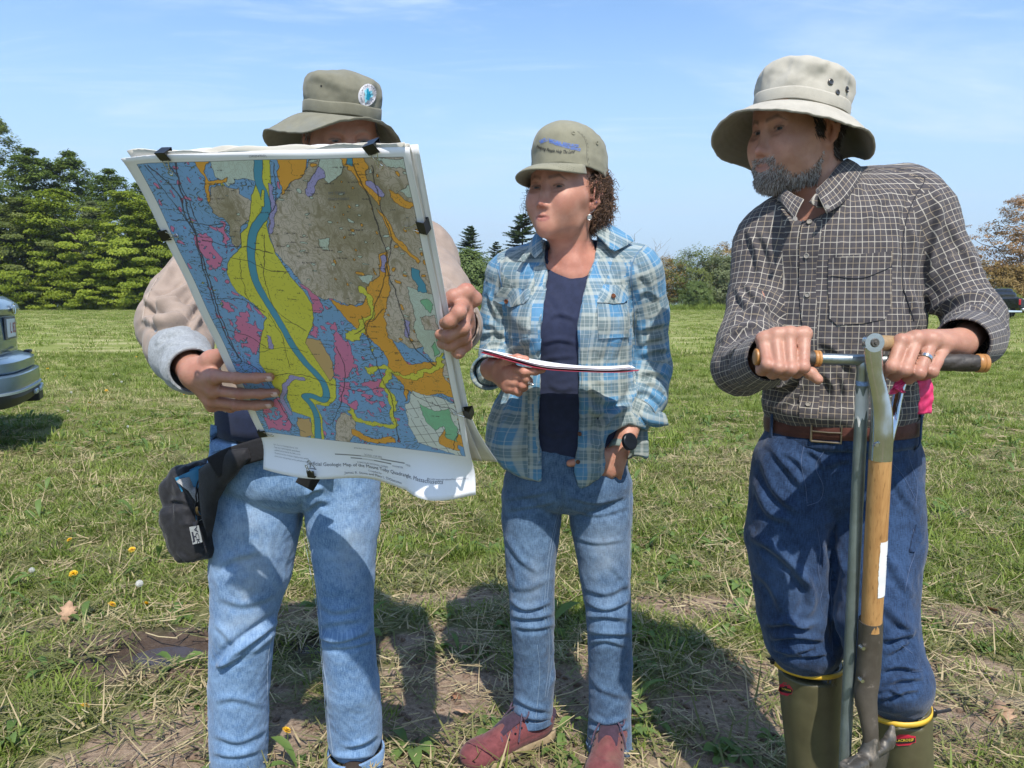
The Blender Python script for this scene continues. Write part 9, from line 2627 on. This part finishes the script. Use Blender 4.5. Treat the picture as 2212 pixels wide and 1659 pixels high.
mapleA=broadleaf('maple',1,13,10.5,.9,.155,170,170,M['leaf_a'],M['bark_dark'],'skirt',.20,.30,.2,1.25)
mapleB=broadleaf('maple',2,17,9.5,2.5,.16,170,120,M['leaf_b'],M['bark_dark'],'tall',.24,.5,.2,1.05)
ashC=broadleaf('ash',3,22,11,6.0,.15,210,80,M['leaf_c'],M['bark'],'tall',.28,.7,.3,.8)
under=broadleaf('sapling',4,6.5,6.5,.4,.14,90,140,M['leaf_a'],M['bark_dark'],'skirt',.09,.28,.2,1.4)
F1='trees at the wood edge on the left'
row=[(-190,88,'C',1.15,'tall loose crowned tree rising highest beyond the car roof'),(-60,84,'B',1.25,'tall dark green tree directly behind the parked car'),(18,94,'C',1.07,'tall loose crowned tree at the left edge of the picture'),(95,92,'B',1.12,'mid green tree second from the left in the wood edge'),(178,96,'B',1.14,'dark green tree whose tip stands up beyond the pale sapling'),(255,92,'B',.98,'mid green tree behind the bright maple left of the map'),(330,94,'B',.95,'mid green tree whose top shows beside the map corner'),(400,92,'B',.92,'tree behind the left edge of the map'),(500,94,'B',.9,'tree behind the middle of the map'),(610,96,'B',.85,'tree behind the yellow valley of the map'),(60,84,'A',.95,'bright olive green tree behind the car bumper'),(140,84,'A',1.02,'bright green layered maple left of the beige sleeve'),(215,86,'D',1.15,'greyish green tree between the two bright maples'),(285,84,'A',1.0,'bright green maple closest to the map'),(360,84,'A',.92,'bright green maple behind the beige sleeve'),(450,86,'A',.85,'bright green maple behind the map centre'),(560,88,'A',.8,'green maple behind the olive hat wearer'),(-40,82,'A',.9,'bright green maple behind the car'),(30,81,'U',.75,'low bright sapling at the foot of the wood behind the car corner'),(120,82,'U',.72,'low layered sapling below the left bright maple'),(190,81,'U',.80,'low bright sapling in the middle of the wood edge'),(252,81,'U',.70,'low bright sapling below the right bright maple'),(318,81,'U',.78,'low bright sapling beside the beige elbow'),(400,82,'U',.8,'low sapling behind the map')]
for i,(px,d,k,s,lab)in enumerate(row):
 me,mt=dict(A=(mapleA,None),B=(mapleB,None),C=(ashC,None),D=(mapleB,M['leaf_d']),U=(under,None))[k]
 place('sapling' if k=='U' else 'maple_tree' if k=='A' else 'ash_tree' if k=='C' else 'forest_tree',lab,'tree',me,gp(px,d),i*1.7,s*(.62 if k=='D' else 1),F1,M['leaf_c']if(k=='A' and px==60)else mt)
dark_l=[(-120,104),(-20,106),(80,104),(150,108),(230,104),(300,106),(370,104),(450,106),(540,106)]
for i,(px,d)in enumerate(dark_l):place('forest_tree','tree deep in the wood, hidden behind the front rank on the left','tree',mapleB,gp(px,d),i*2.3,.86,'trees deep in the wood')
shrubA=broadleaf('shrub',11,5.6,8.2,.1,.13,420,54,M['leaf_e'],M['bark'],'skirt',.10,.8,.0,.95,multi=4)
spr=conifer(12,11,6.0,34,M['needles']);spr2=conifer(13,9,5.0,28,M['needles'])
F2='shrubs and trees at the field edge'
place('shrub','big round green shrub between the map and the plaid sleeve','shrub',shrubA,gp(1012,84),.4,1.12,F2)
place('shrub','darker shrub half hidden behind the plaid shoulder','shrub',shrubA,gp(1100,88),2.4,.92,F2)
place('shrub','shrub behind the right edge of the map','shrub',shrubA,gp(925,96),4.0,.62,F2)
place('spruce_tree','dark spruce top rising out of the round green shrub','tree',spr,gp(1017,98),0,(1.35,1.35,.95),F2)
place('spruce_tree','taller pine left of the khaki capped head','tree',spr,gp(1128,95),1.2,(1.7,1.7,1.06),F2)
place('spruce_tree','smallest spruce between the round shrub and the plaid shoulder','tree',spr2,gp(1074,110),2.0,(1.4,1.4,1.05),F2)
shrubB=broadleaf('brush',21,6.0,8.5,.2,.12,360,46,M['leaf_d'],M['bark'],'round',.08,.8,.1,.9,multi=5)
shrubC=broadleaf('brush',22,7.5,8.0,1.0,.11,240,38,M['leaf_f'],M['bark'],'round',.09,.8,.2,.9,multi=6)
treeO=broadleaf('oak',23,12.5,11.0,3.0,.11,330,46,M['leaf_g'],M['bark'],'round',.2,.35,.26,.85)
for i,(px,d,me,mt,s,lab)in enumerate(((1440,92,shrubC,None,.86,'reddish brown brush right beside the plaid sleeve'),(1500,90,shrubC,M['leaf_c'],1.0,'yellowish brush behind the gap between the two shirts'),(1565,88,shrubB,None,1.0,'grey green bush left of the checked sleeve'),(1500,84,shrubB,M['leaf_e'],.52,'low green bush at the foot of the yellowish brush'),(1590,94,shrubC,None,1.12,'tall bronze brush behind the checked sleeve'),(1640,86,shrubB,None,.9,'grey green bush behind the checked shirt'),(1730,92,shrubC,None,1.0,'bronze brush behind the checked chest'),(1840,90,shrubB,M['leaf_e'],.95,'green bush behind the leaning person'),(1950,92,shrubC,None,.9,'bronze brush behind the raised elbow'),(1380,95,shrubB,M['leaf_e'],.66,'green bush behind the plaid shirt'),(1300,96,shrubB,None,.7,'grey green bush behind the navy top'),(1200,96,shrubB,M['leaf_e'],.7,'green bush behind the red folder'))):
 place('shrub',lab,'shrub',me,gp(px,d),i*1.3,s,F2,mt)
place('oak_tree','orange brown oak coming into leaf beyond the checked elbow','tree',treeO,gp(2195,66),.3,.80,F2)
place('oak_tree','bronze oak beyond the right edge of the picture','tree',treeO,gp(2330,74),2.0,1.0,F2)
for i,(px,d,me,mt,s,lab)in enumerate(((2120,66,shrubC,M['leaf_f'],.62,'brown brush under the orange oak beside the elbow'),(2185,64,shrubB,M['leaf_f'],.66,'brown thicket above the dark pickup'),(2160,62,shrubB,M['leaf_c'],.34,'low yellow green bush left of the dark pickup'),(2240,66,shrubC,None,.8,'brown thicket right of the dark pickup'),(2060,72,shrubB,M['leaf_e'],.6,'green bush hidden behind the checked elbow'))):
 place('shrub',lab,'shrub',me,gp(px,d),i*2.1,s,F2,mt)
rs=np.random.RandomState(6);mb=MB()
def twig(p,d,L,r,lev):
 pts=[p];dd=d.copy()
 for i in range(5):dd=dd+rs.normal(size=3)*.12;dd/=np.linalg.norm(dd);pts.append(pts[-1]+dd*L/5)
 mb.tube(pts,np.linspace(r,r*.5,6),5,False)
 if lev<3:
  for k in range(3):a=rs.rand()*6.28;nd=dd+np.array([math.cos(a),math.sin(a),.3])*.7;twig(pts[rs.randint(2,6)],nd/np.linalg.norm(nd),L*.6,r*.5,lev+1)
g=gp(1395,86)
twig(np.array(g),np.array([.02,0,1.]),5.2,.10,0);o=mb.build('dead_tree',M['dead_wood'],None,fixn=False);tag(o,'bare dead tree whose twigs stick up over the plaid shoulder','tree')
mb=MB();g=np.array(gp(1432,60));mb.box(g+[0,0,1.2],(.16,.16,2.5),bev=.02);mb.box(g+[0,0,2.49],(.20,.20,.06),bev=.01);o=mb.build('fence_post',simple('weathered_post',(.42,.39,.35),.9,0,.2),None);tag(o,'pale wooden post standing in the brush beside the plaid sleeve','post')
t=NT('wooded_hills');c=t.coord('Object');n=t.noise(c,.02,8,.7);n2=t.noise(c,.15,4,.7)
t.set('Base Color',t.mix(t.rng(t.math('ADD',t.math('MULTIPLY',n,.6),t.math('MULTIPLY',n2,.4)),.3,.7),(.045,.075,.030),(.10,.14,.055)));t.set('Roughness',.9);t.bump(n2,.8,4);M['hill']=t.m
xs=np.linspace(-3600,3600,260);V=[]
prof=[(0,-60),(250,-10),(500,62),(750,128),(950,150),(1150,120),(1300,40)]
for dy,z in prof:
 for x in xs:
  rid=1+.10*math.sin(x/520+1)+.06*math.sin(x/190)+.05*math.sin(x/1100+2)
  k=z*rid+(5*noise3(np.array([[x/60,dy/60,0]]))[0]if z>0 else 0)
  V.append((x,2100+dy+60*math.sin(x/700),k))
n1=len(xs);F=np.array([(j*n1+i,j*n1+i+1,(j+1)*n1+i+1,(j+1)*n1+i)for j in range(len(prof)-1)for i in range(n1-1)])
o=mesh_np('hills',np.array(V),F,M['hill'],None);tag(o,kind='structure')
M['white_wall']=flatcol('white_boards',(.80,.80,.78),.8);M['grey_roof']=flatcol('grey_roof',(.30,.30,.31),.8)
for px,py,w,lab in((966,562,22,'long white house on the far wooded ridge'),(978,563,13,'white house beside the long one on the far ridge'),(1080,556,12,'lone white house on the ridge left of the pine')):
 p=P(px,py,2600);o=thing('house',lab,'house',tuple(p),'white houses on the far ridge');mb=MB();mb.box(p+[0,0,-3],(w,12,12));mb.build('wall',M['white_wall'],o,False)
 mb=MB();mb.prism([(-7,3),(7,3),(0,8)],w+1,p+[-(w+1)/2,0,0],(0,1,0),(0,0,1),(1,0,0));mb.build('roof',M['grey_roof'],o,False)
# --- parked car at the left, pickup far right
t=NT('pale_blue_car_paint');t.set('Base Color',(.115,.175,.245));t.set('Metallic',.25);t.set('Roughness',.30);t.set('Coat Weight',.8);t.set('Coat Roughness',.06);M['car_paint']=t.m
t=NT('dark_car_glass');t.set('Base Color',(.012,.016,.018));t.set('Roughness',.04);M['car_glass']=t.m
M['black_trim']=simple('black_trim',(.016,.016,.017),.5,0,.2);M['tyre']=simple('tyre_rubber',(.018,.018,.018),.85,0,.2);M['alloy']=simple('alloy_wheel',(.45,.46,.47),.3,.9,.05);M['silver_trim']=simple('silver_trim',(.50,.56,.62),.3,.6,.05);M['tail_red']=simple('red_tail_lamp',(.35,.01,.015),.15);M['plate_white']=simple('white_number_plate',(.70,.71,.72),.4,0,.03);M['plate_red']=flatcol('plate_red',(.35,.06,.06),.5);M['plate_frame']=simple('plate_frame',(.10,.10,.11),.4)
car_c=P(4,700,6.30);corner=P(46,700,7.02)
latR=corner-car_c;latR[2]=0;latR/=np.linalg.norm(latR)
rear=np.array([latR[1],-latR[0],0]);
if rear@(CAMP-car_c)<0:rear=-rear
O=np.array([car_c[0],car_c[1],0.0])
def cw(a,b,c):return O+latR*a-rear*b+np.array([0,0,c])
suv=thing('parked_car','pale blue estate car seen from its rear corner at the left edge','car',tuple(cw(0,2.2,0)))
def body_shell():
 """side profile stations along the car; each a half section across"""
 st=[(-.00,.52,.60,.90,1.02,.70),(.03,.50,.74,.92,1.10,.78),(.12,.46,.86,.96,1.20,.76),(.40,.36,.92,.98,1.36,.70),(.85,.30,.92,.98,1.60,.64),(1.3,.28,.92,.98,1.68,.64),(2.2,.28,.92,.98,1.66,.64),(3.0,.28,.92,.99,1.14,.72),(3.9,.32,.90,.96,1.00,.66),(4.25,.40,.80,.82,.84,.6),(4.35,.45,.70,.72,.74,.5)]
 V=[];n=0
 for b,zb,w,zbelt,ztop,wt in st:
  half=[(0,zb),(w*.80,zb),(w*.97,zb+.10),(w,(zb+zbelt)/2),(w*.985,zbelt),(w*.95,zbelt+.03),(wt+(w-wt)*.30,ztop-(ztop-zbelt)*.16),(wt*.9,ztop-.02),(wt*.5,ztop),(0,ztop+.01)]
  ring=[(-a,c)for a,c in half[::-1][:-1]]+half
  ring=[(-a,c)for a,c in half[1:-1][::-1]]if False else ring
  V+=[cw(a,b,c)for a,c in ring];n=len(ring)
 F=[(i*n+j,i*n+j+1,(i+1)*n+j+1,(i+1)*n+j)for i in range(len(st)-1)for j in range(n-1)]
 F+=[(i*n+n-1,i*n,(i+1)*n,(i+1)*n+n-1)for i in range(len(st)-1)]
 F.append(tuple(range(n))[::-1]);F.append(tuple(range((len(st)-1)*n,len(st)*n)))
 mb=MB();mb.add(np.array(V),F);o=mb.build('body',M['car_paint'],suv);md=o.modifiers.new('s','SUBSURF');md.levels=md.render_levels=2;return o
body_c=body_shell()
def slab(name,prof,half,mat,parent,curve=.10,n=24,sharpen=False):
 """profile (b, c) swept across the car, wrapping forward at the corners"""
 V=[];k=len(prof)
 for i in range(n+1):
  s=i/n*2-1;wrap=curve*abs(s)**5*3.2
  for b,c in prof:V.append(cw(s*half*(1-.02*abs(s)**8),b+wrap+.05*s*s,c))
 F=[(i*k+j,i*k+(j+1)%k,(i+1)*k+(j+1)%k,(i+1)*k+j)for i in range(n)for j in range(k)]+[tuple(range(k)),tuple(range(n*k,(n+1)*k))[::-1]]
 mb=MB();mb.add(np.array(V),F);return mb.build(name,mat,parent)
slab('tailgate',[(.02,.80),(-.035,.82),(-.055,.90),(-.045,1.10),(-.070,1.125),(-.085,1.16),(-.070,1.20),(-.03,1.23),(.03,1.27),(.12,1.27),(.12,.80)],.80,M['car_paint'],suv,.07)
slab('rear_window',[(.14,1.28),(.74,1.57),(.80,1.57),(.20,1.26)],.64,M['car_glass'],suv,.08)
slab('bumper',[(.02,.79),(-.12,.765),(-.165,.735),(-.165,.665),(-.150,.650),(.02,.65)],.885,M['car_paint'],suv,.085)
slab('bumper_lower',[(.02,.655),(-.150,.645),(-.195,.630),(-.200,.54),(-.190,.505),(.02,.50)],.905,M['car_paint'],suv,.09)
slab('valance',[(.02,.505),(-.180,.50),(-.190,.455),(-.15,.38),(.02,.36)],.89,M['black_trim'],suv,.09)
slab('trim_strip',[(-.175,.512),(-.206,.508),(-.206,.490),(-.175,.488)],.90,M['silver_trim'],suv,.09)
for a in(.06,.30,.54,.76):
 mb=MB();b0=.05*(a/.9)**2+.09*(a/.9)**5*3.2;mb.box(cw(a,-.200+b0*.9,.445),(.10,.03,.045),np.stack([latR,-rear,[0,0,1.]],1),.008);mb.build('valance_tab',M['silver_trim'],suv)
mb=MB();mb.box(cw(.60,-.02,.37),(.20,.26,.13),np.stack([latR,-rear,[0,0,1.]],1),.01);mb.build('tow_hitch',M['black_trim'],suv)
mb=MB();mb.box(cw(.50,-.085,.768),(.14,.05,.03),np.stack([latR,-rear,[0,0,1.]],1),.008);mb.build('bumper_notch',M['black_trim'],suv)
mb=MB();mb.box(cw(0,-.056,1.00),(.40,.012,.19),np.stack([latR,-rear,[0,0,1.]],1),.004);fr_p=mb.build('plate_frame',M['plate_frame'],suv)
mb=MB();mb.box(cw(0,-.064,1.00),(.305,.006,.155),np.stack([latR,-rear,[0,0,1.]],1),.003);plate=mb.build('number_plate',M['plate_white'],suv)
sgn=1 if np.cross(latR,[0,0,1.])@rear>0 else-1
lettering('plate_lettering',[('L 83',.055,-.004,.125,dict(bold=True))],lambda x,y:cw(x*sgn*1.0,-.0685,1.0+y),M['plate_red'],plate)
mb=MB()
for p in([(-.05,.035),(-.03,-.035)],[(.05,.035),(.03,-.035)],[(-.03,-.035),(.0,.02),(.03,-.035)],[(-.055,.037),(.055,.037)]):
 mb.tube(smooth_path([cw(a*sgn,-.092,1.165+c)for a,c in p],8),.006,8)
mb.tube([cw(.062*math.cos(t)*sgn,-.092,1.165+.048*math.sin(t))for t in np.linspace(0,6.29,30)],.006,8,False);mb.build('badge',M['chrome'],suv)
for sg in(-1,1):
 mb=MB();mb.box(cw(sg*.84,.16,1.08),(.10,.14,.26),np.stack([latR,-rear,[0,0,1.]],1),.03);mb.build('tail_lamp',M['tail_red'],suv)
 mb=MB();mb.box(cw(sg*.915,1.7,1.28),(.02,2.0,.30),np.stack([latR,-rear,[0,0,1.]],1),.01);mb.build('side_window',M['car_glass'],suv)
mb=MB();mb.box(cw(0,.95,1.655),(1.10,.26,.04),np.stack([latR,-rear,[0,0,1.]],1),.015);mb.build('roof_spoiler',M['car_paint'],suv)
def wheel(parent,c,ax,r,w):
 ax=np.asarray(ax,float);mb=MB();V,F=tube_vf([c-ax*w/2,c-ax*w*.42,c+ax*w*.42,c+ax*w/2],[r*.94,r,r,r*.94],36);mb.add(V,F);tyre=mb.build('wheel',M['tyre'],parent)
 mb=MB();V,F=tube_vf([c-ax*(w/2+.004),c+ax*(w/2+.004)],r*.64,30);mb.add(V,F);mb.build('rim',M['alloy'],tyre)
for a in(-.80,.80):
 for b in(.85,3.5):wheel(suv,cw(a,b,.33),latR,.33,.22)
t=NT('black_truck_paint');t.set('Base Color',(.012,.013,.016));t.set('Roughness',.2);t.set('Coat Weight',.6);M['truck_paint']=t.m
pc=gp(2226,46);yawt=.15;ct,st_=math.cos(yawt),math.sin(yawt);Rt=np.array([[ct,-st_,0],[st_,ct,0],[0,0,1]])
def tp(a,b,c):return np.array(pc)+Rt@np.array([a,b,c])
trk=thing('pickup_truck','black pickup truck with red tail lamp parked beyond the checked elbow','truck',tuple(tp(0,2.5,0)))
mb=MB()
for a in(-.93,.93):mb.box(tp(a,1.1,.90),(.10,2.1,.62),Rt,.04)
mb.box(tp(0,1.1,.62),(1.8,2.1,.08),Rt,.01);mb.box(tp(0,2.2,.95),(1.9,.10,.7),Rt,.02);mb.build('cargo_bed',M['truck_paint'],trk)
mb=MB();mb.box(tp(0,.04,.92),(1.78,.08,.58),Rt,.03);tg=mb.build('tailgate',M['truck_paint'],trk);mb=MB();mb.box(tp(0,-.005,1.06),(.26,.02,.08),Rt,.01);mb.build('handle',M['black_trim'],tg)
S=SDF();S.box(tp(0,3.2,1.15),(.92,.95,.42),Rt,.12,tag=1);S.box(tp(0,3.1,1.62),(.72,.75,.22),Rt,.14,k=.2,tag=1);S.box(tp(0,4.6,.95),(.93,.75,.30),Rt,.12,k=.05,tag=1)
V,Q=S.mesh(h=.05);V,Q=largest(V,Q);mesh_np('cab',V,Q,M['truck_paint'],trk)
mb=MB();mb.box(tp(0,2.34,1.58),(1.22,.05,.34),Rt,.03);mb.build('rear_window',M['car_glass'],trk)
mb=MB();mb.box(tp(0,-.12,.52),(1.86,.18,.17),Rt,.03);mb.build('bumper',M['alloy'],trk)
for sg in(-1,1):
 mb=MB();mb.box(tp(sg*.94,.02,.98),(.14,.07,.36),Rt,.02);mb.build('tail_lamp',M['tail_red'],trk)
mb=MB();mb.box(tp(0,-.012,.60),(.30,.012,.15),Rt,.004);mb.build('number_plate',M['plate_white'],trk)
for a in(-.82,.82):
 for b in(.9,4.5):wheel(trk,tp(a,b,.38),Rt@np.array([1.,0,0]),.38,.24)
g=np.array(gp(2180,44));tr=thing('trailer','low pale blue trailer deck standing left of the black pickup','trailer',tuple(g));mb=MB();mb.box(g+[0,.8,.42],(1.0,2.0,.10),bev=.02);mb.build('deck',simple('pale_blue_deck',(.42,.50,.58),.4),tr)
for a in(-.45,.45):wheel(tr,g+np.array([a,.9,.2]),[1,0,0],.2,.12)
# --- thin haze over the valley
mb=MB();mb.box((0,1700,66),(9000,3700,240))
haze=mb.build('haze',None,None,False)
hm=bpy.data.materials.new('valley_haze');hm.use_nodes=True;hn=hm.node_tree;hn.nodes.clear()
ho=hn.nodes.new('ShaderNodeOutputMaterial');hv=hn.nodes.new('ShaderNodeVolumePrincipled')
hv.inputs['Color'].default_value=(.80,.90,1.0,1);hv.inputs['Density'].default_value=.00022;hv.inputs['Anisotropy'].default_value=.2
hn.links.new(hv.outputs[0],ho.inputs['Volume']);haze.data.materials.append(hm);tag(haze,kind='stuff')
